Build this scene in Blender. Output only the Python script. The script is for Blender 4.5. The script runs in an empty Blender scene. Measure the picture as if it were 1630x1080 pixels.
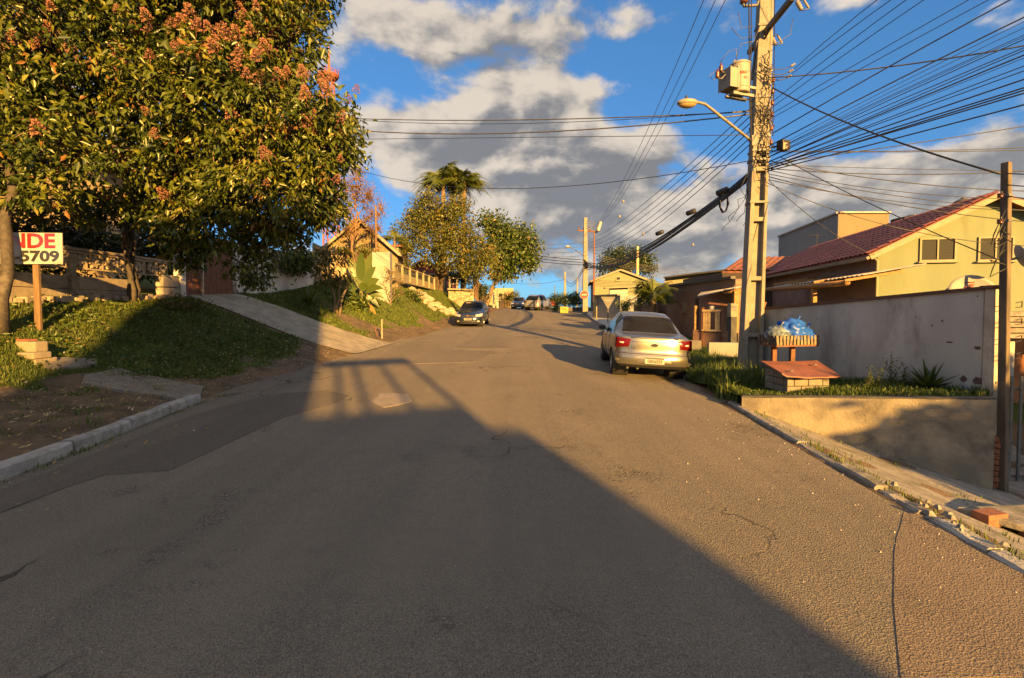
import bpy, bmesh, math, random
import numpy as np
from mathutils import Vector, Matrix

random.seed(7)
rng = np.random.default_rng(7)
scene = bpy.context.scene
COL = scene.collection
R = math.radians

# ------------------------------------------------------------------ camera
FPX, CAMH = 724.0, 1.6
PITCH = math.atan(25 / FPX)
cam_d = bpy.data.cameras.new('camera')
cam_d.sensor_width = 36
cam_d.lens = FPX / 1630 * 36
cam_d.shift_y = -25 / 1630
cam_d.clip_start = 0.05
cam_d.clip_end = 3000
cam = bpy.data.objects.new('camera', cam_d)
cam.location = (0, 0, CAMH)
cam.rotation_euler = (math.pi / 2 - PITCH, 0, 0)
COL.objects.link(cam)
scene.camera = cam

# ------------------------------------------------------------------ light
SUN_AZ, SUN_EL = 21.5, 14.5          # azimuth measured from straight behind the camera towards the right
EXPOSURE = 3.0
SKY_STRENGTH = 0.06
vs = scene.view_settings
vs.view_transform = 'Standard'
vs.look = 'None'
vs.exposure = EXPOSURE
vs.gamma = 1
vs.use_curve_mapping = False
sun_dir = Vector((math.sin(R(SUN_AZ)) * math.cos(R(SUN_EL)), -math.cos(R(SUN_AZ)) * math.cos(R(SUN_EL)), math.sin(R(SUN_EL))))
sl = bpy.data.lights.new('sun', 'SUN')
sl.energy = 2.75
sl.angle = R(0.5)
sl.color = (1.0, 0.535, 0.125)
so = bpy.data.objects.new('sun', sl)
so.rotation_euler = sun_dir.to_track_quat('Z', 'Y').to_euler()
so.location = (10, -20, 30)
COL.objects.link(so)


class NT:
    """small helper to write node trees as expressions"""
    def __init__(self, tree):
        self.t = tree
        tree.nodes.clear()
    def n(self, typ, ins=None, **props):
        nd = self.t.nodes.new(typ)
        for k, v in props.items():
            setattr(nd, k, v)
        for k, v in (ins or {}).items():
            s = nd.inputs[k]
            if isinstance(v, bpy.types.NodeSocket):
                self.t.links.new(v, s)
            else:
                s.default_value = v
        return nd
    def m(self, op, a, b=0.0, c=0.0, clamp=False):
        return self.n('ShaderNodeMath', {0: a, 1: b, 2: c}, operation=op, use_clamp=clamp).outputs[0]
    def v(self, op, a, b=(0, 0, 0)):
        return self.n('ShaderNodeVectorMath', {0: a, 1: b}, operation=op).outputs[0]
    def noise(self, vec, scale, detail=4.0, rough=0.5, dist=0.0):
        return self.n('ShaderNodeTexNoise', {'Vector': vec, 'Scale': scale, 'Detail': detail, 'Roughness': rough, 'Distortion': dist}).outputs[0]
    def step(self, x, lo, hi, a=0.0, b=1.0):
        return self.n('ShaderNodeMapRange', {0: x, 1: lo, 2: hi, 3: a, 4: b}, interpolation_type='SMOOTHSTEP').outputs[0]
    def mix(self, f, a, b, blend='MIX'):
        nd = self.t.nodes.new('ShaderNodeMix')
        nd.data_type = 'RGBA'
        nd.blend_type = blend
        for i, v in ((0, f), (6, a), (7, b)):
            s = nd.inputs[i]
            if isinstance(v, bpy.types.NodeSocket):
                self.t.links.new(v, s)
            else:
                s.default_value = v if i == 0 else (tuple(v) + (1,))[:4]
        return nd.outputs[2]


world = bpy.data.worlds.new('World')
scene.world = world
world.use_nodes = True
W = NT(world.node_tree)


def az_el(u, v):
    a = math.atan((u - 815) / FPX)
    return a, (490 - v) / FPX * math.cos(a)


def build_world():
    sky = W.n('ShaderNodeTexSky', sky_type='NISHITA', sun_disc=False, sun_elevation=R(SUN_EL),
              sun_rotation=R(180 - SUN_AZ), altitude=900, air_density=1.0, dust_density=0.6, ozone_density=2.0)
    # the deep, saturated evening blue of the photograph: the Nishita colour softened and tinted
    k = 1 / (SKY_STRENGTH * 2 ** EXPOSURE)
    sc_ = W.mix(1.0, sky.outputs[0], (1 / k, 1 / k, 1 / k), 'MULTIPLY')
    gm = W.n('ShaderNodeGamma', {'Color': sc_, 'Gamma': 0.6}).outputs[0]
    blue = W.mix(1.0, gm, (0.135 * k, 0.300 * k, 0.485 * k), 'MULTIPLY')
    tc = W.n('ShaderNodeTexCoord').outputs['Generated']
    sep = W.n('ShaderNodeSeparateXYZ', {0: tc})
    x, y, z = sep.outputs
    az = W.m('ARCTAN2', x, y)
    el = W.m('DIVIDE', z, W.m('SQRT', W.m('ADD', W.m('MULTIPLY', x, x), W.m('MULTIPLY', y, y))))
    warp = W.v('MULTIPLY', tc, (1.0, 1.0, 1.7))
    n1 = W.noise(warp, 4.4, 9.0, 0.54, 0.15)
    n1b = W.noise(W.v('ADD', warp, (-0.022, 0.0, 0.036)), 4.4, 9.0, 0.54, 0.15)
    n2 = W.noise(warp, 2.0, 3.0, 0.5)
    D = W.m('MULTIPLY', W.m('SUBTRACT', n1, 0.5), 2.3)
    # where the clouds of this evening stand (pixel centre, pixel radii, weight)
    blobs = [(560, 60, 80, 95, .55), (690, 30, 60, 60, .22), (810, 90, 110, 95, .52), (890, 150, 100, 80, .45),
             (650, 230, 120, 60, .50), (790, 265, 170, 70, .55), (960, 270, 130, 60, .38), (1100, 350, 190, 60, .5),
             (1010, 380, 160, 50, .40), (1420, 320, 240, 60, .52), (1500, 270, 110, 40, .25), (1290, 300, 110, 50, .4),
             (640, 140, 55, 55, -.32), (590, 290, 45, 50, -.35), (740, 120, 35, 40, -.25), (1010, 120, 80, 90, -.16),
             (860, 440, 150, 30, .20), (1450, 100, 260, 110, -.40), (1330, 190, 150, 50, -.25), (1000, 40, 60, 40, .12),
             (1030, 330, 50, 26, -.15), (1110, 200, 90, 80, -.22), (980, 210, 26, 30, -.2)]
    for (u, v, ru, rv, amp) in blobs:
        a0, e0 = az_el(u, v)
        ra = ru / FPX * math.cos(a0) ** 2 * 1.15
        re = rv / FPX * math.cos(a0) * 1.15
        da = W.m('MULTIPLY', W.m('SUBTRACT', az, a0), 1 / ra)
        de = W.m('MULTIPLY', W.m('SUBTRACT', el, e0), 1 / re)
        g = W.m('EXPONENT', W.m('MULTIPLY', W.m('ADD', W.m('MULTIPLY', da, da), W.m('MULTIPLY', de, de)), -1.0))
        D = W.m('MULTIPLY_ADD', g, amp * .82, D)
    D = W.m('ADD', D, W.m('MULTIPLY', W.m('SUBTRACT', n2, 0.5), 0.5))
    # unseen clouds added and brightened overhead and sunward to fill the shadows
    sun_side = W.n('ShaderNodeVectorMath', {0: tc, 1: tuple(sun_dir)}, operation='DOT_PRODUCT').outputs['Value']
    D = W.m('ADD', D, W.step(sun_side, -0.7, -0.2, 0.0, 0.22))
    fill_gain = W.step(sun_side, -0.6, 0.7, 1.0, 2.0)
    mask = W.step(D, 0.06, 0.34)
    core = W.step(D, 0.18, 0.95)
    relief = W.m('MULTIPLY', W.m('SUBTRACT', n1, n1b), 6.0)
    lit = W.m('ADD', W.m('SUBTRACT', 0.66, W.m('MULTIPLY', core, 0.50)), relief)
    lit = W.m('ADD', lit, W.m('MULTIPLY', W.m('SUBTRACT', n2, 0.52), 1.5))
    lit = W.step(lit, 0.0, 1.0)
    dark = tuple(c * k for c in (0.245, 0.238, 0.238))
    brt = tuple(c * k for c in (0.80, 0.69, 0.56))
    cl = W.mix(lit, dark, brt)
    cl = W.v('SCALE', cl)
    W.t.links.new(fill_gain, cl.node.inputs['Scale'])
    colr = W.mix(W.m('MULTIPLY', mask, 0.94), blue, cl)
    bg = W.n('ShaderNodeBackground', {'Color': colr, 'Strength': SKY_STRENGTH})
    out = W.n('ShaderNodeOutputWorld')
    world.node_tree.links.new(bg.outputs[0], out.inputs[0])


build_world()

# ------------------------------------------------------------------ geometry of the place
CP, SP = math.cos(PITCH), math.sin(PITCH)


def ray(u, v):
    xc, yc = (u - 815) / FPX, (515 - v) / FPX
    return Vector((xc, CP + yc * SP, -SP + yc * CP))


def P(u, v, Y):
    """point at distance Y along the street whose image is (u, v)"""
    d = ray(u, v)
    return Vector((0, 0, CAMH)) + d * (Y / d.y)


def tab(pts, smooth=0.0):
    xs = np.array([p[0] for p in pts], float)
    ys = np.array([p[1] for p in pts], float)
    g = np.arange(xs[0], xs[-1] + .001, 0.25)
    h = np.interp(g, xs, ys)
    if smooth > 0:
        k = int(smooth / 0.25)
        ker = np.hanning(2 * k + 3)[1:-1]
        ker /= ker.sum()
        hp = np.concatenate([2 * h[0] - h[1:k + 1][::-1], h, 2 * h[-1] - h[-k - 1:-1][::-1]])
        h = np.convolve(hp, ker, 'valid')
    return lambda t: np.interp(t, g, h)


zc = tab([(-60, -1.2), (-10, -.15), (0, 0), (6, 0), (10, .06), (17, .25), (26, .52), (40, .97), (52, 1.36), (62, 1.60), (72, 1.55), (110, -.3), (330, -14)], 5)
xL = tab([(-60, -4.8), (0, -4.6), (4.3, -4.84), (7.5, -5.4), (12, -5.2), (17, -4.6), (26, -3.4), (50, -1.5), (70, 0), (330, 20)], 2)
xR = tab([(-60, 1.2), (-5, 2.45), (0, 2.95), (3, 3.22), (7.5, 3.68), (10, 4.02), (14, 4.4), (20, 4.85), (45, 7.1), (70, 9.2), (330, 34)], 1.5)
profA = tab([(0, 0), (1.0, .10), (2, .26), (2.6, .5), (3.4, 1.0), (4.2, 1.52), (4.9, 1.75), (8, 2.1), (20, 3.6), (80, 9), (400, 26)])
profC = tab([(0, 0), (.6, .12), (1.5, .42), (2.6, .86), (3.6, 1.28), (4.9, 1.75), (8, 2.1), (20, 3.6), (80, 9), (400, 26)])
profB = tab([(0, 0), (.6, .06), (1.2, .25), (3.6, 1.9), (5, 2.5), (10, 3.2), (20, 4.2), (80, 9), (400, 26)])


def sstep(t, a, b):
    t = np.clip((t - a) / (b - a), 0, 1)
    return t * t * (3 - 2 * t)


def g(x, y):
    """height of the ground"""
    x = np.asarray(x, float)
    y = np.asarray(y, float)
    z0 = zc(y)
    l, r = xL(y), xR(y)
    cross = .05 * np.clip(x - 1.2, 0, 3.2) * sstep(y, -3, 3) * (1 - sstep(y, 35, 48))
    d = np.clip(l - x, 0, 400)
    w = sstep(y, 17, 25)
    c = sstep(y, 8.5, 12.5)
    fade = 1 - .62 * sstep(y, 38, 62)
    left = ((profA(d) * (1 - c) + profC(d) * c) * (1 - w) + profB(d) * w) * fade + .05 * sstep(d, 0, .5)
    e = np.clip(x - r, 0, 400)
    low = 1 - sstep(y, 6.6, 9.0)
    right = (.06 * sstep(e, 0, .3)) * (1 - low) + (-.25 * np.clip(e, 0, 3.4) + .06 * sstep(e, 0, .25)) * low
    right = right - .03 * np.clip(e - 4, 0, 20) * (1 - low)
    return z0 - cross + left + right


def gz(x, y):
    return float(g(x, y))


def G(u, v, far=140):
    """the spot on the ground seen at (u, v)"""
    d = ray(u, v)
    t = 1.0
    while t < far:
        p = Vector((0, 0, CAMH)) + d * t
        if p.z <= gz(p.x, p.y):
            lo, hi = t - .1, t
            for _ in range(12):
                m = (lo + hi) / 2
                q = Vector((0, 0, CAMH)) + d * m
                if q.z <= gz(q.x, q.y):
                    hi = m
                else:
                    lo = m
            return Vector((0, 0, CAMH)) + d * hi
        t += .1
    return Vector((0, 0, CAMH)) + d * far


# ------------------------------------------------------------------ builders
class MB:
    def __init__(self):
        self.v, self.f = [], []
    def add(self, vs_, fs):
        o = len(self.v)
        self.v += [tuple(p) for p in vs_]
        self.f += [tuple(i + o for i in f) for f in fs]
        return self
    def hexa(self, b, t):
        """b, t: four bottom and four top corners, counter-clockwise from above"""
        return self.add(list(b) + list(t), [(3, 2, 1, 0), (4, 5, 6, 7), (0, 1, 5, 4), (1, 2, 6, 5), (2, 3, 7, 6), (3, 0, 4, 7)])
    def box(self, c, s, rz=0.0, ax=None):
        c = Vector(c)
        if ax is None:
            ax = (Vector((math.cos(rz), math.sin(rz), 0)), Vector((-math.sin(rz), math.cos(rz), 0)), Vector((0, 0, 1)))
        a, b, u = [Vector(q) * h * .5 for q, h in zip(ax, s)]
        q = [c + i * a + j * b + k * u for k in (-1, 1) for i, j in ((-1, -1), (1, -1), (1, 1), (-1, 1))]
        return self.hexa(q[:4], q[4:])
    def beam(self, p0, p1, w, h, up=(0, 0, 1)):
        p0, p1 = Vector(p0), Vector(p1)
        d = (p1 - p0)
        L = d.length
        d = d / L
        s = d.cross(Vector(up))
        if s.length < 1e-4:
            s = Vector((1, 0, 0))
        s.normalize()
        n = s.cross(d)
        return self.box((p0 + p1) / 2, (w, L, h), ax=(s, d, n))
    def tube(self, pts, rad, n=6, caps=True):
        pts = [Vector(p) for p in pts]
        if not hasattr(rad, '__len__'):
            rad = [rad] * len(pts)
        o = len(self.v)
        prev = None
        for i, p in enumerate(pts):
            d = (pts[min(i + 1, len(pts) - 1)] - pts[max(i - 1, 0)])
            d = d.normalized() if d.length > 1e-9 else Vector((0, 0, 1))
            if prev is None:
                ref = Vector((0, 0, 1)) if abs(d.z) < .9 else Vector((1, 0, 0))
                a = d.cross(ref).normalized()
            else:
                a = prev - d * prev.dot(d)
                a = a.normalized() if a.length > 1e-6 else d.orthogonal().normalized()
            prev = a
            b = d.cross(a)
            for k in range(n):
                t = 2 * math.pi * k / n
                self.v.append(tuple(p + (a * math.cos(t) + b * math.sin(t)) * rad[i]))
        for i in range(len(pts) - 1):
            for k in range(n):
                k2 = (k + 1) % n
                self.f.append((o + i * n + k, o + i * n + k2, o + (i + 1) * n + k2, o + (i + 1) * n + k))
        if caps:
            self.f.append(tuple(o + k for k in range(n))[::-1])
            self.f.append(tuple(o + (len(pts) - 1) * n + k for k in range(n)))
        return self
    def prism(self, poly, vec):
        """poly: planar outline (3-D points), extruded by vec"""
        poly = [Vector(p) for p in poly]
        n = len(poly)
        vec = Vector(vec)
        nor = Vector((0, 0, 0))
        for i in range(n):
            nor += poly[i].cross(poly[(i + 1) % n])
        if nor.dot(vec) > 0:
            poly = poly[::-1]
        fs = [tuple(range(n)), tuple(range(2 * n - 1, n - 1, -1))]
        fs += [(i, i + n, (i + 1) % n + n, (i + 1) % n)[::1] for i in range(n)]
        return self.add(poly + [p + vec for p in poly], fs)
    def ball(self, c, r, nu=10, nv=7, jit=0.0):
        c = Vector(c)
        r = r if hasattr(r, '__len__') else (r, r, r)
        o = len(self.v)
        self.v.append(tuple(c + Vector((0, 0, -r[2]))))
        for j in range(1, nv):
            t = math.pi * j / nv
            for i in range(nu):
                a = 2 * math.pi * i / nu
                k = 1 + random.uniform(-jit, jit)
                self.v.append(tuple(c + Vector((math.sin(t) * math.cos(a) * r[0], math.sin(t) * math.sin(a) * r[1], -math.cos(t) * r[2])) * k))
        self.v.append(tuple(c + Vector((0, 0, r[2]))))
        e = len(self.v) - 1
        for i in range(nu):
            i2 = (i + 1) % nu
            self.f.append((o, o + 1 + i2, o + 1 + i))
            self.f.append((e, o + 1 + (nv - 2) * nu + i, o + 1 + (nv - 2) * nu + i2))
            for j in range(nv - 2):
                self.f.append((o + 1 + j * nu + i, o + 1 + j * nu + i2, o + 1 + (j + 1) * nu + i2, o + 1 + (j + 1) * nu + i))
        return self
    def lathe(self, c, prof, axis=(0, 0, 1), n=16):
        """prof: (radius, height) pairs along axis"""
        c, d = Vector(c), Vector(axis).normalized()
        a = d.orthogonal().normalized()
        b = d.cross(a)
        o = len(self.v)
        for r, h in prof:
            for k in range(n):
                t = 2 * math.pi * k / n
                self.v.append(tuple(c + d * h + (a * math.cos(t) + b * math.sin(t)) * r))
        for i in range(len(prof) - 1):
            for k in range(n):
                k2 = (k + 1) % n
                self.f.append((o + i * n + k, o + i * n + k2, o + (i + 1) * n + k2, o + (i + 1) * n + k))
        self.f.append(tuple(o + k for k in range(n))[::-1])
        self.f.append(tuple(o + (len(prof) - 1) * n + k for k in range(n)))
        return self
    def mesh(self, name, off=None):
        me = bpy.data.meshes.new(name)
        v = self.v
        if off is not None:
            v = [(p[0] - off[0], p[1] - off[1], p[2] - off[2]) for p in v]
        me.from_pydata(v, [], self.f)
        return me
    def build(self, name, mat, parent=None, smooth=False, bevel=0.0, local=False):
        off = None
        if parent is not None and not local:
            off = world_off(parent)
        me = self.mesh(name, off)
        return link(name, me, mat, parent, smooth, bevel)


OFF = {}


def world_off(o):
    return OFF.get(o.name, Vector((0, 0, 0)))


def link(name, me, mat=None, parent=None, smooth=False, bevel=0.0):
    if mat is not None and len(me.materials) == 0:
        me.materials.append(mat)
    if smooth:
        me.polygons.foreach_set('use_smooth', [True] * len(me.polygons))
    o = bpy.data.objects.new(name, me)
    COL.objects.link(o)
    if parent is not None:
        o.parent = parent
        OFF[o.name] = world_off(parent)
    if bevel > 0:
        md = o.modifiers.new('bevel', 'BEVEL')
        md.width = bevel
        md.segments = 2
        md.limit_method = 'ANGLE'
    return o


def tag(o, label=None, cat=None, group=None, kind=None):
    if label: o['label'] = label
    if cat: o['category'] = cat
    if group: o['group'] = group
    if kind: o['kind'] = kind
    return o


def thing(name, label, cat, loc=(0, 0, 0), rz=0.0, group=None):
    o = bpy.data.objects.new(name, None)
    o.empty_display_size = .2
    COL.objects.link(o)
    o.location = loc
    o.rotation_euler = (0, 0, rz)
    OFF[o.name] = Vector(loc) if rz == 0 else Vector((0, 0, 0))
    return tag(o, label, cat, group)


def copy_tree(o, parent=None):
    c = o.copy()
    COL.objects.link(c)
    if parent is not None:
        c.parent = parent
    for ch in list(o.children):
        copy_tree(ch, c)
    return c


def np_mesh(name, V, F4=None, F3=None):
    """fast mesh from numpy arrays"""
    me = bpy.data.meshes.new(name)
    V = np.asarray(V, np.float32)
    me.vertices.add(len(V))
    me.vertices.foreach_set('co', V.ravel())
    loops, starts, tot = [], [], 0
    if F4 is not None and len(F4):
        F4 = np.asarray(F4, np.int32)
        loops.append(F4.ravel())
        starts.append(np.arange(len(F4)) * 4)
        tot = len(F4) * 4
    if F3 is not None and len(F3):
        F3 = np.asarray(F3, np.int32)
        loops.append(F3.ravel())
        starts.append(tot + np.arange(len(F3)) * 3)
    loops = np.concatenate(loops)
    starts = np.concatenate(starts)
    me.loops.add(len(loops))
    me.loops.foreach_set('vertex_index', loops.astype(np.int32))
    me.polygons.add(len(starts))
    me.polygons.foreach_set('loop_start', starts.astype(np.int32))
    me.update(calc_edges=True)
    me.validate()
    return me


def attr(me, name, vals):
    a = me.attributes.new(name, 'FLOAT', 'POINT')
    a.data.foreach_set('value', np.asarray(vals, np.float32))


# ------------------------------------------------------------------ materials
MATS = {}


def mat(name, c1, c2=None, scale=4.0, rough=.8, bump=.25, bscale=60.0, metal=0.0, stain=None, sscale=1.2, samt=.6, detail=6.0, spec=.5, coat=0.0, trans=0.0, vec_scale=(1, 1, 1)):
    """two tones mixed by noise, an optional stain tone in patches, fine relief"""
    if name in MATS:
        return MATS[name]
    m = bpy.data.materials.new(name)
    m.use_nodes = True
    t = NT(m.node_tree)
    pos = t.n('ShaderNodeNewGeometry').outputs['Position']
    if vec_scale != (1, 1, 1):
        pos = t.v('MULTIPLY', pos, vec_scale)
    c2 = c2 or tuple(c * .72 for c in c1)
    n = t.noise(pos, scale, detail, .6)
    colr = t.mix(t.step(n, .36, .64), c1, c2)
    if stain:
        s = t.noise(pos, sscale, 8.0, .68, .4)
        colr = t.mix(t.step(s, .5, .68, 0, samt), colr, stain)
    bn = t.noise(pos, bscale, 4.0, .6)
    b = t.n('ShaderNodeBump', {'Strength': bump, 'Distance': .01, 'Height': bn})
    p = t.n('ShaderNodeBsdfPrincipled', {'Base Color': colr, 'Roughness': rough, 'Metallic': metal, 'Normal': b.outputs[0]})
    p.inputs['Specular IOR Level'].default_value = spec
    p.inputs['Coat Weight'].default_value = coat
    out = t.n('ShaderNodeOutputMaterial')
    sh = p.outputs[0]
    if trans > 0:
        tr = t.n('ShaderNodeBsdfTranslucent', {'Color': colr})
        mx = t.n('ShaderNodeMixShader', {0: trans, 1: sh, 2: tr.outputs[0]})
        sh = mx.outputs[0]
    m.node_tree.links.new(sh, out.inputs[0])
    MATS[name] = m
    return m


def leaf_mat(name, dark, mid, light, rough=.45, trans=.28, odd=None):
    """leaf tone by the per-leaf attribute 'tint'"""
    if name in MATS:
        return MATS[name]
    m = bpy.data.materials.new(name)
    m.use_nodes = True
    t = NT(m.node_tree)
    a = t.n('ShaderNodeAttribute', attribute_name='tint').outputs['Fac']
    c = t.mix(t.step(a, 0, .55), dark, mid)
    c = t.mix(t.step(a, .5, .92), c, light)
    if odd:
        c = t.mix(t.step(a, .93, .97), c, odd)
    p = t.n('ShaderNodeBsdfPrincipled', {'Base Color': c, 'Roughness': rough})
    tr = t.n('ShaderNodeBsdfTranslucent', {'Color': c})
    mx = t.n('ShaderNodeMixShader', {0: trans, 1: p.outputs[0], 2: tr.outputs[0]})
    out = t.n('ShaderNodeOutputMaterial')
    m.node_tree.links.new(mx.outputs[0], out.inputs[0])
    MATS[name] = m
    return m


def asphalt(name, base, dark, speck, crack=True, seed=0.0):
    if name in MATS:
        return MATS[name]
    m = bpy.data.materials.new(name)
    m.use_nodes = True
    t = NT(m.node_tree)
    pos = t.v('ADD', t.n('ShaderNodeNewGeometry').outputs['Position'], (seed, seed, 0))
    big = t.noise(pos, .45, 5.0, .6, .3)
    streak = t.noise(t.v('MULTIPLY', pos, (1.5, .07, 1)), 1.0, 5.0, .55)
    mid = t.noise(pos, 7.0, 6.0, .65)
    fine = t.noise(pos, 170.0, 3.0, .75)
    grain = t.n('ShaderNodeTexVoronoi', {'Vector': pos, 'Scale': 95.0}).outputs[0]
    c = t.mix(t.step(t.m('ADD', t.m('MULTIPLY', big, .45), t.m('MULTIPLY', streak, .55)), .40, .60), dark, base)
    c = t.mix(t.step(mid, .35, .75, .0, .45), c, tuple(k * .62 for k in base))
    mid2 = t.noise(pos, 62.0, 3.0, .7)
    c = t.mix(t.step(fine, .50, .66, 0, .9), c, speck)
    c = t.mix(t.step(fine, .48, .32, 0, .85), c, tuple(k * .30 for k in dark))
    c = t.mix(t.step(mid2, .56, .72, 0, .55), c, speck)
    c = t.mix(t.step(mid2, .44, .30, 0, .6), c, tuple(k * .40 for k in dark))
    pale = t.noise(pos, 38.0, 2.0, .5)
    c = t.mix(t.step(pale, .73, .77, 0, .8), c, (.34, .31, .27))
    h = t.m('ADD', t.m('MULTIPLY', fine, .5), t.m('MULTIPLY', grain, .7))
    h = t.m('ADD', h, t.m('MULTIPLY', mid, .6))
    if crack:
        wp = t.v('ADD', pos, t.v('MULTIPLY', t.v('SUBTRACT', t.n('ShaderNodeTexNoise', {'Vector': pos, 'Scale': 1.7, 'Detail': 6.0}).outputs[1], (.5, .5, .5)), (1.3, 1.3, 0)))
        ed = t.n('ShaderNodeTexVoronoi', {'Vector': t.v('MULTIPLY', wp, (1, .55, 0)), 'Scale': .62}, feature='DISTANCE_TO_EDGE').outputs[0]
        line = t.step(ed, .004, .011, 1, 0)
        where = t.step(t.noise(pos, .33, 2.0, .5), .52, .6)
        line = t.m('MULTIPLY', line, where)
        c = t.mix(t.m('MULTIPLY', line, .8), c, tuple(k * .25 for k in dark))
        h = t.m('SUBTRACT', h, t.m('MULTIPLY', line, 1.6))
        worn = t.step(t.noise(t.v('ADD', pos, (7, 3, 0)), .7, 7.0, .72), .56, .68)
        st_ = t.n('ShaderNodeTexVoronoi', {'Vector': pos, 'Scale': 48.0}).outputs[0]
        cw = t.mix(t.step(st_, .18, .52), speck, tuple(k * .42 for k in dark))
        c = t.mix(t.m('MULTIPLY', worn, .62), c, cw)
        h = t.m('SUBTRACT', h, t.m('MULTIPLY', worn, t.m('MULTIPLY', st_, 1.6)))
    h = t.m('ADD', h, t.m('MULTIPLY', mid2, .8))
    b = t.n('ShaderNodeBump', {'Strength': .9, 'Distance': .014, 'Height': h})
    p = t.n('ShaderNodeBsdfPrincipled', {'Base Color': c, 'Roughness': .86, 'Normal': b.outputs[0]})
    p.inputs['Specular IOR Level'].default_value = .3
    out = t.n('ShaderNodeOutputMaterial')
    m.node_tree.links.new(p.outputs[0], out.inputs[0])
    MATS[name] = m
    return m


def glass_dark(name, colr=(.012, .014, .017), rough=.06):
    if name in MATS:
        return MATS[name]
    return mat(name, colr, colr, rough=rough, bump=0.0, spec=.7)


def paint(name, colr, metal=0.0, rough=.32, coat=.6):
    if name in MATS:
        return MATS[name]
    return mat(name, colr, tuple(c * .93 for c in colr), scale=3, rough=rough, bump=.02, bscale=200, metal=metal, coat=coat)


CONC = mat('pole_concrete', (.215, .195, .155), (.165, .15, .12), scale=6, stain=(.17, .15, .125), sscale=2.5, samt=.7, bump=.5, bscale=70)
METAL = mat('galvanised_metal', (.16, .16, .155), (.11, .11, .11), scale=12, rough=.62, metal=.4, spec=.2, bump=.1)
DARKMET = mat('dark_iron', (.045, .043, .042), (.03, .03, .03), rough=.5, metal=.3)
RUST = mat('rusty_metal', (.16, .06, .03), (.09, .04, .025), scale=14, rough=.8, bump=.3)
CABLE = mat('black_cable', (.014, .014, .015), (.01, .01, .01), rough=.55, bump=0)
BARE = mat('bare_wire', (.09, .085, .08), (.06, .06, .06), rough=.5, metal=.4, bump=0)
PORC = mat('brown_porcelain', (.11, .035, .02), (.07, .025, .015), rough=.25, bump=0)
WHITEPORC = mat('grey_porcelain', (.24, .225, .19), (.19, .175, .15), rough=.3, bump=0)
WHITE = mat('white_paint', (.36, .345, .31), (.30, .29, .26), scale=3, stain=(.36, .34, .30), samt=.4)
WOOD = mat('weathered_wood', (.17, .105, .055), (.105, .065, .035), scale=9, bump=.4, vec_scale=(1, 1, .25))
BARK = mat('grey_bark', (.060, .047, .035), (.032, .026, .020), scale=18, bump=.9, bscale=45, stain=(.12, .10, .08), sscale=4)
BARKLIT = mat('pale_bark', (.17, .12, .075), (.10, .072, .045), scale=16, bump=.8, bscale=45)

# ------------------------------------------------------------------ the setting
def noise2(x, y, s, seed=0):
    """cheap smooth value noise"""
    x = np.asarray(x, float) / s
    y = np.asarray(y, float) / s
    xi, yi = np.floor(x).astype(int), np.floor(y).astype(int)
    fx, fy = x - xi, y - yi
    fx, fy = fx * fx * (3 - 2 * fx), fy * fy * (3 - 2 * fy)
    def h(a, b):
        n = (a * 374761393 + b * 668265263 + seed * 69069) & 0x7fffffff
        n = ((n ^ (n >> 13)) * 1274126177) & 0x7fffffff
        return (n & 0xffff) / 65535.0
    return (h(xi, yi) * (1 - fx) + h(xi + 1, yi) * fx) * (1 - fy) + (h(xi, yi + 1) * (1 - fx) + h(xi + 1, yi + 1) * fx) * fy


DRIVE = [(13.75, 16.25), (13.7, 17.1)]     # along the gate, along the road


def grassmask(x, y):
    x = np.asarray(x, float)
    y = np.asarray(y, float)
    d = xL(y) - x
    e = x - xR(y)
    n = noise2(x, y, 1.1, 1) * .6 + noise2(x, y, .35, 2) * .4
    near = 1 - sstep(y, 8.0, 9.6)
    edge = .7 + 1.25 * near + .55 * sstep(y, 16.8, 17.5)
    m = sstep(d + (n - .5) * 1.6, edge - .25, edge + .45)
    m = m * (.52 + .48 * sstep(n, .30, .52))
    # a tongue of reddish bare soil beside the driveway and a worn foot path
    soil = np.exp(-(((x + 6.2) / 1.2) ** 2 + ((y - 18.6) / .9) ** 2))
    m = m * (1 - np.clip(soil * 1.2, 0, 1))
    t = np.clip((xL(y) - x) / 5.2, 0, 1)
    dr = (y > 13.72 - .05 * t) & (y < 17.2 - .95 * t) & (d > 0) & (d < 5.6)
    m = np.where(dr, 0, m)
    mr = sstep(e + (n - .5) * .7, .05, .4) * sstep(y, 7.4, 8.6)
    m = np.where(e > 0, mr, m)
    return np.where((d <= 0) & (e <= 0), 0, m)


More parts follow.
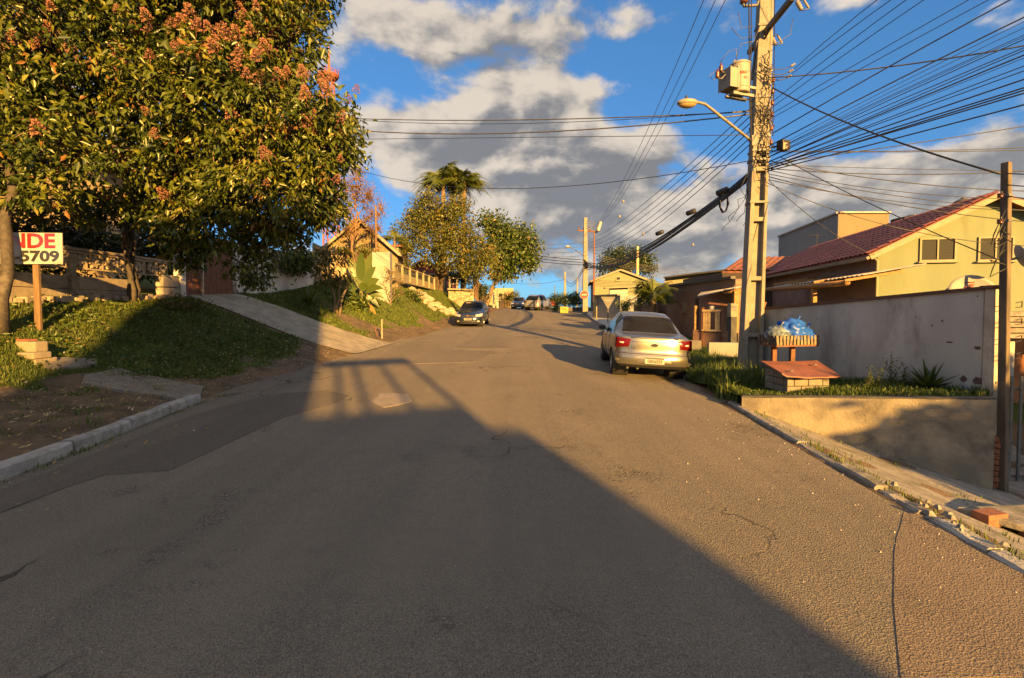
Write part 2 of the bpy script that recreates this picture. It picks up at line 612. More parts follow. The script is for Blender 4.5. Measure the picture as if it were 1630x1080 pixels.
def ground_material():
    m = bpy.data.materials.new('verge_soil_and_grass')
    m.use_nodes = True
    t = NT(m.node_tree)
    pos = t.n('ShaderNodeNewGeometry').outputs['Position']
    a = t.n('ShaderNodeAttribute', attribute_name='grass').outputs['Fac']
    n1 = t.noise(pos, 3.0, 8.0, .65)
    n2 = t.noise(pos, 40.0, 5.0, .7)
    n3 = t.noise(pos, .8, 4.0, .6)
    soil = t.mix(t.step(n1, .35, .65), (.140, .104, .070), (.080, .060, .042))
    soil = t.mix(t.step(n3, .52, .66, 0, .7), soil, (.175, .115, .07))
    soil = t.mix(t.step(n2, .62, .72, 0, .8), soil, (.28, .22, .16))
    gr = t.mix(t.step(n1, .35, .65), (.062, .088, .016), (.040, .060, .011))
    gr = t.mix(t.step(n2, .5, .7, 0, .6), gr, (.12, .105, .035))
    c = t.mix(t.step(t.m('ADD', a, t.m('MULTIPLY', t.m('SUBTRACT', n2, .5), .7)), .35, .6), soil, gr)
    h = t.m('ADD', t.m('MULTIPLY', n2, .7), n1)
    b = t.n('ShaderNodeBump', {'Strength': .8, 'Distance': .03, 'Height': h})
    p = t.n('ShaderNodeBsdfPrincipled', {'Base Color': c, 'Roughness': .95, 'Normal': b.outputs[0]})
    p.inputs['Specular IOR Level'].default_value = .15
    out = t.n('ShaderNodeOutputMaterial')
    m.node_tree.links.new(p.outputs[0], out.inputs[0])
    return m


def build_ground():
    xs = np.concatenate([[-900, -500, -300, -180, -110, -70, -45, -32, -25, -20], np.arange(-17, -3, .16), np.arange(-3, 3, .5), np.arange(3, 9, .16), [9.5, 10, 11, 12, 14, 17, 21, 26, 34, 45, 70, 110, 180, 300, 500, 900]])
    ys = np.concatenate([[-300, -150, -80, -50, -30, -20, -12, -6, -3], np.arange(-1, 32, .16), np.arange(32, 70, 1.0), [72, 76, 82, 90, 100, 115, 135, 160, 200, 260, 330, 500, 900, 1500]])
    X, Y = np.meshgrid(xs, ys)
    Yc = np.clip(Y, -60, 330)
    Z = g(np.clip(X, -200, 200), Yc)
    ins = (X > xL(Yc) + .12) & (X < xR(Yc) - .12)
    Z = np.where(ins, Z - .12, Z)
    d = xL(Yc) - X
    rough = (noise2(X, Y, .5, 5) - .5) * .05 + (noise2(X, Y, .17, 6) - .5) * .025
    Z = Z + np.where((d > .25) | (X - xR(Yc) > .3), rough, 0)
    # under the raised planting bed and the sidewalk the soil stays below them
    nx, ny = len(xs), len(ys)
    V = np.stack([X, Y, Z], -1).reshape(-1, 3)
    i = np.arange(nx * ny).reshape(ny, nx)
    F = np.stack([i[:-1, :-1], i[:-1, 1:], i[1:, 1:], i[1:, :-1]], -1).reshape(-1, 4)
    me = np_mesh('ground', V, F)
    attr(me, 'grass', grassmask(X, Yc).ravel())
    tag(link('ground', me, ground_material(), smooth=True), 'verges of bare brown soil and short grass on both sides of the street', kind='structure')


build_ground()


def ribbon(name, y0, y1, dy, xa, xb, nx, lift, m, label=None, jit=0.0, zf=None):
    ys = np.arange(y0, y1 + 1e-6, dy)
    V = []
    for y in ys:
        a, b = xa(y), xb(y)
        if jit:
            a += (noise2(0, y, .9, 3) - .5) * jit + (noise2(0, y, .25, 4) - .5) * jit * .4
        for k in range(nx):
            x = a + (b - a) * k / (nx - 1)
            V.append((x, y, (zf or gz)(x, y) + lift))
    ny = len(ys)
    i = np.arange(nx * ny).reshape(ny, nx)
    F = np.stack([i[:-1, :-1], i[:-1, 1:], i[1:, 1:], i[1:, :-1]], -1).reshape(-1, 4)
    me = np_mesh(name, V, F)
    return tag(link(name, me, m, smooth=True), label, kind='structure')


ASPH = asphalt('worn_asphalt', (.168, .144, .112), (.119, .104, .083), (.32, .275, .22))
ASPH_NEW = asphalt('fresh_asphalt', (.125, .107, .086), (.095, .082, .067), (.21, .18, .15), crack=False, seed=5)
ASPH_PATCH = asphalt('patched_asphalt', (.150, .130, .106), (.112, .098, .08), (.25, .215, .175), crack=True, seed=11)
ribbon('road', -50, 118, .5, lambda y: xL(y), lambda y: xR(y), 25, 0.0, ASPH, 'grey brown asphalt street climbing to a crest', jit=.35)


def drape_poly(name, px, m, lift, thick, label, jag=0.0, world=None):
    """a thin slab of the outline px lying on the ground"""
    pts = [G(u, v) for u, v in px] if world is None else world
    out = []
    for i, p in enumerate(pts):
        q = pts[(i + 1) % len(pts)]
        n = max(1, int((q - p).length / .25))
        for k in range(n):
            w = p.lerp(q, k / n)
            if jag:
                w = w + Vector((random.uniform(-jag, jag), random.uniform(-jag, jag), 0))
            out.append((w.x, w.y, gz(w.x, w.y) + lift))
    cx = sum(p[0] for p in out) / len(out)
    cy = sum(p[1] for p in out) / len(out)
    # concentric rings follow the ground
    n = len(out)
    V, F = [], []
    K = 5
    for k in range(K):
        s = 1 - k / K
        for p in out:
            x, y = cx + (p[0] - cx) * s, cy + (p[1] - cy) * s
            V.append((x, y, gz(x, y) + lift))
    V.append((cx, cy, gz(cx, cy) + lift))
    for k in range(K - 1):
        for i in range(n):
            j = (i + 1) % n
            F.append((k * n + i, k * n + j, (k + 1) * n + j, (k + 1) * n + i))
    for i in range(n):
        F.append(((K - 1) * n + i, (K - 1) * n + (i + 1) % n, K * n))
    o = len(V)
    for p in out:
        V.append((p[0], p[1], p[2] - thick))
    for i in range(n):
        j = (i + 1) % n
        F.append((i, o + i, o + j, j))
    mb = MB()
    mb.add(V, F)
    ob = mb.build(name, m)
    bm = bmesh.new()
    bm.from_mesh(ob.data)
    bmesh.ops.recalc_face_normals(bm, faces=bm.faces)
    bm.to_mesh(ob.data)
    bm.free()
    return tag(ob, label, kind='structure')


drape_poly('asphalt_patch', [(0, 818), (65, 790), (165, 757), (270, 750), (320, 727), (450, 665), (520, 648), (558, 630), (520, 622), (430, 628), (330, 655), (290, 668), (0, 782)], ASPH_NEW, .006, .012, 'smooth darker strip of new asphalt along the left kerb', .012)
drape_poly('asphalt_patch', [(652, 580), (755, 577), (788, 560), (690, 557)], ASPH_PATCH, .008, .02, 'dark square repair in the road left of the silver car', .012)
drape_poly('asphalt_patch', [(724, 556), (812, 556), (814, 540), (761, 537)], ASPH_PATCH, .008, .02, 'farther dark square repair in the road near its middle', .012)
drape_poly('asphalt_patch', [(1442, 806), (1424, 880), (1424, 960), (1432, 1079), (1629, 1079), (1629, 905), (1530, 845)], asphalt('brown_asphalt', (.175, .138, .104), (.125, .10, .077), (.26, .22, .175), seed=17), .003, .008, 'brown asphalt beyond the seam at the lower right', .006)
drape_poly('road_repair', [(590, 640), (606, 627), (650, 628), (655, 640), (610, 650)], mat('cement_patch', (.25, .21, .165), (.19, .155, .12), scale=14, bump=.8), .008, .02, 'small pale cement repair in the road beside the shade', .02)

SIDEW = mat('rough_concrete', (.235, .215, .185), (.15, .135, .115), scale=5, stain=(.085, .085, .05), sscale=1.6, samt=.8, bump=1.0, bscale=26)
# kerb stones on the left
KERB = mat('kerb_stone', (.30, .29, .27), (.20, .195, .18), scale=9, stain=(.11, .11, .09), sscale=3, samt=.7, bump=.7, bscale=55)
KERBW = mat('limewashed_kerb', (.32, .31, .29), (.23, .22, .205), scale=8, stain=(.18, .17, .15), sscale=4, samt=.7, bump=.8, bscale=50)


def kerb(name, label, ys, xf, side, wid, top, m_of, broken=()):
    root = tag(thing(name, None, None), label, kind='structure')
    for i in range(len(ys) - 1):
        ya, yb = ys[i] + .012, ys[i + 1] - .012
        mb = MB()
        n = 4
        ring = []
        j = random.uniform(-.012, .012)
        for k in range(n + 1):
            y = ya + (yb - ya) * k / n
            x = xf(y) + j
            z = gz(xf(y) - side * .06, y)
            tz = z + top + random.uniform(-.006, .006) + (random.uniform(-.05, -.01) if i in broken else 0)
            xo = x + side * wid
            ring.append([(x, y, z - .12), (x + side * .012, y, tz - .02), (x + side * .035, y, tz), (xo, y, tz + random.uniform(-.008, .004)), (xo, y, z - .12)])
        o = [p for r_ in ring for p in r_]
        F = []
        for k in range(n):
            for q in range(4):
                a = k * 5 + q
                f = (a, a + 1, a + 6, a + 5)
                F.append(f if side < 0 else f[::-1])
        F.append((0, 4, 3, 2, 1) if side < 0 else (0, 1, 2, 3, 4))
        e = n * 5
        F.append((e, e + 1, e + 2, e + 3, e + 4) if side < 0 else (e + 4, e + 3, e + 2, e + 1, e))
        mb.add(o, F)
        ob = mb.build('kerb_stone', m_of(i), root)
        bm = bmesh.new(); bm.from_mesh(ob.data); bmesh.ops.recalc_face_normals(bm, faces=bm.faces); bm.to_mesh(ob.data); bm.free()
    return root


kerb('kerb', 'pale grey kerb stones along the left verge', [-3, -1.6, -.2, 1.2, 2.6, 4.0, 4.95, 5.9, 6.75, 7.55], lambda y: float(xL(y)) + .16, -1, .16, .13, lambda i: KERBW if i in (5, 4, 3) else KERB)
kerb('kerb', 'low worn kerb stones along the right sidewalk', [-2, -.8, .4, 1.5, 2.4, 3.1, 3.7, 4.2, 4.8, 5.6, 6.4, 7.2, 8.0], lambda y: float(xR(y)) + .05, 1, .14, .045, lambda i: KERBW if 3 <= i <= 5 else SIDEW, broken=(4, 5, 6, 8))
kerb('kerb', 'far kerb of the pale sidewalk beyond the silver car', [15.5, 18, 20.5, 23, 25.5, 28, 30.5, 33, 36, 39, 42, 46], lambda y: float(xR(y)) - .03, 1, .16, .13, lambda i: KERB)

ribbon('sidewalk', -3, 7.5, .25, lambda y: float(xR(y)) + .10, lambda y: float(xR(y)) + 4.6, 14, .015, SIDEW, 'cracked rough concrete sidewalk sloping down to the gate')
ribbon('sidewalk', 15.5, 46, 1.0, lambda y: float(xR(y)) + .12, lambda y: float(xR(y)) + 1.7, 5, .08, mat('pale_sidewalk', (.36, .35, .32), (.28, .27, .25), scale=3, bump=.4), 'pale concrete sidewalk beyond the silver car')

# concrete driveway up to the gate
DRV = mat('driveway_concrete', (.26, .23, .18), (.175, .155, .12), scale=3, stain=(.13, .12, .085), sscale=1.3, samt=.8, bump=.7, bscale=35)


def driveway():
    V = []
    nx, ny = 24, 13
    for j in range(ny):
        for i in range(nx):
            t = i / (nx - 1)
            q = j / (ny - 1)
            ya, yb = 13.95 * (1 - t) + 13.8 * t, 17.0 * (1 - t) + 16.2 * t
            y = ya + (yb - ya) * q
            if j in (0, ny - 1):
                y += random.uniform(-.03, .03)
            x = float(xL(y)) + .22 - t * (float(xL(y)) + .22 + 9.93)
            V.append((x, y, gz(x, y) + .03 - (.012 if j == 6 else 0)))
    i = np.arange(nx * ny).reshape(ny, nx)
    F = np.stack([i[:-1, :-1], i[1:, :-1], i[1:, 1:], i[:-1, 1:]], -1).reshape(-1, 4)
    return tag(link('driveway', np_mesh('driveway', V, F), DRV, smooth=True), 'concrete ramp climbing from the street to the brown gate', kind='structure')


driveway()
PAD = mat('pad_concrete', (.185, .165, .135), (.135, .118, .095), scale=5, stain=(.12, .095, .06), sscale=1.5, samt=.85, bump=.6)
drape_poly('concrete_pad', [(135, 600), (190, 588), (250, 602), (322, 618), (318, 630), (290, 640), (225, 628), (130, 612)], PAD, .03, .15, 'worn concrete pad in the soil behind the left kerb', .015)
drape_poly('concrete_slab', [(68, 584), (100, 574), (150, 576), (156, 583), (120, 590), (75, 592)], PAD, .06, .12, 'small flat slab on the shaded grass beside the concrete blocks', .012)

# planting bed behind the retaining wall
BED = [Vector((3.96, 7.66, .06)), Vector((6.22, 5.93, .40)), Vector((6.70, 6.2, .42)), Vector((5.66, 10.6, .05)), Vector((4.04, 10.4, -.02))]


def bed_z(x, y):
    """height of the bed: a plane through its corners, easing to the verge"""
    t = max(0.0, min(1.0, ((x - 3.96) * .79 + (y - 7.66) * -.61) / 2.85))
    s = max(0.0, min(1.0, (y - 8.6) / 1.8))
    return (.06 + .34 * t) * (1 - s) + gz(x, min(y, 11)) * s + (.03 if s < 1 else 0)


def in_poly(x, y, poly):
    c = False
    n = len(poly)
    for i in range(n):
        a, b = poly[i], poly[(i + 1) % n]
        if (a[1] > y) != (b[1] > y) and x < (b[0] - a[0]) * (y - a[1]) / (b[1] - a[1]) + a[0]:
            c = not c
    return c


def planting_bed():
    V, F = [], []
    n = 14
    A, B, C, D = (3.90, 7.75), (6.24, 5.98), (6.62, 6.3), (5.60, 10.6)
    E = (3.98, 10.5)
    for j in range(n + 1):
        t = j / n
        p = Vector(A).lerp(Vector(E), t)
        q = Vector(B).lerp(Vector(D), t)
        for i in range(n + 1):
            w = p.lerp(q, i / n)
            V.append((w.x, w.y, bed_z(w.x, w.y) + random.uniform(-.015, .015)))
    for j in range(n):
        for i in range(n):
            a = j * (n + 1) + i
            F.append((a, a + 1, a + n + 2, a + n + 1))
    me = np_mesh('planting_bed', V, F)
    attr(me, 'grass', [.85] * len(V))
    tag(link('planting_bed', me, bpy.data.materials['verge_soil_and_grass'], smooth=True), 'raised grassy bed behind the low retaining wall', kind='structure')


planting_bed()


# ------------------------------------------------------------------ grass, litter, fallen leaves
GRASS = leaf_mat('grass_blades', (.034, .058, .009), (.082, .118, .016), (.165, .185, .032), rough=.6, trans=.3, odd=(.19, .15, .06))
WEED = leaf_mat('weed_blades', (.028, .054, .010), (.068, .110, .018), (.15, .18, .034), rough=.55, trans=.3, odd=(.17, .14, .06))


def blades(name, base, h, w, m, label, lean=.5, parent=None, tint=None):
    """base (n,3); every blade is two segments tapering to a tip"""
    n = len(base)
    base = np.asarray(base)
    a = rng.uniform(0, 2 * np.pi, n)
    l = rng.uniform(.1, 1, n) * lean
    hh = h * rng.uniform(.6, 1.25, n) * (.45 + 1.1 * noise2(base[:, 0], base[:, 1], .55, 8) ** 1.3)
    ww = w * rng.uniform(.7, 1.3, n)
    dx, dy = np.cos(a), np.sin(a)
    side = np.stack([-dy, dx, np.zeros(n)], -1) * (ww / 2)[:, None]
    mid = base + np.stack([dx * l * hh * .35, dy * l * hh * .35, hh * .6], -1)
    tip = base + np.stack([dx * l * hh * 1.0, dy * l * hh * 1.0, hh * (1 - .3 * l)], -1)
    low = base - np.array([0, 0, .02])
    V = np.stack([low - side, low + side, mid + side * .75, mid - side * .75, tip], 1).reshape(-1, 3)
    i = np.arange(n)[:, None] * 5
    me = np_mesh(name, V, i + np.array([0, 1, 2, 3]), i + np.array([3, 2, 4]))
    tt = np.clip(rng.normal(.5, .22, n), 0, 1) if tint is None else tint
    attr(me, 'tint', np.repeat(tt, 5))
    return tag(link(name, me, m, parent), label, kind='stuff')


def sample_mask(n, x0, x1, y0, y1, mask, power=1.0):
    out = []
    got = 0
    while got < n:
        x = rng.uniform(x0, x1, n * 2)
        y = y0 + (y1 - y0) * rng.uniform(0, 1, n * 2) ** power
        k = mask(x, y) > rng.uniform(.15, .95, n * 2)
        x, y = x[k], y[k]
        out.append(np.stack([x, y], -1))
        got += len(x)
    return np.concatenate(out)[:n]


def left_only(x, y):
    return grassmask(x, y) * (x < xL(y)) * (xL(y) - x < 4.7)


def far_left(x, y):
    return grassmask(x, y) * (x < xL(y)) * (xL(y) - x < 6.5)


s = sample_mask(60000, -10.5, -4.4, 4.5, 14, left_only)
blades('grass', np.column_stack([s, g(s[:, 0], s[:, 1])]), .075, .011, GRASS, 'short grass on the left bank below the breeze block wall', .9)
s = sample_mask(60000, -11, -2.4, 16, 40, far_left, 1.3)
blades('grass', np.column_stack([s, g(s[:, 0], s[:, 1])]), .10, .02, GRASS, 'sunlit grass on the bank around the black car', .8)


def bed_mask(x, y):
    ok = np.array([in_poly(a, b, BED) for a, b in zip(x, y)])
    return ok * .9


s = sample_mask(16000, 3.9, 6.7, 5.9, 10.6, bed_mask)
blades('grass', [(a, b, bed_z(a, b)) for a, b in s], .11, .012, WEED, 'grass filling the raised bed before the grey plaster wall', .8)


def right_verge(x, y):
    e = x - xR(y)
    return sstep(e + noise2(x, y, .4, 3) * .3, .15, .4) * (e < 2.3)


s = sample_mask(22000, 3.6, 7.6, 7.9, 16, right_verge)
blades('tall_grass', np.column_stack([s, g(s[:, 0], s[:, 1])]), .30, .018, WEED, 'tall weedy grass between the silver car and the concrete pole', .9)
s = sample_mask(3500, 3.7, 5.6, 8.2, 12.5, right_verge)
blades('tall_grass', np.column_stack([s, g(s[:, 0], s[:, 1])]), .42, .018, WEED, 'seeding weeds at the foot of the concrete pole', .7)
# sparse tufts in the sidewalk joints and along the kerbs
tufts = []
for k in range(70):
    y = random.uniform(2.8, 7.6)
    x = float(xR(y)) + random.choice([.2, .22, random.uniform(.3, 1.6)])
    for q in range(14):
        tufts.append((x + random.gauss(0, .05), y + random.gauss(0, .08), gz(x, y) + .015))
for k in range(60):
    y = random.uniform(3.2, 8.6)
    x = float(xL(y)) + random.choice([.2, -.05, -.1])
    for q in range(12):
        xx, yy = x + random.gauss(0, .03), y + random.gauss(0, .09)
        tufts.append((xx, yy, gz(xx, yy)))
for k in range(170):
    y = random.uniform(4.2, 8.8)
    x = float(xL(y)) - random.uniform(.3, 3.4)
    for q in range(random.randint(8, 40)):
        xx, yy = x + random.gauss(0, .07), y + random.gauss(0, .07)
        tufts.append((xx, yy, gz(xx, yy)))
blades('grass_tufts', tufts, .05, .008, GRASS, 'small grass tufts in the kerb joints and sidewalk cracks', 1.0)


def flat_bits(name, pts, size, m, label, tints, thick=.5):
    """little curled flakes lying on the ground"""
    n = len(pts)
    pts = np.asarray(pts)
    a = rng.uniform(0, 2 * np.pi, n)
    s_ = size * rng.uniform(.5, 1.4, n)
    ax = np.stack([np.cos(a), np.sin(a), rng.uniform(-.15, .35, n)], -1) * s_[:, None]
    bx = np.stack([-np.sin(a), np.cos(a), rng.uniform(-.15, .35, n)], -1) * (s_ * thick)[:, None]
    up = np.array([0, 0, .012])
    V = np.stack([pts - ax + up, pts + bx * .6 + up * 1.6, pts + ax + up * 2, pts - bx * .6 + up * 1.2], 1).reshape(-1, 3)
    i = np.arange(n)[:, None] * 4
    me = np_mesh(name, V, i + np.array([0, 1, 2, 3]))
    attr(me, 'tint', np.repeat(tints, 4))
    return tag(link(name, me, m), label, kind='stuff')


DRYLEAF = leaf_mat('dry_leaves', (.15, .085, .03), (.30, .19, .06), (.42, .34, .16), rough=.7, trans=.2, odd=(.5, .45, .36))
pts = []
for k in range(2200):
    y = random.uniform(4.5, 14)
    x = float(xL(y)) - abs(random.gauss(1.6, 1.6))
    pts.append((x, y, gz(x, y) + .04))
for k in range(600):
    y = random.uniform(8, 14)
    x = float(xL(y)) - random.uniform(.3, 4.4)
    pts.append((x, y, gz(x, y) + .06))
for k in range(120):
    y = random.uniform(2, 9)
    x = float(xL(y)) + abs(random.gauss(.2, .5))
    pts.append((x, y, gz(x, y) + .004))
for k in range(200):
    y = random.uniform(16.5, 24)
    x = float(xL(y)) - abs(random.gauss(.8, .9))
    pts.append((x, y, gz(x, y) + .04))
flat_bits('fallen_leaves', pts, .032, DRYLEAF, 'dry leaves and scraps of paper on the left verge', np.clip(rng.normal(.55, .25, len(pts)), 0, 1))
pts = []
for k in range(700):
    side = random.random() < .5
    y = random.uniform(1.6, 20)
    x = float(xL(y)) + random.gauss(0.1, .35) if side else float(xR(y)) - abs(random.gauss(.25, .5))
    pts.append((x, y, gz(x, y) + .003))
for k in range(60):
    y = random.uniform(1.6, 9)
    x = random.uniform(-4, 3.2)
    pts.append((x, y, gz(x, y) + .003))


def pebbles(name, pts, size, m, label):
    V, F = [], []
    mb = MB()
    for p in pts:
        r = size * random.uniform(.4, 1.5)
        o = [(random.uniform(.6, 1.2) * r * math.cos(t), random.uniform(.6, 1.2) * r * math.sin(t)) for t in (0, 1.3, 2.5, 3.8, 5.1)]
        mb.add([(p[0] + a, p[1] + b, p[2] - .004) for a, b in o] + [(p[0] + a * .4, p[1] + b * .4, p[2] + r * .7) for a, b in o],
               [(9, 8, 7, 6, 5)[::-1]] + [(i, (i + 1) % 5, 5 + (i + 1) % 5, 5 + i) for i in range(5)])
    return tag(mb.build(name, m), label, kind='stuff')


pebbles('gravel', pts, .007, mat('pebble_stone', (.34, .30, .25), (.20, .17, .14), scale=30), 'loose gravel along both edges of the asphalt')

# broad leaved weeds scattered through the short grass
wl_pts = []
for k in range(420):
    if k % 3:
        y = random.uniform(7.5, 14)
        d_ = random.uniform(.9, 4.6)
    else:
        y = random.uniform(16.5, 27)
        d_ = random.uniform(.9, 5)
    x = float(xL(y)) - d_
    if float(grassmask(x, y)) < .35:
        continue
    for q in range(16):
        xx, yy = x + random.gauss(0, .09), y + random.gauss(0, .09)
        wl_pts.append((xx, yy, gz(xx, yy) + random.uniform(.02, .09)))

# ------------------------------------------------------------------ right side: walls
Z = Vector((0, 0, 1))
PLASTER_OLD = mat('stained_ochre_plaster', (.275, .235, .165), (.165, .145, .11), scale=2.6, stain=(.065, .06, .052), sscale=1.5, samt=.9, bump=.7, bscale=28, detail=9)
PLASTER_GREY = mat('grey_plaster', (.385, .385, .36), (.315, .315, .295), scale=1.6, stain=(.16, .145, .135), sscale=1.1, samt=.7, bump=.4, bscale=40, vec_scale=(1, 1, .45))
BRICK = mat('orange_brick', (.24, .09, .045), (.17, .065, .035), scale=16, bump=.5)
TILE = mat('red_roof_tile', (.30, .085, .060), (.20, .060, .045), scale=2.4, stain=(.12, .055, .045), sscale=1.0, samt=.5, bump=.25, bscale=30)
TILE_OLD = mat('weathered_roof_tile', (.24, .085, .05), (.13, .055, .04), scale=5, stain=(.06, .045, .04), sscale=2, samt=.7, bump=.3)


def wall_line(name, label, p0, p1, zb0, zb1, zt0, zt1, thick, m, cat='wall', cap=None, cap_m=None, cap_h=.05, over=.04, n=10, rough=.0):
    """a wall from p0 to p1 with sloping foot and top; the given line is its face towards the street"""
    p0, p1 = Vector((p0[0], p0[1], 0)), Vector((p1[0], p1[1], 0))
    d = (p1 - p0).normalized()
    nrm = Vector((d.y, -d.x, 0))            # away from the street for a wall running nearer -> farther on the right
    root = thing(name, label, cat, (p0.x, p0.y, zb0))
    mb = MB()
    ring = []
    for i in range(n + 1):
        t = i / n
        q = p0.lerp(p1, t)
        zb, zt = zb0 + (zb1 - zb0) * t, zt0 + (zt1 - zt0) * t + random.uniform(-rough, rough)
        ring.append([q + Z * zb, q + Z * zt, q + nrm * thick + Z * zt, q + nrm * thick + Z * zb])
    vv = [p for r_ in ring for p in r_]
    F = []
    for i in range(n):
        for k in range(4):
            a, b = i * 4 + k, i * 4 + (k + 1) % 4
            F.append((a, b, b + 4, a + 4))
    F += [(0, 1, 2, 3), (n * 4 + 3, n * 4 + 2, n * 4 + 1, n * 4)]
    mb.add(vv, F)
    ob = mb.build('wall_body', m, root)
    fixn(ob)
    if cap is not None:
        c = MB()
        q0 = p0 - nrm * over - d * over + Z * (zt0 + .001)
        q1 = p1 - nrm * over + d * over + Z * (zt1 + .001)
        w = nrm * (thick + 2 * over)
        c.hexa([q0, q1, q1 + w, q0 + w], [q0 + Z * cap_h, q1 + Z * cap_h, q1 + w + Z * cap_h, q0 + w + Z * cap_h])
        o2 = c.build(cap, cap_m, root)
        fixn(o2)
    return root


def fixn(ob):
    bm = bmesh.new()
    bm.from_mesh(ob.data)
    bmesh.ops.recalc_face_normals(bm, faces=bm.faces)
    bm.to_mesh(ob.data)
    bm.free()
    return ob


retain = wall_line('retaining_wall', 'low stained ochre retaining wall holding the grassy bed beside the sloping sidewalk', (6.24, 5.86), (3.93, 7.66), -.95, -.12, .43, .10, -.16, PLASTER_OLD, rough=.006, n=16, cap='coping', cap_m=mat('dark_coping', (.09, .085, .075), (.06, .055, .05), scale=8, bump=.6), cap_h=.022, over=.006)
plaster = wall_line('plaster_wall', 'tall grey plaster wall with a brown coping behind the raised bed', (6.42, 6.20), (5.60, 10.7), -.6, -.25, 1.84, 1.52, .15, PLASTER_GREY, cap='coping', cap_m=mat('brown_coping', (.105, .050, .034), (.075, .038, .028), scale=7, bump=.3), cap_h=.05, over=.03)
# holes knocked into the wall, and its lit end strip
wd = Vector((5.60 - 6.42, 10.7 - 6.20, 0)).normalized()
wn = Vector((-wd.y, wd.x, 0))
for (u, v, w, h) in [(1556, 554, .085, .05), (1512, 545, .10, .025), (1534, 604, .09, .10), (1556, 606, .11, .11), (1578, 611, .11, .13), (1500, 511, .025, .025), (1484, 518, .025, .03), (1572, 518, .03, .03), (1458, 505, .02, .025), (1300, 509, .02, .02), (1556, 472, .02, .02)]:
    # where the ray meets the wall face
    d = ray(u, v)
    o = Vector((6.42, 6.20, 0)) - Vector((0, 0, CAMH))
    t = o.dot(wn) / d.dot(wn)
    c = Vector((0, 0, CAMH)) + d * t
    pol = []
    for k in range(11):
        a = 2 * math.pi * k / 11
        q = random.uniform(.75, 1.15)
        pol.append(c + wd * (math.cos(a) * w * .5 * q) + Z * (math.sin(a) * h * .5 * q) + wn * .003)
    hb = MB()
    hb.prism(pol, wn * -.012)
    hb.build('broken_patch', mat('broken_plaster', (.10, .055, .045), (.06, .038, .032), scale=30, bump=.8), plaster)
mb = MB()
mb.tube([P(1513, 464, 6.95) - Vector((.06, 0, 0)), P(1510, 505, 6.9) - Vector((.05, 0, 0)), P(1502, 535, 6.9) - Vector((.05, 0, 0)), P(1488, 569, 6.95) - Vector((.05, 0, 0))], .006, 5)
tag(mb.build('hanging_wire', BARE), 'thin pale wire hanging down the grey plaster wall', 'wire')

# the whitewashed pillar that ends the plaster wall, and the square post behind it
pil = thing('gate_pillar', 'narrow whitewashed pillar between the plaster wall and the timber pole', 'pillar', (6.46, 6.10, -.8))
MB().box((6.46, 6.10, .52), (.13, .13, 2.66), rz=R(-13)).build('pillar_shaft', mat('limewash', (.42, .39, .33), (.34, .31, .26), scale=6, stain=(.28, .24, .19), sscale=3, samt=.7, bump=.4), pil, bevel=.008)
MB().box((6.46, 6.10, 1.875), (.21, .21, .045), rz=R(-13)).build('pillar_cap', RUST, pil, bevel=.006)
for k in range(9):
    MB().box((6.33 + random.uniform(-.01, .01), 5.93, -.72 + k * .075), (.11, .12, .06), rz=R(-35 + random.uniform(-4, 4))).build('brick', BRICK, pil)

pole = thing('timber_pole', 'dark square service pole with one sunlit face standing by the gate', 'pole', (6.78, 5.9, -.8))
mb = MB()
b0, t0 = Vector((6.45, 5.90, -1.0)), P(1602, 259, 5.95)
pole.location = b0
OFF[pole.name] = b0.copy()
dq = Vector((.94, .34, 0)).normalized()
dn = Vector((-.34, .94, 0)).normalized()
mb.hexa([b0 - dq * .046 - dn * .046, b0 + dq * .046 - dn * .046, b0 + dq * .046 + dn * .046, b0 - dq * .046 + dn * .046],
        [t0 - dq * .041 - dn * .041, t0 + dq * .041 - dn * .041, t0 + dq * .041 + dn * .041, t0 - dq * .041 + dn * .041])
mb.build('post', mat('tarred_post', (.12, .09, .058), (.06, .046, .032), scale=10, stain=(.045, .035, .03), sscale=5, samt=.8, bump=.6, vec_scale=(1, 1, .2)), pole, bevel=.008)
def on_pole(z):
    t = (z - b0.z) / (t0.z - b0.z)
    return b0.lerp(t0, t)
for z in (3.05, 2.72):
    p = on_pole(z)
    MB().tube([p + Vector((-.07, -.05, 0)), p + Vector((-.14, -.08, 0)), p + Vector((-.15, -.08, .05))], .008, 6).build('hook', DARKMET, pole)
    MB().lathe(p + Vector((-.165, -.085, -.02)), [(.012, -.03), (.03, -.025), (.03, -.005), (.02, 0), (.03, .005), (.03, .025), (.012, .03)], n=10).build('insulator', PORC, pole, smooth=True)
    MB().box(p, (.098, .098, .03), rz=R(20)).build('strap', METAL, pole)
for q in range(6):
    p = on_pole(2.55 + random.uniform(-.2, .45))
    e = p + Vector((random.uniform(-.25, -.12), random.uniform(-.14, 0), random.uniform(-.45, -.1)))
    MB().tube([p + Vector((-.08, -.07, 0)), p.lerp(e, .45) + Vector((-.12, -.05, -.12)), e, e.lerp(p, .6) + Vector((0, -.08, -.15))], .007, 5).build('drop_cable', CABLE, pole, smooth=True)
for q in range(4):
    p = on_pole(1.0 + .22 * q)
    MB().tube([p + Vector((.06, -.08, 0)), p + Vector((.16, -.06, .02)), p + Vector((.17, -.05, -.05)), p + Vector((.06, -.08, -.06))], .006, 5).build('wire_loop', DARKMET, pole)

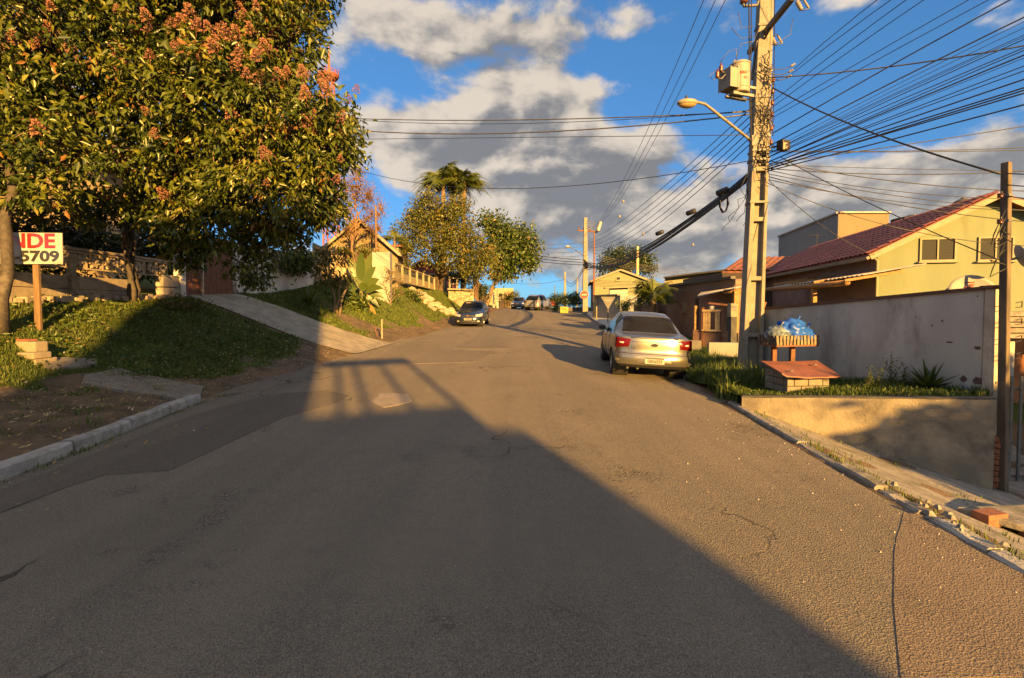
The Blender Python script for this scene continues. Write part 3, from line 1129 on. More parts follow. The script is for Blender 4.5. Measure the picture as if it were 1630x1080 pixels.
# gate of grey bars
GATE = mat('grey_gate_paint', (.15, .165, .175), (.11, .125, .135), scale=12, stain=(.10, .06, .04), sscale=8, samt=.5, rough=.5, metal=.2)
gt = thing('bar_gate', 'grey steel bar gate at the bottom of the sloping sidewalk', 'gate', (7.0, 6.6, -1.0))
g0, g1 = Vector((6.98, 6.62, 0)), Vector((9.4, 6.2, 0))
gd = (g1 - g0).normalized()
zg0 = gz(6.3, 5.5)
for z in (.42, -.86):
    MB().beam(g0 + Z * z, g1 + Z * z, .03, .04).build('rail', GATE, gt)
bar = MB().box((0, 0, 0), (.030, .030, 1.62), rz=math.atan2(gd.y, gd.x)).mesh('bar')
bar.materials.append(GATE)
i = 0
while i * .115 < (g1 - g0).length:
    p = g0 + gd * (i * .115 + .02) + Z * -.20 + Vector((0, -.036, 0))
    o = link('bar', bar, None, gt)
    o.location = p - Vector(gt.location)
    i += 1
MB().box(g0 + gd * .55 + Z * .1 + Vector((0, -.06, 0)), (.05, .03, .1)).build('latch', DARKMET, gt)

# shed of dark boards with an orange wall beyond the gate
sh = thing('garage_shed', 'dark board shed with an orange brown wall behind the grey bar gate', 'shed', (7.6, 8.0, -.8))
MB().box((9.0, 8.6, .15), (3.2, .15, 2.0)).build('wall', mat('orange_wall', (.36, .15, .05), (.25, .10, .04), scale=5, stain=(.10, .05, .03), sscale=2), sh)
for k in range(5):
    MB().box((9.2 + random.uniform(-.05, .05), 7.5, 1.16 + k * .085), (4.0, .9 - .05 * k, .07), rz=random.uniform(-.01, .01)).build('board', mat('old_grey_boards', (.20, .175, .15), (.12, .105, .09), scale=9, stain=(.06, .05, .04), sscale=4, bump=.6), sh)
MB().box((8.05, 7.35, .1), (.09, .09, 2.0)).build('post', WHITE, sh)
MB().box((9.4, 7.2, .1), (.09, .09, 2.0)).build('post', WHITE, sh)

# rubble where the sidewalk is broken
bs = thing('broken_slab', 'broken tilted concrete slab on terracotta bricks at the right edge of the sidewalk', 'rubble', (4.6, 3.85, gz(4.6, 3.85)))
zs = gz(4.5, 3.85)
mb = MB()
pl = [(4.02, 4.05), (4.9, 4.30), (6.2, 4.05), (6.1, 3.55), (5.0, 3.55), (4.35, 3.68)]
mb.prism([(x, y, gz(4.5, 3.9) + .18 - (x - 4.2) * .10) for x, y in pl], (0, 0, -.06))
mb.build('slab', SIDEW, bs, bevel=.01)
for k, (x, y, r_) in enumerate([(4.18, 3.92, .2), (4.42, 3.74, -.1), (4.66, 3.66, .05), (4.92, 3.63, 0), (5.18, 3.6, .1), (5.45, 3.62, -.06)]):
    MB().box((x, y, gz(x, y) + .065), (.22, .13, .11), rz=r_).build('brick', BRICK, bs, bevel=.006)
mb = MB()
pts = []
for k in range(15):
    y = random.uniform(2.9, 4.5)
    x = float(xR(y)) + random.uniform(.05, .3)
    pts.append((x, y, gz(x, y) + .05))
pebbles('rubble', pts, .035, mat('white_rubble', (.24, .22, .19), (.12, .11, .095), scale=20, bump=.6), 'crumbled whitewashed kerb rubble on the right edge of the road')

# ------------------------------------------------------------------ kennel
kn = thing('brick_kennel', 'small grey block hutch with a sagging rusty red sheet roof on the raised bed', 'kennel', (4.9, 7.9, .2))
kc = P(1287, 632, 7.55)
kz = bed_z(kc.x, kc.y) - .02
kr = R(4)
ka, kb = Vector((math.cos(kr), math.sin(kr), 0)), Vector((-math.sin(kr), math.cos(kr), 0))
k0 = Vector((kc.x, kc.y, kz)) - ka * .37
BLOCKM = mat('hutch_blocks', (.17, .155, .13), (.13, .118, .10), scale=8, stain=(.16, .14, .11), sscale=5, bump=.5)
MB().box(k0 + ka * .37 + kb * .34 + Z * .17, (.70, .55, .33), rz=kr).build('mortar_core', mat('mortar', (.16, .145, .125), (.12, .11, .095), scale=12), kn)
for r_ in range(3):
    n = 3
    xs_ = [0, .25, .5, .74] if r_ % 2 == 0 else [0, .125, .375, .625, .74]
    for a, b in zip(xs_[:-1], xs_[1:]):
        MB().box(k0 + ka * ((a + b) / 2) + kb * .055 + Z * (.06 + r_ * .115), (b - a - .012, .09, .103), rz=kr).build('block', BLOCKM, kn, bevel=.004)
    for q in range(2):
        MB().box(k0 + ka * .03 + kb * (.22 + q * .25) + Z * (.06 + r_ * .115), (.08, .235, .103), rz=kr).build('block', BLOCKM, kn, bevel=.004)
rf = MB()
nx = 12
top, bot = [], []
for i in range(nx + 1):
    t = i / nx
    sag = -.025 * math.sin(t * math.pi) + random.uniform(-.006, .006)
    a = k0 + ka * (-.24 + 1.00 * t) + kb * (-.20) + Z * (.315 + sag + (.03 if i == 0 else 0) - .02 * t)
    b = k0 + ka * (-.12 + 1.05 * t) + kb * .55 + Z * (.46 + sag * .5)
    top.append(a); bot.append(b)
V = [p for p in top] + [p for p in bot] + [p + Z * .022 for p in top] + [p + Z * .022 for p in bot]
n1 = nx + 1
F = []
for i in range(nx):
    F += [(i, n1 + i, n1 + i + 1, i + 1), (2 * n1 + i, 2 * n1 + i + 1, 3 * n1 + i + 1, 3 * n1 + i), (i, i + 1, 2 * n1 + i + 1, 2 * n1 + i), (n1 + i, 3 * n1 + i, 3 * n1 + i + 1, n1 + i + 1)]
F += [(0, 2 * n1, 3 * n1, n1), (nx, n1 + nx, 3 * n1 + nx, 2 * n1 + nx)]
rf.add(V, F)
fixn(rf.build('roof_sheet', mat('rusty_red_sheet', (.20, .075, .055), (.145, .055, .042), scale=4, stain=(.12, .06, .045), sscale=3, samt=.7, rough=.6, bump=.4, bscale=25), kn))
for (a, b) in ((.02, .05), (.66, .35)):
    MB().lathe(k0 + ka * a + kb * (-.1 + b) + Z * (.372 + .2 * b), [(.035, 0), (.03, .012), (.005, .016)], n=9).build('washer', METAL, kn)

# ------------------------------------------------------------------ basket for rubbish
bk = thing('trash_basket', 'raised rusty slatted rubbish basket on two posts beside the concrete pole', 'trash bin', (4.9, 8.2, .1))
bc = P(1255, 548, 8.3)
ba = Vector((.97, .22, 0)).normalized()
bb = Vector((-.22, .97, 0)).normalized()
Lb, Wb = .90, .42
zf = bc.z - .03
BASK = mat('basket_iron', (.055, .045, .038), (.035, .03, .027), scale=15, stain=(.16, .07, .03), sscale=6, samt=.6, rough=.7)
zb = bed_z(bc.x, bc.y)
for s in (-.22, .18):
    p = Vector((bc.x, bc.y, 0)) + ba * s + bb * .1
    MB().beam((p.x, p.y, zb - .1), (p.x, p.y, zf), .075, .075, up=(0, 1, 0)).build('post', RUST, bk)
MB().box((bc.x, bc.y, zf + .015), (Lb, Wb, .03), ax=(ba, bb, Z)).build('base_frame', RUST, bk)
slat = MB().box((0, 0, 0), (.045, .018, .17), rz=math.atan2(ba.y, ba.x)).mesh('slat')
slat.materials.append(mat('basket_slat', (.20, .16, .10), (.10, .075, .05), scale=12, stain=(.06, .04, .03), sscale=9, samt=.8))
slat2 = MB().box((0, 0, 0), (.018, .045, .17), rz=math.atan2(ba.y, ba.x)).mesh('slat')
slat2.materials.append(BASK)
C0 = Vector((bc.x, bc.y, zf + .115))
for sgn in (-1, 1):
    n = 13
    for k in range(n):
        o = link('slat', slat, None, bk)
        o.location = C0 + ba * (Lb * (k / (n - 1) - .5) * .97) + bb * (sgn * (Wb / 2)) - Vector(bk.location)
        o.rotation_euler = (random.uniform(-.06, .06), random.uniform(-.09, .09), 0)
    for k in range(6):
        o = link('slat', slat2, None, bk)
        o.location = C0 + ba * (sgn * Lb / 2) + bb * (Wb * (k / 5 - .5) * .9) - Vector(bk.location)
for zz in (.07, .16):
    for sgn in (-1, 1):
        MB().beam(Vector((bc.x, bc.y, zf + zz)) - ba * Lb / 2 + bb * (sgn * (Wb / 2 - .016)), Vector((bc.x, bc.y, zf + zz)) + ba * Lb / 2 + bb * (sgn * (Wb / 2 - .016)), .012, .02).build('rail', BASK, bk)


def bag(name, label, c, r, m, seed):
    """a knotted plastic bag with creases"""
    random.seed(seed)
    bm = bmesh.new()
    bmesh.ops.create_icosphere(bm, subdivisions=4, radius=1)
    dirs = [Vector((random.gauss(0, 1), random.gauss(0, 1), random.gauss(0, 1))).normalized() for _ in range(13)]
    for v in bm.verts:
        n = v.co.normalized()
        k = 1.0
        for d in dirs:
            w = n.dot(d)
            k -= .055 * math.exp(-((w - .55) / .11) ** 2)
            k += .03 * math.sin(w * 17 + d.x * 6)
        if n.z < -.35:
            n = Vector((n.x, n.y, -.35 + (n.z + .35) * .2))
        v.co = Vector((n.x * r[0], n.y * r[1], n.z * r[2])) * k
    me = bpy.data.meshes.new(name)
    bm.to_mesh(me)
    bm.free()
    root = thing(name, label, 'rubbish bag', c)
    link('bag_body', me, m, root, smooth=True)
    kt = MB()
    t = Vector((r[0] * .25, -r[1] * .1, r[2] * .86))
    kt.tube([t, t + Vector((.01, 0, .025)), t + Vector((.03, .01, .06)), t + Vector((.05, .0, .10))], [.02, .010, .014, .022], 7)
    kt.build('bag_knot', m, root, smooth=True, local=True)
    random.seed(seed + 100)
    return root


BLUEBAG = mat('blue_plastic', (.025, .125, .60), (.018, .085, .45), scale=6, rough=.3, bump=.5, bscale=30, spec=.4, trans=.25)
GREYBAG = mat('pale_plastic', (.15, .19, .23), (.10, .13, .16), scale=6, rough=.22, bump=.5, bscale=35, trans=.3)
bag('trash_bag', 'large bright blue plastic bag on top of the rubbish basket', C0 + ba * .07 + Z * .10, (.33, .22, .27), BLUEBAG, 3)
bag('trash_bag', 'smaller sagging blue plastic bag lying low at the middle of the basket', C0 + ba * .30 - bb * .03 + Z * .05, (.20, .19, .17), BLUEBAG, 9)
bag('trash_bag', 'pale translucent plastic bag at the left end of the basket', C0 - ba * .26 + Z * .06, (.23, .20, .19), GREYBAG, 5)


# ------------------------------------------------------------------ houses
def frame_of(O, head):
    """a: along the front (to the right), b: away from the viewer"""
    return Vector((math.cos(head), -math.sin(head), 0)), Vector((math.sin(head), math.cos(head), 0))


def window(parent, O, a, out, s, z, w, h, fm, gm, panes=2, depth=.08, name='window', bars=0, lowz=None):
    """O + a*s at height z is the lower left corner on the wall face; out: outward normal"""
    root_f = MB()
    t = .05
    c = O + a * (s + w / 2) + Z * (z + h / 2)
    for (ds, dz, sw, sh_) in ((-w / 2 + t / 2, 0, t, h), (w / 2 - t / 2, 0, t, h), (0, h / 2 - t / 2, w - 2 * t, t), (0, -h / 2 + t / 2, w - 2 * t, t)):
        root_f.box(c + a * ds + Z * dz + out * .012, (sw, .07, sh_), ax=(a, out, Z))
    f = root_f.build(name, fm, parent)
    iw = (w - 2 * t - (panes - 1) * .04) / panes
    for k in range(panes):
        x = -w / 2 + t + iw / 2 + k * (iw + .04)
        MB().box(c + a * x + out * .004, (iw - .004, .012, h - 2 * t - .004), ax=(a, out, Z)).build('pane', gm, f)
        if k:
            MB().box(c + a * (x - iw / 2 - .02) + out * .016, (.04, .05, h - 2 * t - .002), ax=(a, out, Z)).build('mullion', fm, f)
        for q in range(bars):
            MB().box(c + a * x + out * .014 + Z * ((q + .5) / bars - .5) * (h - 2 * t), (iw - .006, .008, .012), ax=(a, out, Z)).build('louvre', gm, f)
    MB().box(c + Z * (-h / 2 - .025) + out * .05, (w + .12, .14, .04), ax=(a, out, Z)).build('sill', fm, f)
    return f


def tile_mesh(w, l, m, name='roof_tile'):
    V, F = [], []
    n = 4
    for k, (y, lift) in enumerate(((0, .026), (l, 0))):
        for i in range(n + 1):
            t = i / n
            V.append((w * (t - .5), y, lift + .05 * math.sin(t * math.pi)))
    for i in range(n + 1):
        V.append((V[i][0], 0, V[i][2] - .022))
    for i in range(n):
        F.append((i, i + 1, n + 2 + i, n + 1 + i))
        F.append((2 * (n + 1) + i, 2 * (n + 1) + i + 1, i + 1, i))
    me = bpy.data.meshes.new(name)
    me.from_pydata(V, [], F)
    me.materials.append(m)
    return me


def tile_slope(parent, P0, along, up, L, S, m, tw=.30, tl=.36, limit=290, near=None):
    """rows of tiles from the eave corner P0; nearest ones singly, the rest joined"""
    nor = along.cross(up).normalized()
    if nor.z < 0:
        nor = -nor
    na, nu = int(L / tw), int(math.ceil(S / tl))
    tw, tl2 = L / na, S / nu
    me = tile_mesh(tw, tl2 + .05, m)
    spots = []
    for j in range(nu):
        for i in range(na):
            spots.append((P0 + along * (tw * (i + .5)) + up * (tl2 * j) + nor * .03))
    spots.sort(key=lambda p: (p - Vector((0, 0, CAMH))).length)
    rot = Matrix((along, up, nor)).transposed()
    if rot.determinant() < 0:
        rot = Matrix((-along, up, nor)).transposed()
    q = rot.to_quaternion()
    rest = []
    for k, p in enumerate(spots):
        if k < limit:
            o = link('roof_tile', me, None, parent)
            o.rotation_mode = 'QUATERNION'
            o.rotation_quaternion = q
            o.location = p + nor * random.uniform(-.004, .004) - world_off(parent)
        else:
            rest.append(p)
    if rest:
        V0 = np.array([v.co for v in me.vertices])
        F0 = [tuple(f.vertices) for f in me.polygons]
        Rm = np.array(rot)
        mb = MB()
        for p in rest:
            mb.add((V0 @ Rm.T) + np.array(p), F0)
        tag(mb.build('roof_tiles', m, parent), None, kind='stuff')


def gable_house(name, label, O, head, w, dep, zb, ze, zr, wall_m, roof_m, over=.35, front=.3, windows=(), trim=None, tiles=False, thick=.12, roofs=(0, 1), cat='house', tw=.30, tl=.36, limit=290):
    """gable end towards the viewer; O: its left lower corner"""
    O = Vector(O)
    a, b = frame_of(O, head)
    root = thing(name, label, cat, (O.x, O.y, zb))
    B = Vector((O.x, O.y, 0))
    pent = [B + Z * zb, B + a * w + Z * zb, B + a * w + Z * ze, B + a * w / 2 + Z * zr, B + Z * ze]
    fixn(MB().prism(pent, b * dep).build('wall', wall_m, root))
    sl_ = math.atan2(zr - ze, w / 2)
    nrm = [Vector((0, 0, 0))] * 2
    for k, sg in ((0, -1), (1, 1)):
        if k not in roofs:
            continue
        rid = B + a * w / 2 + Z * zr
        eav = B + a * (0 if sg < 0 else w) + Z * ze
        d = (eav - rid).normalized()
        eav = eav + d * over
        n = Vector((0, 0, 1)) - d * d.z
        n.normalize()
        o0 = -b * front
        bb_ = b * (dep + 2 * front)
        base = [rid + o0 + n * .004, eav + o0 + n * .004, eav + o0 + bb_ + n * .004, rid + o0 + bb_ + n * .004]
        rf_ = MB().hexa(base, [p + n * thick for p in base]).build('roof', roof_m, root)
        fixn(rf_)
        # a pale board closes the gable edge
        if trim is not None:
            MB().beam(rid + o0 - b * .013 + n * .02, eav + o0 - b * .013 + n * .02, .022, .16, up=n).build('barge_board', trim, rf_)
            if sg < 0 or True:
                MB().beam(eav + o0 + n * .03 + d * .05, eav + o0 + bb_ + n * .03 + d * .05, .10, .09, up=n).build('gutter', trim, rf_)
        if tiles and sg < 0:
            tile_slope(rf_, eav + o0 + n * (thick - .012), b, -d, (dep + 2 * front), (rid - eav).length, roof_m, tw, tl, limit)
    for wd_ in windows:
        s, z, ww, hh, fm, gm = wd_[:6]
        window(root, B, a, -b, s, z, ww, hh, fm, gm, *(wd_[6:]))
    return root, a, b


YELL = mat('yellow_plaster', (.136, .163, .103), (.122, .147, .093), scale=2, stain=(.10, .105, .058), sscale=1.4, samt=.5, bump=.2, vec_scale=(1, 1, .3))
CREAM = mat('cream_trim', (.24, .21, .15), (.205, .18, .125), scale=4)
SHUT = mat('grey_louvre_glass', (.030, .032, .034), (.022, .024, .026), scale=40, spec=.06, rough=.55, bump=.05)
DGLASS = glass_dark('dark_glass')
hd = R(12)
yh, ya, yb = gable_house('yellow_house', 'pale yellow gabled house with two louvred windows above the plaster wall', (12.0, 15.0, 0), hd, 6.15, 12.4, -.9, 3.40, 5.02, YELL, TILE, over=.42, front=.35,
                         windows=[(1.17, 3.08, 1.0, .75, CREAM, SHUT, 2, .08, 'window', 7), (2.75, 3.06, .94, .76, CREAM, SHUT, 2, .08, 'window', 7)], trim=CREAM, tiles=True)
# brown painted lining of the shaded flank
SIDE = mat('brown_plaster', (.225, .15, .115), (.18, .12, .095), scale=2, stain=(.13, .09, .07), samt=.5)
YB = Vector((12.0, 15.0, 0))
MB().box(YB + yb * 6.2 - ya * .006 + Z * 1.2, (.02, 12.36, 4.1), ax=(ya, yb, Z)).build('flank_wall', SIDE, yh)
dp = MB()
dp.tube([YB - ya * .20 - yb * .12 + Z * 3.25, YB - ya * .05 - yb * .10 + Z * 3.12, YB - ya * .05 - yb * .10 + Z * -.6], .045, 8)
dp.build('downpipe', CREAM, yh, smooth=True)
MB().box(YB - ya * .03 + yb * 1.6 + Z * 1.9, (.04, .14, .12), ax=(ya, yb, Z)).build('vent', DARKMET, yh)
# water tank lids on the ridge
for k, (u, v, Y, r_) in enumerate([(1452, 347, 19.0, .62), (1533, 320, 16.4, .24)]):
    c = P(u, v, Y)
    tk = thing('roof_tank' if k == 0 else 'roof_vent', 'wide dark water tank lid showing above the red tiled roof' if k == 0 else 'small dark round vent cap on the ridge of the red roof', 'tank' if k == 0 else 'vent', c - Z * .5)
    MB().lathe(c - Z * .5, [(r_ * .9, 0), (r_ * .95, .38), (r_ * 1.12, .40), (r_ * 1.12, .47), (r_ * .5, .56), (.02, .58)], n=22).build('tank_body', mat('tank_grey', (.06, .062, .065), (.04, .042, .045)), tk, smooth=False)
    MB().lathe(c + Z * .06, [(r_ * .3, 0), (r_ * .3, .04), (.02, .05)], n=14).build('lid_knob', DARKMET, tk)

# annex porch on the shaded flank: corrugated sheet, log beam, posts
CORR = mat('corrugated_sheet', (.40, .37, .32), (.30, .28, .24), scale=4, stain=(.16, .13, .10), sscale=2)
LOG = mat('peeled_log', (.30, .17, .06), (.22, .115, .042), scale=8, bump=.4, vec_scale=(1, 1, 1))


def corrugated(parent, A, B, C, D, m, waves=30, amp=.025, name='roof_sheet', nv=6):
    """A-B eave, D-C top; waves run from eave to top"""
    A, B, C, D = map(Vector, (A, B, C, D))
    n = (B - A).cross(D - A).normalized()
    if n.z < 0: n = -n
    N = waves * 6
    V, F = [], []
    for j in range(2):
        for i in range(N + 1):
            t = i / N
            p = (A if j == 0 else D).lerp(B if j == 0 else C, t)
            V.append(p + n * amp * math.sin(t * waves * 2 * math.pi))
    m0 = len(V)
    V += [p - n * .008 for p in V]
    for i in range(N):
        a, b = i, N + 1 + i
        F += [(a, a + 1, b + 1, b), (m0 + a, m0 + b, m0 + b + 1, m0 + a + 1), (a, m0 + a, m0 + a + 1, a + 1), (b, b + 1, m0 + b + 1, m0 + b)]
    F += [(0, N + 1, m0 + N + 1, m0), (N, m0 + N, m0 + 2 * N + 1, 2 * N + 1)]
    return MB().add(V, F).build(name, m, parent)


pc = thing('lean_to_porch', 'lean-to porch with corrugated sheet and log beam along the brown flank of the yellow house', 'porch', (11, 16, -.6))
pA, pB = P(1374, 438, 14.3), P(1228, 458, 20.5)
off_in = ya * 1.7 + Z * .32
corrugated(pc, pA, pB, pB + off_in, pA + off_in, CORR, 26)
MB().tube([P(1349, 450, 14.5), P(1290, 456, 16.8), P(1215, 462, 20.4)], [.09, .10, .095], 10).build('log_beam', LOG, pc, smooth=True)
for (u, v, Y) in ((1296, 455, 16.6), (1212, 463, 20.4)):
    t_ = P(u, v, Y)
    MB().beam((t_.x, t_.y, t_.z), (t_.x, t_.y, -.7), .15, .15, up=(0, 1, 0)).build('post', LOG, pc, bevel=.02)
for u, Y in ((1350, 14.45), (1300, 16.4), (1262, 18.3), (1236, 19.7)):
    q = P(u, 447 + (1350 - u) * .055, Y)
    MB().beam(q - ya * .1, q + ya * 1.5 + Z * .28, .07, .08).build('rafter', LOG, pc)
# inner rooms seen under the porch
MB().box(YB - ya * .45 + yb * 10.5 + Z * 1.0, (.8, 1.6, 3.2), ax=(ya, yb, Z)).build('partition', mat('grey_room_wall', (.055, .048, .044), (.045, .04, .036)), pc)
# potted plants on the coping
pot = thing('potted_plant', 'small potted flowers on the coping behind the concrete pole', 'plant', (5.72, 10.5, 1.55))
MB().lathe((5.74, 10.45, 1.585), [(.06, 0), (.09, .12), (.095, .14)], n=12).build('pot', BRICK, pot)

# big grey and orange block behind
gb = thing('block_building', 'flat roofed block with grey flank and orange front behind the red roof', 'building', (25, 35, 0))
c0 = P(1335, 340, 30)
c1 = P(1415, 340, 30)
c2 = P(1240, 376, 40)
zt = c0.z
fl = Vector((c2.x - c0.x, c2.y - c0.y, 0))
fr = Vector((c1.x - c0.x, c1.y - c0.y, 0)) * 1.0
base = [Vector((c0.x, c0.y, -1)), Vector((c1.x, c1.y, -1)), Vector((c1.x, c1.y, -1)) + fl, Vector((c0.x, c0.y, -1)) + fl]
fixn(MB().hexa(base, [Vector((p.x, p.y, zt)) for p in base]).build('wall', mat('orange_render', (.155, .112, .068), (.138, .10, .06), scale=1.2), gb))
q = [Vector((p.x, p.y, -1)) for p in (base[0], base[3])]
nn = Vector((-fl.y, fl.x, 0)).normalized()
fixn(MB().prism([q[0] + nn * .02, q[1] + nn * .02, Vector((q[1].x, q[1].y, zt)) + nn * .02, Vector((q[0].x, q[0].y, zt)) + nn * .02], nn * -.015).build('flank_wall', mat('grey_render', (.19, .185, .18), (.165, .16, .155), scale=.8), gb))
cp = MB()
for i_ in range(4):
    p_, q_ = base[i_], base[(i_ + 1) % 4]
    cp.beam(Vector((p_.x, p_.y, zt + .05)), Vector((q_.x, q_.y, zt + .05)), .30, .10)
cp.build('parapet', mat('parapet_grey', (.36, .34, .31)), gb)
at = thing('tv_antenna', 'thin television antenna against the grey flank of the block building', 'antenna', P(1300, 392, 24))
a0 = P(1300, 392, 24)
MB().tube([a0 - Z * .3, a0 + Z * .62], .018, 6).build('mast', DARKMET, at)
for k in range(5):
    q = a0 + Z * .55 + Vector((-.42 + .15 * k, 0, 0))
    MB().tube([q + Vector((0, -.14 + .015 * k, 0)), q + Vector((0, .14 - .015 * k, 0))], .012, 5).build('element', DARKMET, at)
MB().tube([a0 + Z * .55 + Vector((-.5, 0, 0)), a0 + Z * .55 + Vector((.22, 0, 0))], .014, 5).build('boom', DARKMET, at)

# tiled house beyond the pole with an open hip
h2 = thing('tiled_house', 'house with an old red barrel tile roof behind the near concrete pole', 'house', (14, 26, 0))
hA, hB = P(1150, 432, 26), P(1262, 432, 24)
hW = hA.lerp(hB, .42)
hT0, hT1 = P(1200, 411, 29), P(1258, 411, 28)
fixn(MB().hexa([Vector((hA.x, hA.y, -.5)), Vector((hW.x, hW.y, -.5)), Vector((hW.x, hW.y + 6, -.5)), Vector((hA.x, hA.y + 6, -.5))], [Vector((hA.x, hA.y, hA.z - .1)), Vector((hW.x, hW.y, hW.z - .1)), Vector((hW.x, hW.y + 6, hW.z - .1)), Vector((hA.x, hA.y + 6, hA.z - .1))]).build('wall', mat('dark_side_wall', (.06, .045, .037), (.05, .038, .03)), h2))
fixn(MB().hexa([hA - Z * .1, hB - Z * .1, hT1 - Z * .1, hT0 - Z * .1], [hA, hB, hT1, hT0]).build('roof', TILE_OLD, h2))
fixn(MB().prism([hA, hT0, P(1150, 430, 33)], Z * -.1).build('roof', TILE_OLD, h2))
al = (hB - hA).normalized()
upv = ((hT0 + hT1) / 2 - (hA + hB) / 2).normalized()
tile_slope(h2, hA + upv * .02, al, upv, (hB - hA).length, (hT1 - hB).length, TILE_OLD, .34, .42, 60)

# ------------------------------------------------------------------ vegetation builders
def leaf_arrays(C, size, droop=.3, aspect=.42, up_bias=.35, fold=.18, outward=None):
    """C (n,3): leaf bases -> folded four-corner leaves"""
    n = len(C)
    d = rng.normal(size=(n, 3))
    if outward is not None:
        d = d * .75 + outward
    d[:, 2] -= droop
    d /= np.linalg.norm(d, axis=1)[:, None]
    r = rng.normal(size=(n, 3))
    r[:, 2] += up_bias
    s = np.cross(d, r)
    s /= np.linalg.norm(s, axis=1)[:, None] + 1e-9
    nn = np.cross(s, d)
    L = (size * rng.uniform(.42, 1.3, n))[:, None]
    w = L * aspect * rng.uniform(.75, 1.2, n)[:, None]
    a = C
    tip = C + d * L - np.array([0, 0, .12]) * L
    m = C + d * L * .48
    l = m + s * w * .5 + nn * L * fold
    rr = m - s * w * .5 + nn * L * fold
    return np.stack([a, rr, tip, l], 1)


def quads_mesh(name, Q, tint, folded=True):
    n = len(Q)
    V = Q.reshape(-1, 3)
    i = np.arange(n)[:, None] * 4
    me = np_mesh(name, V, None, np.concatenate([i + np.array([0, 1, 2]), i + np.array([0, 2, 3])]))
    attr(me, 'tint', np.repeat(tint, 4))
    return me


def clump_points(blobs, n_clump, per, r_clump, shell=.55):
    """clump centres spread through ellipsoids, denser towards the outside; then leaf bases in each clump"""
    vol = np.array([b[1][0] * b[1][1] * b[1][2] for b in blobs]) ** .75
    cnt = (n_clump * vol / vol.sum()).astype(int) + 1
    cl, out = [], []
    for (c, r), k in zip(blobs, cnt):
        d = rng.normal(size=(k, 3))
        d /= np.linalg.norm(d, axis=1)[:, None]
        rad = shell + (1 - shell) * rng.uniform(0, 1, k) ** .6
        rad = np.where(rng.uniform(0, 1, k) < .18, rng.uniform(.15, shell, k), rad) * rng.uniform(.85, 1.12, k)
        cl.append(np.array(c) + d * rad[:, None] * np.array(r))
        out.append(d)
    cl = np.concatenate(cl)
    out = np.concatenate(out)
    nl = len(cl)
    rep = np.repeat(np.arange(nl), per)
    C = cl[rep] + rng.normal(size=(nl * per, 3)) * (r_clump * .55)
    return cl, out, C, rep


def crown(parent, blobs, n_clump, per, r_clump, size, m, name='crown', droop=.3, aspect=.42, shell=.55, keep=None, tvar=.16, local=False, kind=None, minz=None):
    cl, out, C, rep = clump_points(blobs, n_clump, per, r_clump, shell)
    base_t = np.clip(rng.normal(.5, .2, len(cl)), 0, .92)
    tint = np.clip(base_t[rep] + rng.normal(0, tvar, len(C)), 0, 1)
    if keep is not None:
        k = keep(C)
        C, rep, tint = C[k], rep[k], tint[k]
    Q = leaf_arrays(C, size, droop, aspect, outward=out[rep] * .6)
    off = np.array(world_off(parent)) if parent is not None and not local else np.zeros(3)
    me = quads_mesh(name, Q - off, tint)
    o = link(name, me, m, parent)
    if kind:
        o['kind'] = kind
    return o, cl, out, Q, tint


def bough(p0, p1, sag=.0, wob=.06, n=6):
    p0, p1 = Vector(p0), Vector(p1)
    L = (p1 - p0).length
    pts = []
    for i in range(n + 1):
        t = i / n
        q = p0.lerp(p1, t) + Z * (sag * L * math.sin(t * math.pi))
        if 0 < i < n:
            q += Vector((random.gauss(0, wob), random.gauss(0, wob), random.gauss(0, wob * .6))) * L * .35
        pts.append(q)
    return pts


def tree_wood(root, base, fork, tips, r0, m, twigs=None, name='trunk', r_tip=.02, stems=1, spread=.12):
    """trunk from base to fork, limbs to every tip; each limb a part"""
    base, fork = Vector(base), Vector(fork)
    mb = MB()
    for s in range(stems):
        o = Vector((random.uniform(-1, 1) * spread, random.uniform(-1, 1) * spread, 0)) if stems > 1 else Vector((0, 0, 0))
        pts = bough(base + o, fork + o * 2.0, 0, .05, 7)
        pts[0] = pts[0] - Z * .2
        rr = [r0 * (1.35 if i == 0 else 1.0 - .35 * i / 7) for i in range(8)]
        mb.tube(pts, rr, 9)
    tr = mb.build(name, m, root, smooth=True)
    ends = []
    for t in tips:
        t = Vector(t)
        pts = bough(fork + Vector((random.gauss(0, r0 * .6), random.gauss(0, r0 * .6), random.uniform(-.5, .1))), t, .10, .10, 7)
        rr = [max(r_tip, r0 * .55 * (1 - .8 * i / 7)) for i in range(8)]
        MB().tube(pts, rr, 7).build('limb', m, root, smooth=True)
        ends.append(pts)
    return tr, ends


def twigs(root, ends, targets, m, r=.012, n_max=400, name='twigs', n=5, local=False):
    """fine branches from the limbs to leaf clumps, joined"""
    mb = MB()
    allp = [p for pts in ends for p in pts[2:]]
    A = np.array(allp)
    idx = rng.permutation(len(targets))[:n_max]
    for i in idx:
        t = np.array(targets[i])
        k = int(np.argmin(((A - t) ** 2).sum(1)))
        pts = bough(A[k], t, random.uniform(-.05, .12), .12, 4)
        mb.tube(pts, [r * (1 - .7 * j / 4) + .003 for j in range(5)], 4, caps=False)
    return tag(mb.build(name, m, root), None, kind='stuff')


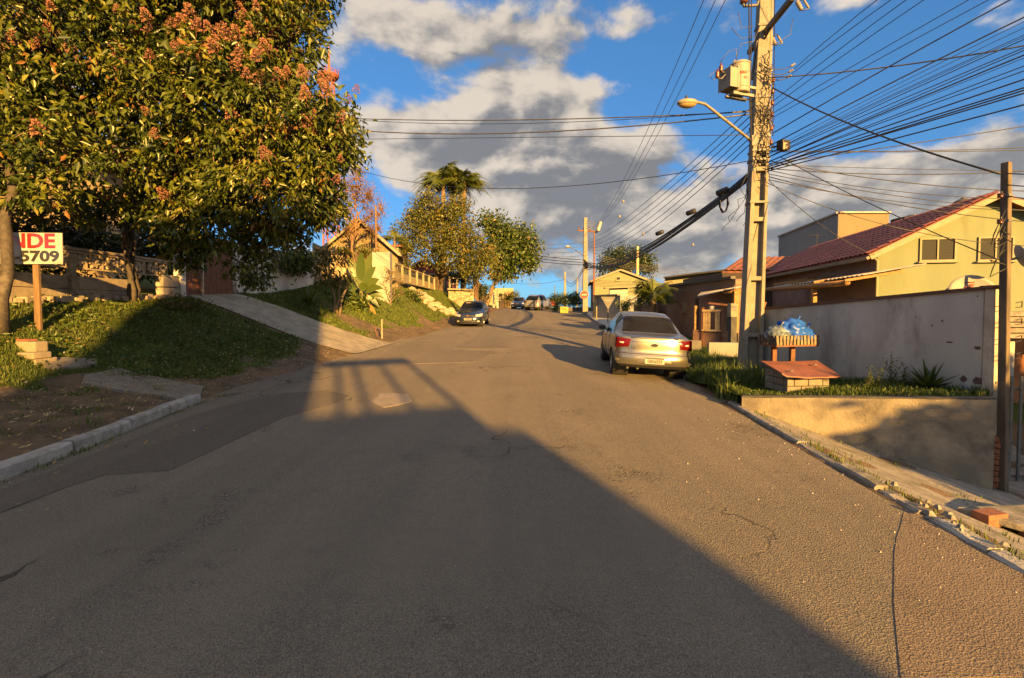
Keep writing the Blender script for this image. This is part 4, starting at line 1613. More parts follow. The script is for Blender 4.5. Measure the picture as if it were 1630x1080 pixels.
def palm(name, label, base, crown_p, r0, frond_len, n_fronds, fm, tm, group=None, droop=.9, leaflets=26, width=.38):
    base, top = Vector(base), Vector(crown_p)
    root = thing(name, label, 'palm tree', base, group=group)
    pts = bough(base - Z * .2, top, 0, .01, 6)
    MB().tube(pts, [r0 * (1.25 - .4 * i / 6) for i in range(7)], 9).build('trunk', tm, root, smooth=True)
    for k in range(n_fronds):
        a = 2 * math.pi * k / n_fronds * 1.618 + random.uniform(-.2, .2)
        el = math.asin(random.uniform(-.25, .95))
        L = frond_len * random.uniform(.8, 1.12)
        d = Vector((math.cos(a) * math.cos(el), math.sin(a) * math.cos(el), math.sin(el)))
        spine = []
        for i in range(9):
            t = i / 8
            spine.append(top + d * L * t - Z * droop * L * .55 * t ** 2.2)
        mb = MB()
        mb.tube(spine, [.022 * L * (1 - .85 * i / 8) for i in range(9)], 4, caps=False)
        Q = []
        for i in range(leaflets):
            t = .12 + .86 * i / leaflets
            f = t * 8
            i0 = min(int(f), 7)
            p = spine[i0].lerp(spine[i0 + 1], f - i0)
            dirv = (spine[i0 + 1] - spine[i0]).normalized()
            side = dirv.cross(Z)
            if side.length < .05:
                side = Vector((1, 0, 0))
            side.normalize()
            ll = width * L * (math.sin(min(1, t * 1.25 + .12) * math.pi) * .75 + .25)
            for sg in (-1, 1):
                tip = p + side * sg * ll * .8 + dirv * ll * .45 - Z * ll * random.uniform(.3, .75)
                w = dirv * ll * .055
                mb.add([p - w, p + w, p.lerp(tip, .6) + w * .9, tip, p.lerp(tip, .6) - w * .9], [(0, 1, 2, 4), (4, 2, 3)])
        me = mb.mesh('frond', base)
        attr(me, 'tint', [min(1, max(0, random.gauss(.5, .15) + .25 * d.z))] * len(me.vertices))
        link('frond', me, fm, root)
    return root


def bush(name, label, c, r, m, n=60, per=14, size=.10, group=None, cat='bush', stem=True, aspect=.45, rc=.16, shell=.3):
    c = Vector(c)
    root = thing(name, label, cat, c, group=group)
    bl = [((c.x, c.y, c.z + r[2] * .9), r)]
    for k in range(4):
        bl.append(((c.x + random.uniform(-.6, .6) * r[0], c.y + random.uniform(-.5, .5) * r[1], c.z + r[2] * random.uniform(.7, 1.5)), (r[0] * .5, r[1] * .5, r[2] * .5)))
    o, cl, *_ = crown(root, bl, n, per, rc, size, m, 'foliage', aspect=aspect, shell=shell)
    if stem:
        mb = MB()
        for k in range(7):
            t = Vector(cl[random.randrange(len(cl))])
            mb.tube(bough(c - Z * .1, t, 0, .1, 4), [.02 + .012 * r[0]] + [.012] * 4, 5, caps=False)
        mb.build('stems', BARK, root)
    return root


LEAF_GREEN = leaf_mat('green_leaves', (.022, .042, .010), (.056, .092, .016), (.12, .155, .028), odd=(.20, .14, .04))
LEAF_DARK = leaf_mat('dark_leaves', (.012, .022, .010), (.026, .045, .016), (.055, .08, .022))
LEAF_OLIVE = leaf_mat('olive_leaves', (.040, .052, .010), (.090, .102, .014), (.165, .155, .024), odd=(.24, .12, .035))
LEAF_BRIGHT = leaf_mat('bright_leaves', (.030, .052, .010), (.070, .110, .016), (.13, .165, .03))
LEAF_PALM = leaf_mat('palm_leaves', (.034, .052, .010), (.080, .108, .018), (.15, .165, .03))

# ------------------------------------------------------------------ right side, middle distance
BROWN = mat('brown_house_plaster', (.20, .115, .075), (.16, .09, .06), scale=3, stain=(.10, .065, .05), samt=.5)
BRICKW = mat('mortared_brick_wall', (.20, .145, .11), (.13, .09, .07), scale=22, bump=.6, vec_scale=(1, 1, 3))
LIGHTW = mat('pale_yellow_wall', (.25, .22, .14), (.23, .20, .125), scale=2, stain=(.5, .42, .26), samt=.4)
GREYW = mat('grey_garage_wall', (.20, .20, .20), (.175, .175, .175), scale=2)

# brown brick house with a carport behind the silver car
bh = thing('brown_house', 'low brown house with a brick upper wall behind the silver car', 'house', (7.5, 21, -.3))
q0, q1 = P(1046, 530, 25), P(1168, 540, 17)
zl = P(1100, 453, 21).z
wdir = Vector((q1.x - q0.x, q1.y - q0.y, 0)).normalized()
wback = Vector((-wdir.y, wdir.x, 0))
A0 = Vector((q0.x, q0.y, -.6)); A1 = Vector((q1.x, q1.y, -.6))
zm = P(1100, 482, 21).z
fixn(MB().hexa([A0, A1, A1 + wback * 1.1, A0 + wback * 1.1], [Vector((p.x, p.y, zm)) for p in (A0, A1, A1 + wback * 1.1, A0 + wback * 1.1)]).build('wall', BROWN, bh))
core = fixn(MB().hexa([Vector((p.x, p.y, zm)) + wback * .03 for p in (A0, A1, A1 + wback * 1.1, A0 + wback * 1.1)], [Vector((p.x, p.y, zl)) + wback * .03 for p in (A0, A1, A1 + wback * 1.1, A0 + wback * 1.1)]).build('upper_wall', BRICKW, bh))
bmesh_b = MB().box((0, 0, 0), (.21, .05, .062)).mesh('brick')
bmesh_b.materials.append(BRICK if False else mat('dull_brick', (.21, .125, .085), (.15, .09, .06), scale=18, bump=.4))
Lw = (A1 - A0).length
nb = 0
for r_ in range(int((zl - zm) / .075)):
    k = 0
    while (k + .5 * (r_ % 2)) * .225 + .11 < Lw and nb < 295:
        s = (k + .5 * (r_ % 2)) * .225 + .11
        o = link('brick', bmesh_b, None, core)
        p = A0 + wdir * s + wback * random.uniform(.012, .022)
        o.location = Vector((p.x, p.y, zm + .04 + r_ * .075)) - world_off(core)
        o.rotation_euler = (0, 0, math.atan2(wdir.y, wdir.x))
        k += 1
        nb += 1
MB().beam(Vector((A0.x, A0.y, zl + .05)) - wback * .06, Vector((A1.x, A1.y, zl + .05)) - wback * .06, .18, .10).build('coping', DARKMET, bh)
bay = P(1056, 500, 26)
bad, bab = frame_of(bay, R(10))
MB().box(Vector((bay.x, bay.y + .9, 0)) + bad * .62 + Z * .6, (1.25, 1.7, P(1070, 467, 26).z * 2 - 1.2), ax=(bad, bab, Z)).build('bay', BROWN, bh)
window(bh, Vector((bay.x, bay.y + .05, 0)), bad, -bab, .06, P(1075, 492, 26).z, 1.1, .66, CREAM, LIGHTW, 2, .08, 'window', 5)
window(bh, A0, wdir, -wback, 3.4, P(1096, 476, 21.5).z, .35, .42, CREAM, LIGHTW, 1, .08, 'window', 0)
aw = MB()
for k in range(7):
    s = .3 + k * .17
    c = Vector((bay.x, bay.y - .1, 0)) + bad * (s - .25)
    zz = P(1070, 497, 26).z
    aw.add([(c.x, c.y, zz)] + [tuple(Vector((c.x, c.y, zz)) + wdir * .085 * math.cos(t) - Z * .16 * math.sin(t)) for t in np.linspace(0, math.pi, 7)] +
           [tuple(Vector((c.x, c.y, zz)) + wback * .03 + wdir * .085 * math.cos(t) - Z * .16 * math.sin(t)) for t in np.linspace(0, math.pi, 7)],
           [tuple([0] + list(range(1, 8)))] + [tuple(range(14, 7, -1))] + [(i, i + 7, i + 8, i + 1) for i in range(1, 7)])
aw.box(Vector((bay.x, bay.y - .1, 0)) + bad * .6 + Z * (P(1070, 497, 26).z + .03), (1.3, .04, .05), ax=(bad, bab, Z))
aw.build('scalloped_valance', CREAM, bh)

# long pale wall with a slanting top, the brightest thing there
lw = thing('pale_long_house', 'long pale house front with a slanting dark roof edge above the palm', 'house', (11, 33, 0))
q0, q1 = P(1058, 462, 36), P(1157, 458, 34)
wd2 = Vector((q1.x - q0.x, q1.y - q0.y, 0)).normalized()
wb2 = Vector((-wd2.y, wd2.x, 0))
t0_, t1_ = P(1058, 444, 36).z, P(1157, 432, 34).z
fixn(MB().prism([Vector((q0.x, q0.y, -.5)), Vector((q1.x, q1.y, -.5)), Vector((q1.x, q1.y, t1_)), Vector((q0.x, q0.y, t0_))], wb2 * 6).build('wall', LIGHTW, lw))
MB().beam(Vector((q0.x, q0.y, t0_ + .06)) - wb2 * .3, Vector((q1.x, q1.y, t1_ + .06)) - wb2 * .3, .9, .10).build('roof_edge', DARKMET, lw)
fixn(MB().prism([Vector((q1.x, q1.y, -.5)) - wd2 * .02 - wb2 * .02, Vector((q1.x, q1.y, -.5)) - wb2 * .02 + wd2 * 1.1, Vector((q1.x, q1.y, t1_ - .02)) - wb2 * .02 + wd2 * 1.1, Vector((q1.x, q1.y, t1_ - .02)) - wb2 * .02 - wd2 * .02], wb2 * 5).build('side_wall', GREYW, lw))

# porch of the neighbour: corrugated roof, posts, wooden gate, meter pedestal
pn = thing('timber_porch', 'shady timber porch with a corrugated roof left of the concrete pole', 'porch', (8, 15.5, -.3))
pA, pB, pC, pD = P(1110, 472, 16.2), P(1171, 459, 14.6), P(1200, 452, 19), P(1120, 462, 21)
corrugated(pn, pA, pB, pC, pD, CORR, 16, .022)
e0 = pB - Z * .05
MB().tube([P(1152, 465, 15.2), P(1186, 463, 14.9)], .085, 9).build('log_beam', LOG, pn, smooth=True)
for (u, v, Y, m_, w_) in ((1171, 463, 15.0, LOG, .16), (1107, 487, 15.6, LOG, .09), (1160, 470, 17.5, DARKMET, .10)):
    t_ = P(u, v, Y)
    MB().beam((t_.x, t_.y, t_.z), (t_.x, t_.y, -.5), w_, w_, up=(0, 1, 0)).build('post', m_, pn, bevel=.012)
bw = [P(1108, 480, 20), P(1196, 480, 19)]
fixn(MB().prism([Vector((bw[0].x, bw[0].y, -.5)), Vector((bw[1].x, bw[1].y, -.5)), Vector((bw[1].x, bw[1].y, 2.05)), Vector((bw[0].x, bw[0].y, 2.0))], (0, .12, 0)).build('back_wall', mat('porch_shade_boards', (.035, .022, .016), (.025, .017, .013), scale=5), pn))  # near-black colour stands in for the shade inside the porch
MB().beam(P(1128, 483, 15.4), P(1172, 487, 15.0), .05, .06).build('red_rail', RUST, pn)
lamp = MB().lathe(P(1133, 492, 15.2), [(.03, -.12), (.07, -.1), (.075, .08), (.03, .1)], n=10).build('lantern', mat('lantern_glass', (.7, .66, .55)), pn)
wg = thing('wooden_gate', 'old wooden gate with pale boards round an open square left of the meter box', 'gate', P(1132, 540, 15.3))
wo = P(1119, 525, 15.3)
wa = (P(1146, 518, 14.9) - P(1119, 525, 15.3))
wl = Vector((wa.x, wa.y, 0)).length
wa = Vector((wa.x, wa.y, 0)).normalized()
wnn = Vector((-wa.y, wa.x, 0))
BOARD = mat('pale_boards', (.50, .37, .19), (.38, .27, .13), scale=8, bump=.3, stain=(.2, .13, .07), sscale=3)
for k in range(7):
    x = wl * (k + .5) / 7
    if k in (3, 4):
        continue
    MB().box(wo + wa * x + Z * .28 + wnn * random.uniform(-.004, .004), (wl / 7 - .01, .03, .66), ax=(wa, wnn, Z)).build('board', BOARD, wg)
MB().box(wo + wa * (wl / 2) + Z * .64 - wnn * .02, (wl + .05, .05, .07), ax=(wa, wnn, Z)).build('rail', BOARD, wg)
MB().box(wo + wa * (wl / 2) - Z * .02 - wnn * .02, (wl + .05, .05, .06), ax=(wa, wnn, Z)).build('rail', BOARD, wg)
MB().box(wo + wa * (wl / 2) - Z * .30 + wnn * .05, (wl + .7, .05, .56), ax=(wa, wnn, Z)).build('lower_panel', BROWN, wg)
for x in (-.03, wl + .03):
    MB().box(wo + wa * x + Z * .1 + wnn * .03, (.07, .07, 1.3), ax=(wa, wnn, Z)).build('post', RUST, wg)
mp = thing('meter_box', 'pale electricity meter box on a grey pedestal left of the concrete pole', 'meter box', P(1167, 540, 13.6))
mc = P(1166, 494, 13.6)
MB().box(mc, (.22, .20, .40), rz=.1).build('box', CREAM, mp, bevel=.01)
MB().box(mc + Vector((0, -.105, .06)), (.15, .012, .16), rz=.1).build('door', METAL, mp)
MB().box((mc.x, mc.y, mc.z - .60), (.18, .18, .80), rz=.1).build('pedestal', mat('pedestal_grey', (.06, .06, .058)), mp)
lo = thing('low_wall', 'low whitewashed wall stub in the grass just left of the concrete pole', 'wall', P(1150, 556, 12.6))
c_ = P(1150, 553, 12.6)
MB().box((c_.x + .05, c_.y, c_.z - .17), (.85, .14, .60), rz=R(-8)).build('wall_body', GREYW, lo, bevel=.01)
MB().box((c_.x - .95, c_.y + 1.6, c_.z - .08), (1.9, .12, .36), rz=R(-25)).build('curb_wall', mat('dark_curb', (.15, .145, .135)), lo, bevel=.01)

# palm garden
pb_ = P(1040, 488, 21.6)
MB_f = None
pf = thing('garden_wall', 'reddish brown garden wall below the small palm', 'wall', P(1010, 500, 26))
q0, q1 = P(1012, 515, 27.5), P(1046, 515, 24)
w3 = Vector((q1.x - q0.x, q1.y - q0.y, 0)).normalized()
MB().box(Vector(((q0.x + q1.x) / 2, (q0.y + q1.y) / 2, P(1030, 486, 25.5).z - 1.0)), ((q1 - q0).length + .4, .15, 2.0), ax=(w3, Vector((-w3.y, w3.x, 0)), Z)).build('wall_body', BROWN, pf, bevel=.01)
MB().box(P(1018, 490, 26.6) - Z * .4, (.5, .1, 1.9), ax=(w3, Vector((-w3.y, w3.x, 0)), Z)).build('door', mat('dark_red_door', (.11, .035, .025)), pf)
palm('small_palm', 'small fan crowned palm behind the roof of the silver car', (pb_.x, pb_.y, gz(pb_.x, pb_.y)), P(1040, 468, 21.6), .15, 1.6, 26, LEAF_PALM, BARKLIT, droop=.75, leaflets=20, width=.42)
bush('leafy_shrub', 'small round leafy shrub with a pale stem beside the grey garage', P(995, 500, 27), (.55, .5, .5), LEAF_BRIGHT, 60, 12, .12)
tb = thing('tree_stem', 'forked sunlit stem of the small leafy shrub', 'stem', P(995, 508, 27))
for s_ in (-.2, .05, .25):
    MB().tube(bough(P(995, 506, 27), P(995, 484, 27) + Vector((s_, 0, 0)), 0, .08, 5), [.05, .045, .04, .035, .03, .02], 6).build('branch', BARKLIT, tb, smooth=True)

# grey garage with a lit jamb, yellow gabled house behind
gr_ = thing('grey_garage', 'grey garage front with a sunlit yellow edge beside the far poles', 'garage', (6, 33, 0))
q0, q1 = P(948, 508, 36), P(987, 508, 33)
gd3 = Vector((q1.x - q0.x, q1.y - q0.y, 0)).normalized()
gb3 = Vector((-gd3.y, gd3.x, 0))
zt3 = P(965, 471, 34).z
fixn(MB().prism([Vector((q0.x, q0.y, -.2)), Vector((q1.x, q1.y, -.2)), Vector((q1.x, q1.y, zt3)), Vector((q0.x, q0.y, zt3))], gb3 * 3).build('wall', GREYW, gr_))
MB().box(Vector((q0.x, q0.y, zt3 / 2 - .05)) - gb3 * .04, (.42, .06, zt3 + .1), ax=(gd3, gb3, Z)).build('jamb', LIGHTW, gr_)
MB().beam(Vector((q0.x, q0.y, zt3 + .05)) - gb3 * .1, Vector((q1.x, q1.y, zt3 + .05)) - gb3 * .1, .3, .10).build('roof_edge', CREAM, gr_)
fh, fa_, fb_ = gable_house('yellow_house', 'far small yellow gabled house with one square vent, beyond the grey garage', (P(945, 470, 44).x, 44, 0), R(8), 5.0, 9, 0, P(948, 447, 44).z, P(982, 431, 44).z, mat('far_yellow', (.175, .18, .11), (.16, .165, .10)), TILE_OLD, over=.3, front=.3,
                           windows=[(2.1, P(985, 447, 44).z, .42, .36, mat('vent_frame', (.35, .3, .2)), SHUT, 1)], trim=CREAM)
fw = thing('white_wall', 'white house wall below the far yellow gable', 'wall', (9, 40, 0))
q0, q1 = P(968, 478, 40), P(1006, 478, 38)
MB().box(Vector(((q0.x + q1.x) / 2, 39.5, P(985, 458, 39).z / 2)), (q1.x - q0.x, .3, P(985, 458, 39).z)).build('wall_body', WHITE, fw)
MB().beam(P(962, 459, 39.2), P(1012, 457, 39.2), .8, .09).build('roof_edge', CREAM, fw)

# the round dark crown behind
def round_tree(name, label, base, blobs, n, per, size, m, r0, rc, fork=.45, stems=1, bark=BARK, limbs=7, aspect=.5, shell=.5, tw=120, cat='tree', group=None):
    base = Vector(base)
    root = thing(name, label, cat, base, group=group)
    o, cl, out, Q, t = crown(root, blobs, n, per, rc, size, m, aspect=aspect, shell=shell)
    cx = sum((Vector(b[0]) for b in blobs), Vector((0, 0, 0))) / len(blobs)
    fk = base.lerp(cx, fork)
    tips = [Vector(b[0]) for b in blobs][:limbs]
    tr, ends = tree_wood(root, base, fk, tips, r0, bark, stems=stems, spread=r0 * 1.3)
    twigs(root, ends, cl, bark, .02 * (1 + r0), tw)
    return root


def blob(u, v, rpx, Y, flat=1.0, dy=1.0):
    c = P(u, v, Y)
    r = rpx / FPX * Y
    return (tuple(c), (r, r * dy, r * flat))


rt = [blob(975, 418, 20, 62), blob(995, 412, 22, 62), blob(1018, 416, 20, 62), blob(1030, 424, 13, 62), blob(962, 426, 12, 62)]
round_tree('umbrella_tree', 'dark flat topped tree rising behind the far yellow house', (P(995, 470, 62).x, 62, .8), rt, 220, 26, .34, LEAF_DARK, .28, .75, fork=.8)
b = bush('hedge_bush', 'dark bushy hedge on the right near the crest, beside the no entry sign', P(912, 490, 50), (1.6, 1.4, .85), LEAF_GREEN, 160, 22, .17, rc=.35)
bush('hedge_bush', 'farther grey green bush at the right of the crest', P(888, 487, 60), (1.4, 1.2, .75), LEAF_DARK, 120, 20, .18, rc=.35)
bush('hedge_bush', 'small lit bush behind the yellow box near the crest', P(885, 496, 47), (.7, .6, .3), LEAF_BRIGHT, 60, 16, .12, rc=.25)
dw_ = thing('dark_wall', 'low dark wall under the hedge on the right of the crest', 'wall', P(912, 500, 48))
MB().box(P(912, 492, 48) - Z * .3, (2.2, .2, .9)).build('wall_body', mat('dark_stone', (.09, .08, .07)), dw_)
yb_ = thing('yellow_box', 'small yellow notice box standing on the verge near the crest', 'sign', P(898, 500, 44))
c_ = P(898, 493.5, 44)
MB().box(c_, (.78, .30, .60)).build('box', mat('yellow_sheet', (.28, .25, .05), (.24, .21, .045)), yb_)
for (dx, dz, w_, h_) in ((-.05, .12, .42, .05), (.02, .0, .5, .05), (-.1, -.12, .22, .05), (.22, -.12, .14, .05)):
    MB().box(c_ + Vector((dx, -.155, dz)), (w_, .01, h_)).build('line', mat('olive_ink', (.14, .12, .04)), yb_)

# signs
ns = thing('no_entry_sign', 'round red no entry sign with a white bar on the far concrete pole', 'sign', P(930, 469, 41))
c_ = P(930, 469.5, 41.2)
MB().lathe(c_, [(.39, 0), (.39, .02)], axis=(0, -1, 0), n=24).build('rim', WHITE, ns)
MB().lathe(c_ + Vector((0, -.021, 0)), [(.36, 0), (.36, .01)], axis=(0, -1, 0), n=24).build('disc', paint('sign_red', (.15, .006, .006), coat=0, rough=.6), ns)
MB().box(c_ + Vector((0, -.036, 0)), (.46, .008, .12)).build('bar', WHITE, ns)
ysn = thing('yield_sign', 'grey back of a triangular yield sign on a thin post by the grey garage', 'sign', P(968, 508, 30))
c_ = P(968, 478, 30)
GB = mat('grey_sign_back', (.10, .10, .097), (.08, .08, .078), rough=.7)
MB().prism([c_ + Vector((-.48, 0, .22)), c_ + Vector((.48, 0, .22)), c_ + Vector((0, 0, -.62))], (0, -.012, 0)).build('plate', GB, ysn)
MB().prism([c_ + Vector((-.36, -.03, .02)), c_ + Vector((.36, -.03, .02)), c_ + Vector((.12, -.03, -.12)), c_ + Vector((-.12, -.03, -.12))], (0, -.012, 0)).build('brace', METAL, ysn)
MB().tube([c_ + Vector((0, .03, .2)), (c_.x, c_.y + .03, gz(c_.x, 30) - .1)], .035, 7).build('post', METAL, ysn)

# ------------------------------------------------------------------ the near concrete pole
MP = thing('utility_pole', 'tall concrete utility pole with recessed panels, transformer brackets and cable clamps', 'utility pole', (5.36, 10.2, -.05))
pb0 = Vector((5.34, 10.2, bed_z(5.34, 10.2) - .2))
ptop = Vector((P(1213, 0, 10.2).x + .10, 10.2, 9.6))
px = Vector((.99, -.13, 0)).normalized()   # along the wide panelled face
py = Vector((.13, .99, 0)).normalized()


def mp_at(z):
    t = (z - pb0.z) / (ptop.z - pb0.z)
    c = pb0.lerp(ptop, t)
    return c, .215 * (1 - t) + .130 * t, .175 * (1 - t) + .10 * t     # centre, half width, half depth


def mp_seg(z0, z1, x0, x1, y0, y1, mb):
    """piece of the pole between heights, x and y as fractions of the half sizes"""
    q = []
    for z in (z0, z1):
        c, hx, hy = mp_at(z)
        q.append([c + px * hx * a + py * hy * b for a, b in ((x0, y0), (x1, y0), (x1, y1), (x0, y1))])
    mb.hexa(q[0], q[1])


zs_ = 5.1
mb = MB(); mp_seg(pb0.z, 9.6, -1, -.52, -1, 1, mb); mb.build('flange', CONC, MP, bevel=.012)
mb = MB(); mp_seg(pb0.z, 9.6, .62, 1, -1, 1, mb); mb.build('flange', CONC, MP, bevel=.012)
mb = MB(); mp_seg(pb0.z, 9.6, -.515, .615, -.12, .30, mb); mb.build('web', CONC, MP)
mb = MB(); mp_seg(zs_, 9.6, -.51, .61, -.93, .93, mb); mb.build('solid_head', CONC, MP)
for z in (.95, 2.2, 3.5, 4.6):
    mb = MB(); mp_seg(z, z + .09, -.518, .618, -.9, .9, mb); mb.build('rib', CONC, MP, bevel=.008)
hol = MB()
z = 5.4
while z < 9.5:
    c, hx, hy = mp_at(z)
    hol.lathe(c - py * (hy * .93 + .001) + px * .01, [(.013, 0), (.013, .004)], axis=-py, n=8)
    z += .17
hol.build('bolt_holes', DARKMET, MP)
for z in (3.92, 4.85, 5.05, 5.35, 5.6, 6.2, 6.75, 7.75):
    c, hx, hy = mp_at(z)
    MB().box(c, (hx * 2 + .03, hy * 2 + .03, .045), ax=(px, py, Z)).build('strap', METAL, MP)
# spool insulator rack on the right
c, hx, hy = mp_at(6.0)
MB().tube([mp_at(5.2)[0] + px * (hx + .07), mp_at(6.75)[0] + px * (hx + .07)], .012, 6).build('rack_rod', METAL, MP)
for z in (5.25, 5.55, 5.85, 6.1, 6.35, 6.6):
    c, hx, hy = mp_at(z)
    p = c + px * (hx + .075)
    MB().lathe(p - Z * .05, [(.02, 0), (.045, .01), (.045, .03), (.025, .05), (.045, .07), (.045, .09), (.02, .1)], n=10).build('spool_insulator', PORC, MP, smooth=True)
# crossarm (dark angle iron running along the street)
ca0, ca1 = P(1192, 84, 10.9), P(1262, -4, 9.0)
MB().beam(ca0, ca1, .09, .11).build('crossarm', mat('iron_angle', (.10, .085, .065), (.07, .06, .05), rough=.6, metal=.4), MP, bevel=.008)
MB().beam(P(1197, 128, 10.35), P(1207, 45, 10.1), .03, .08).build('brace', mat('iron_angle', (.1, .1, .1)), MP)
MB().beam(P(1217, 62, 10.1), P(1235, 30, 9.7), .02, .05).build('brace', DARKMET, MP)


def fuse(parent, c, tilt=.35):
    """drop-out fuse: bracket, porcelain body, swing tube"""
    d = Vector((math.sin(tilt), -.2, -math.cos(tilt))).normalized()
    b = MB().lathe(c, [(.02, 0), (.045, .02), (.03, .05), (.05, .08), (.03, .11), (.05, .14), (.03, .17), (.045, .2), (.02, .23)], axis=d, n=10).build('fuse_insulator', WHITEPORC, parent, smooth=True)
    q = c + Vector((.13, -.03, .02))
    MB().tube([c + d * .02, q, q + d * .24, c + d * .24], .012, 6).build('fuse_tube', METAL, parent, smooth=True)
    MB().tube([q - Z * .02, q + d * .22], .02, 7).build('fuse_cartridge', CREAM, parent, smooth=True)


fuse(MP, P(1268, 2, 9.6))
fuse(MP, P(1227, 58, 10.2))
MB().tube([P(1225, 55, 10.1), P(1219, 50, 10.1), P(1221, 66, 10.1)], .018, 6).build('bracket', METAL, MP)
MB().tube([P(1183, 6, 10.1), P(1184, 10, 10.1), P(1205, 9, 10.1), P(1208, 0, 10.1)], .03, 7).build('bracket', METAL, MP, smooth=True)
MB().lathe(P(1184, 6, 10.1), [(.05, 0), (.09, .03), (.06, .07), (.09, .10), (.06, .14)], n=12).build('pin_insulator', PORC, MP, smooth=True)

# transformer
tf = thing('transformer', 'grey pole transformer with red lettering, cooling fins and brown bushings', 'transformer', P(1180, 160, 9.75))
tcn = P(1182, 130, 9.75)
TFM = mat('transformer_grey', (.215, .20, .165), (.19, .175, .145), scale=5, stain=(.30, .26, .2), samt=.5, rough=.55)
MB().lathe(tcn - Z * .36, [(.225, 0), (.24, .02), (.24, .10), (.25, .11), (.25, .13), (.24, .14), (.24, .70), (.255, .705), (.255, .735), (.24, .74), (.20, .78), (.02, .80)], n=26).build('tank', TFM, tf, smooth=False)
fl_ = Vector((-.93, -.30, 0)).normalized()
fs_ = Vector((.30, -.93, 0)).normalized()
for k in range(7):
    MB().box(tcn + fl_ * (.34) + fs_ * (-.18 + k * .06) - Z * .06, (.26, .018, .48), ax=(fl_, fs_, Z)).build('cooling_fin', TFM, tf)
MB().box(tcn + fl_ * .475 - Z * .06, (.02, .42, .50), ax=(fl_, fs_, Z)).build('fin_header', mat('transformer_shade', (.20, .19, .175), (.17, .16, .15)), tf, bevel=.004)
MB().box(tcn + fl_ * .215 - Z * .04, (.05, .40, .54), ax=(fl_, fs_, Z)).build('fin_plate', TFM, tf, bevel=.004)
for s_ in (-.14, .1):
    MB().beam(tcn + fs_ * s_ - Z * .40 + fl_ * .3, tcn + fs_ * s_ - Z * .40 - fl_ * .35, .06, .07).build('support', TFM, tf)
    MB().beam(tcn + fs_ * s_ - Z * .2 - fl_ * .2, tcn + fs_ * s_ - Z * .2 - fl_ * .42, .06, .06).build('support', TFM, tf)
MB().tube([tcn + fl_ * .3 - Z * .45, tcn - fl_ * .05 - Z * .47, tcn - fl_ * .33 - Z * .45], .02, 6).build('hanger', METAL, tf)
bsh = [Vector((1, 3)) for _ in ()]
for k, (u, v, Y) in enumerate([(1172, 98, 9.7), (1146, 104, 9.6), (1139, 116, 9.5)]):
    p = P(u, v, Y)
    MB().lathe(p - Z * .13, [(.03, 0), (.06, .015), (.035, .045), (.06, .07), (.035, .10), (.06, .125), (.03, .16), (.02, .22)], n=12).build('bushing', PORC if k else WHITEPORC, tf, smooth=True)
    if k:
        MB().tube([p - Z * .13, p - Z * .15 + Vector((.10, 0, 0)), tcn + fl_ * .22 + Z * .30], .02, 6).build('bushing_arm', METAL, tf, smooth=True)


def text_mesh(s, size, ext, m, name, parent, mtx, sx=1.0, bold=0.0):
    cu = bpy.data.curves.new(name, 'FONT')
    cu.body = s
    cu.size = size
    cu.extrude = ext
    cu.offset = bold
    cu.align_x = 'CENTER'
    cu.align_y = 'CENTER'
    cu.resolution_u = 3
    ob = bpy.data.objects.new(name, cu)
    COL.objects.link(ob)
    dg = bpy.context.evaluated_depsgraph_get()
    dg.update()
    me = bpy.data.meshes.new_from_object(ob.evaluated_get(dg))
    bpy.data.objects.remove(ob)
    me.transform(Matrix.Diagonal((sx, 1, 1, 1)))
    me.transform(mtx)
    if parent is not None:
        me.transform(Matrix.Translation(-world_off(parent)))
    me.materials.clear()
    return link(name, me, m, parent)


def face_mtx(c, right, up):
    right, up = Vector(right).normalized(), Vector(up).normalized()
    n = right.cross(up)
    M_ = Matrix((right, up, n)).transposed().to_4x4()
    M_.translation = c
    return M_


REDINK = mat('red_ink', (.33, .05, .03))
tdir = (Vector((0, 0, 0)) - Vector((tcn.x, tcn.y, 0))).normalized()
tdir = (tdir + Vector((.25, 0, 0))).normalized()
trt = Vector((-tdir.y, tdir.x, 0))
text_mesh('LA80661', .105, .002, REDINK, 'lettering', tf, face_mtx(tcn + tdir * .247 + Z * .08, trt, Z), .8)
text_mesh('75', .10, .002, REDINK, 'lettering', tf, face_mtx(tcn + tdir * .247 - Z * .06 + trt * .08, trt, Z), .8)

tf.scale = (.82, .82, .82)
tf.location = Vector(tf.location) + Vector((-.06, 0, .10))
# street lamp
ln = thing('street_lamp', 'street lamp with an oval head on a long bent arm from the concrete pole', 'street lamp', P(1196, 225, 10.1))
a0, a1, a2, a3 = P(1198, 226, 10.1), P(1130, 172, 9.6), P(1122, 166, 9.55), P(1106, 162, 9.45)
MB().tube([a0, a0.lerp(a1, .5), a1, a2, a3], .028, 8).build('arm', CONC, ln, smooth=True)
MB().box(P(1199, 225, 10.12), (.12, .10, .22)).build('clamp', METAL, ln)
hp = P(1094, 164, 9.4)
MB().ball(hp, (.215, .13, .075), 16, 9).build('housing', mat('lamp_shell', (.24, .205, .14), (.2, .17, .12), rough=.5), ln, smooth=True)
MB().ball(hp - Z * .022, (.185, .108, .085), 16, 9).build('lens', mat('lamp_lens', (.30, .21, .09), (.24, .17, .08), rough=.2), ln, smooth=True)
MB().lathe(hp + Vector((-.02, 0, .07)), [(.025, 0), (.025, .07), (.01, .08)], n=8).build('photocell', DARKMET, ln)

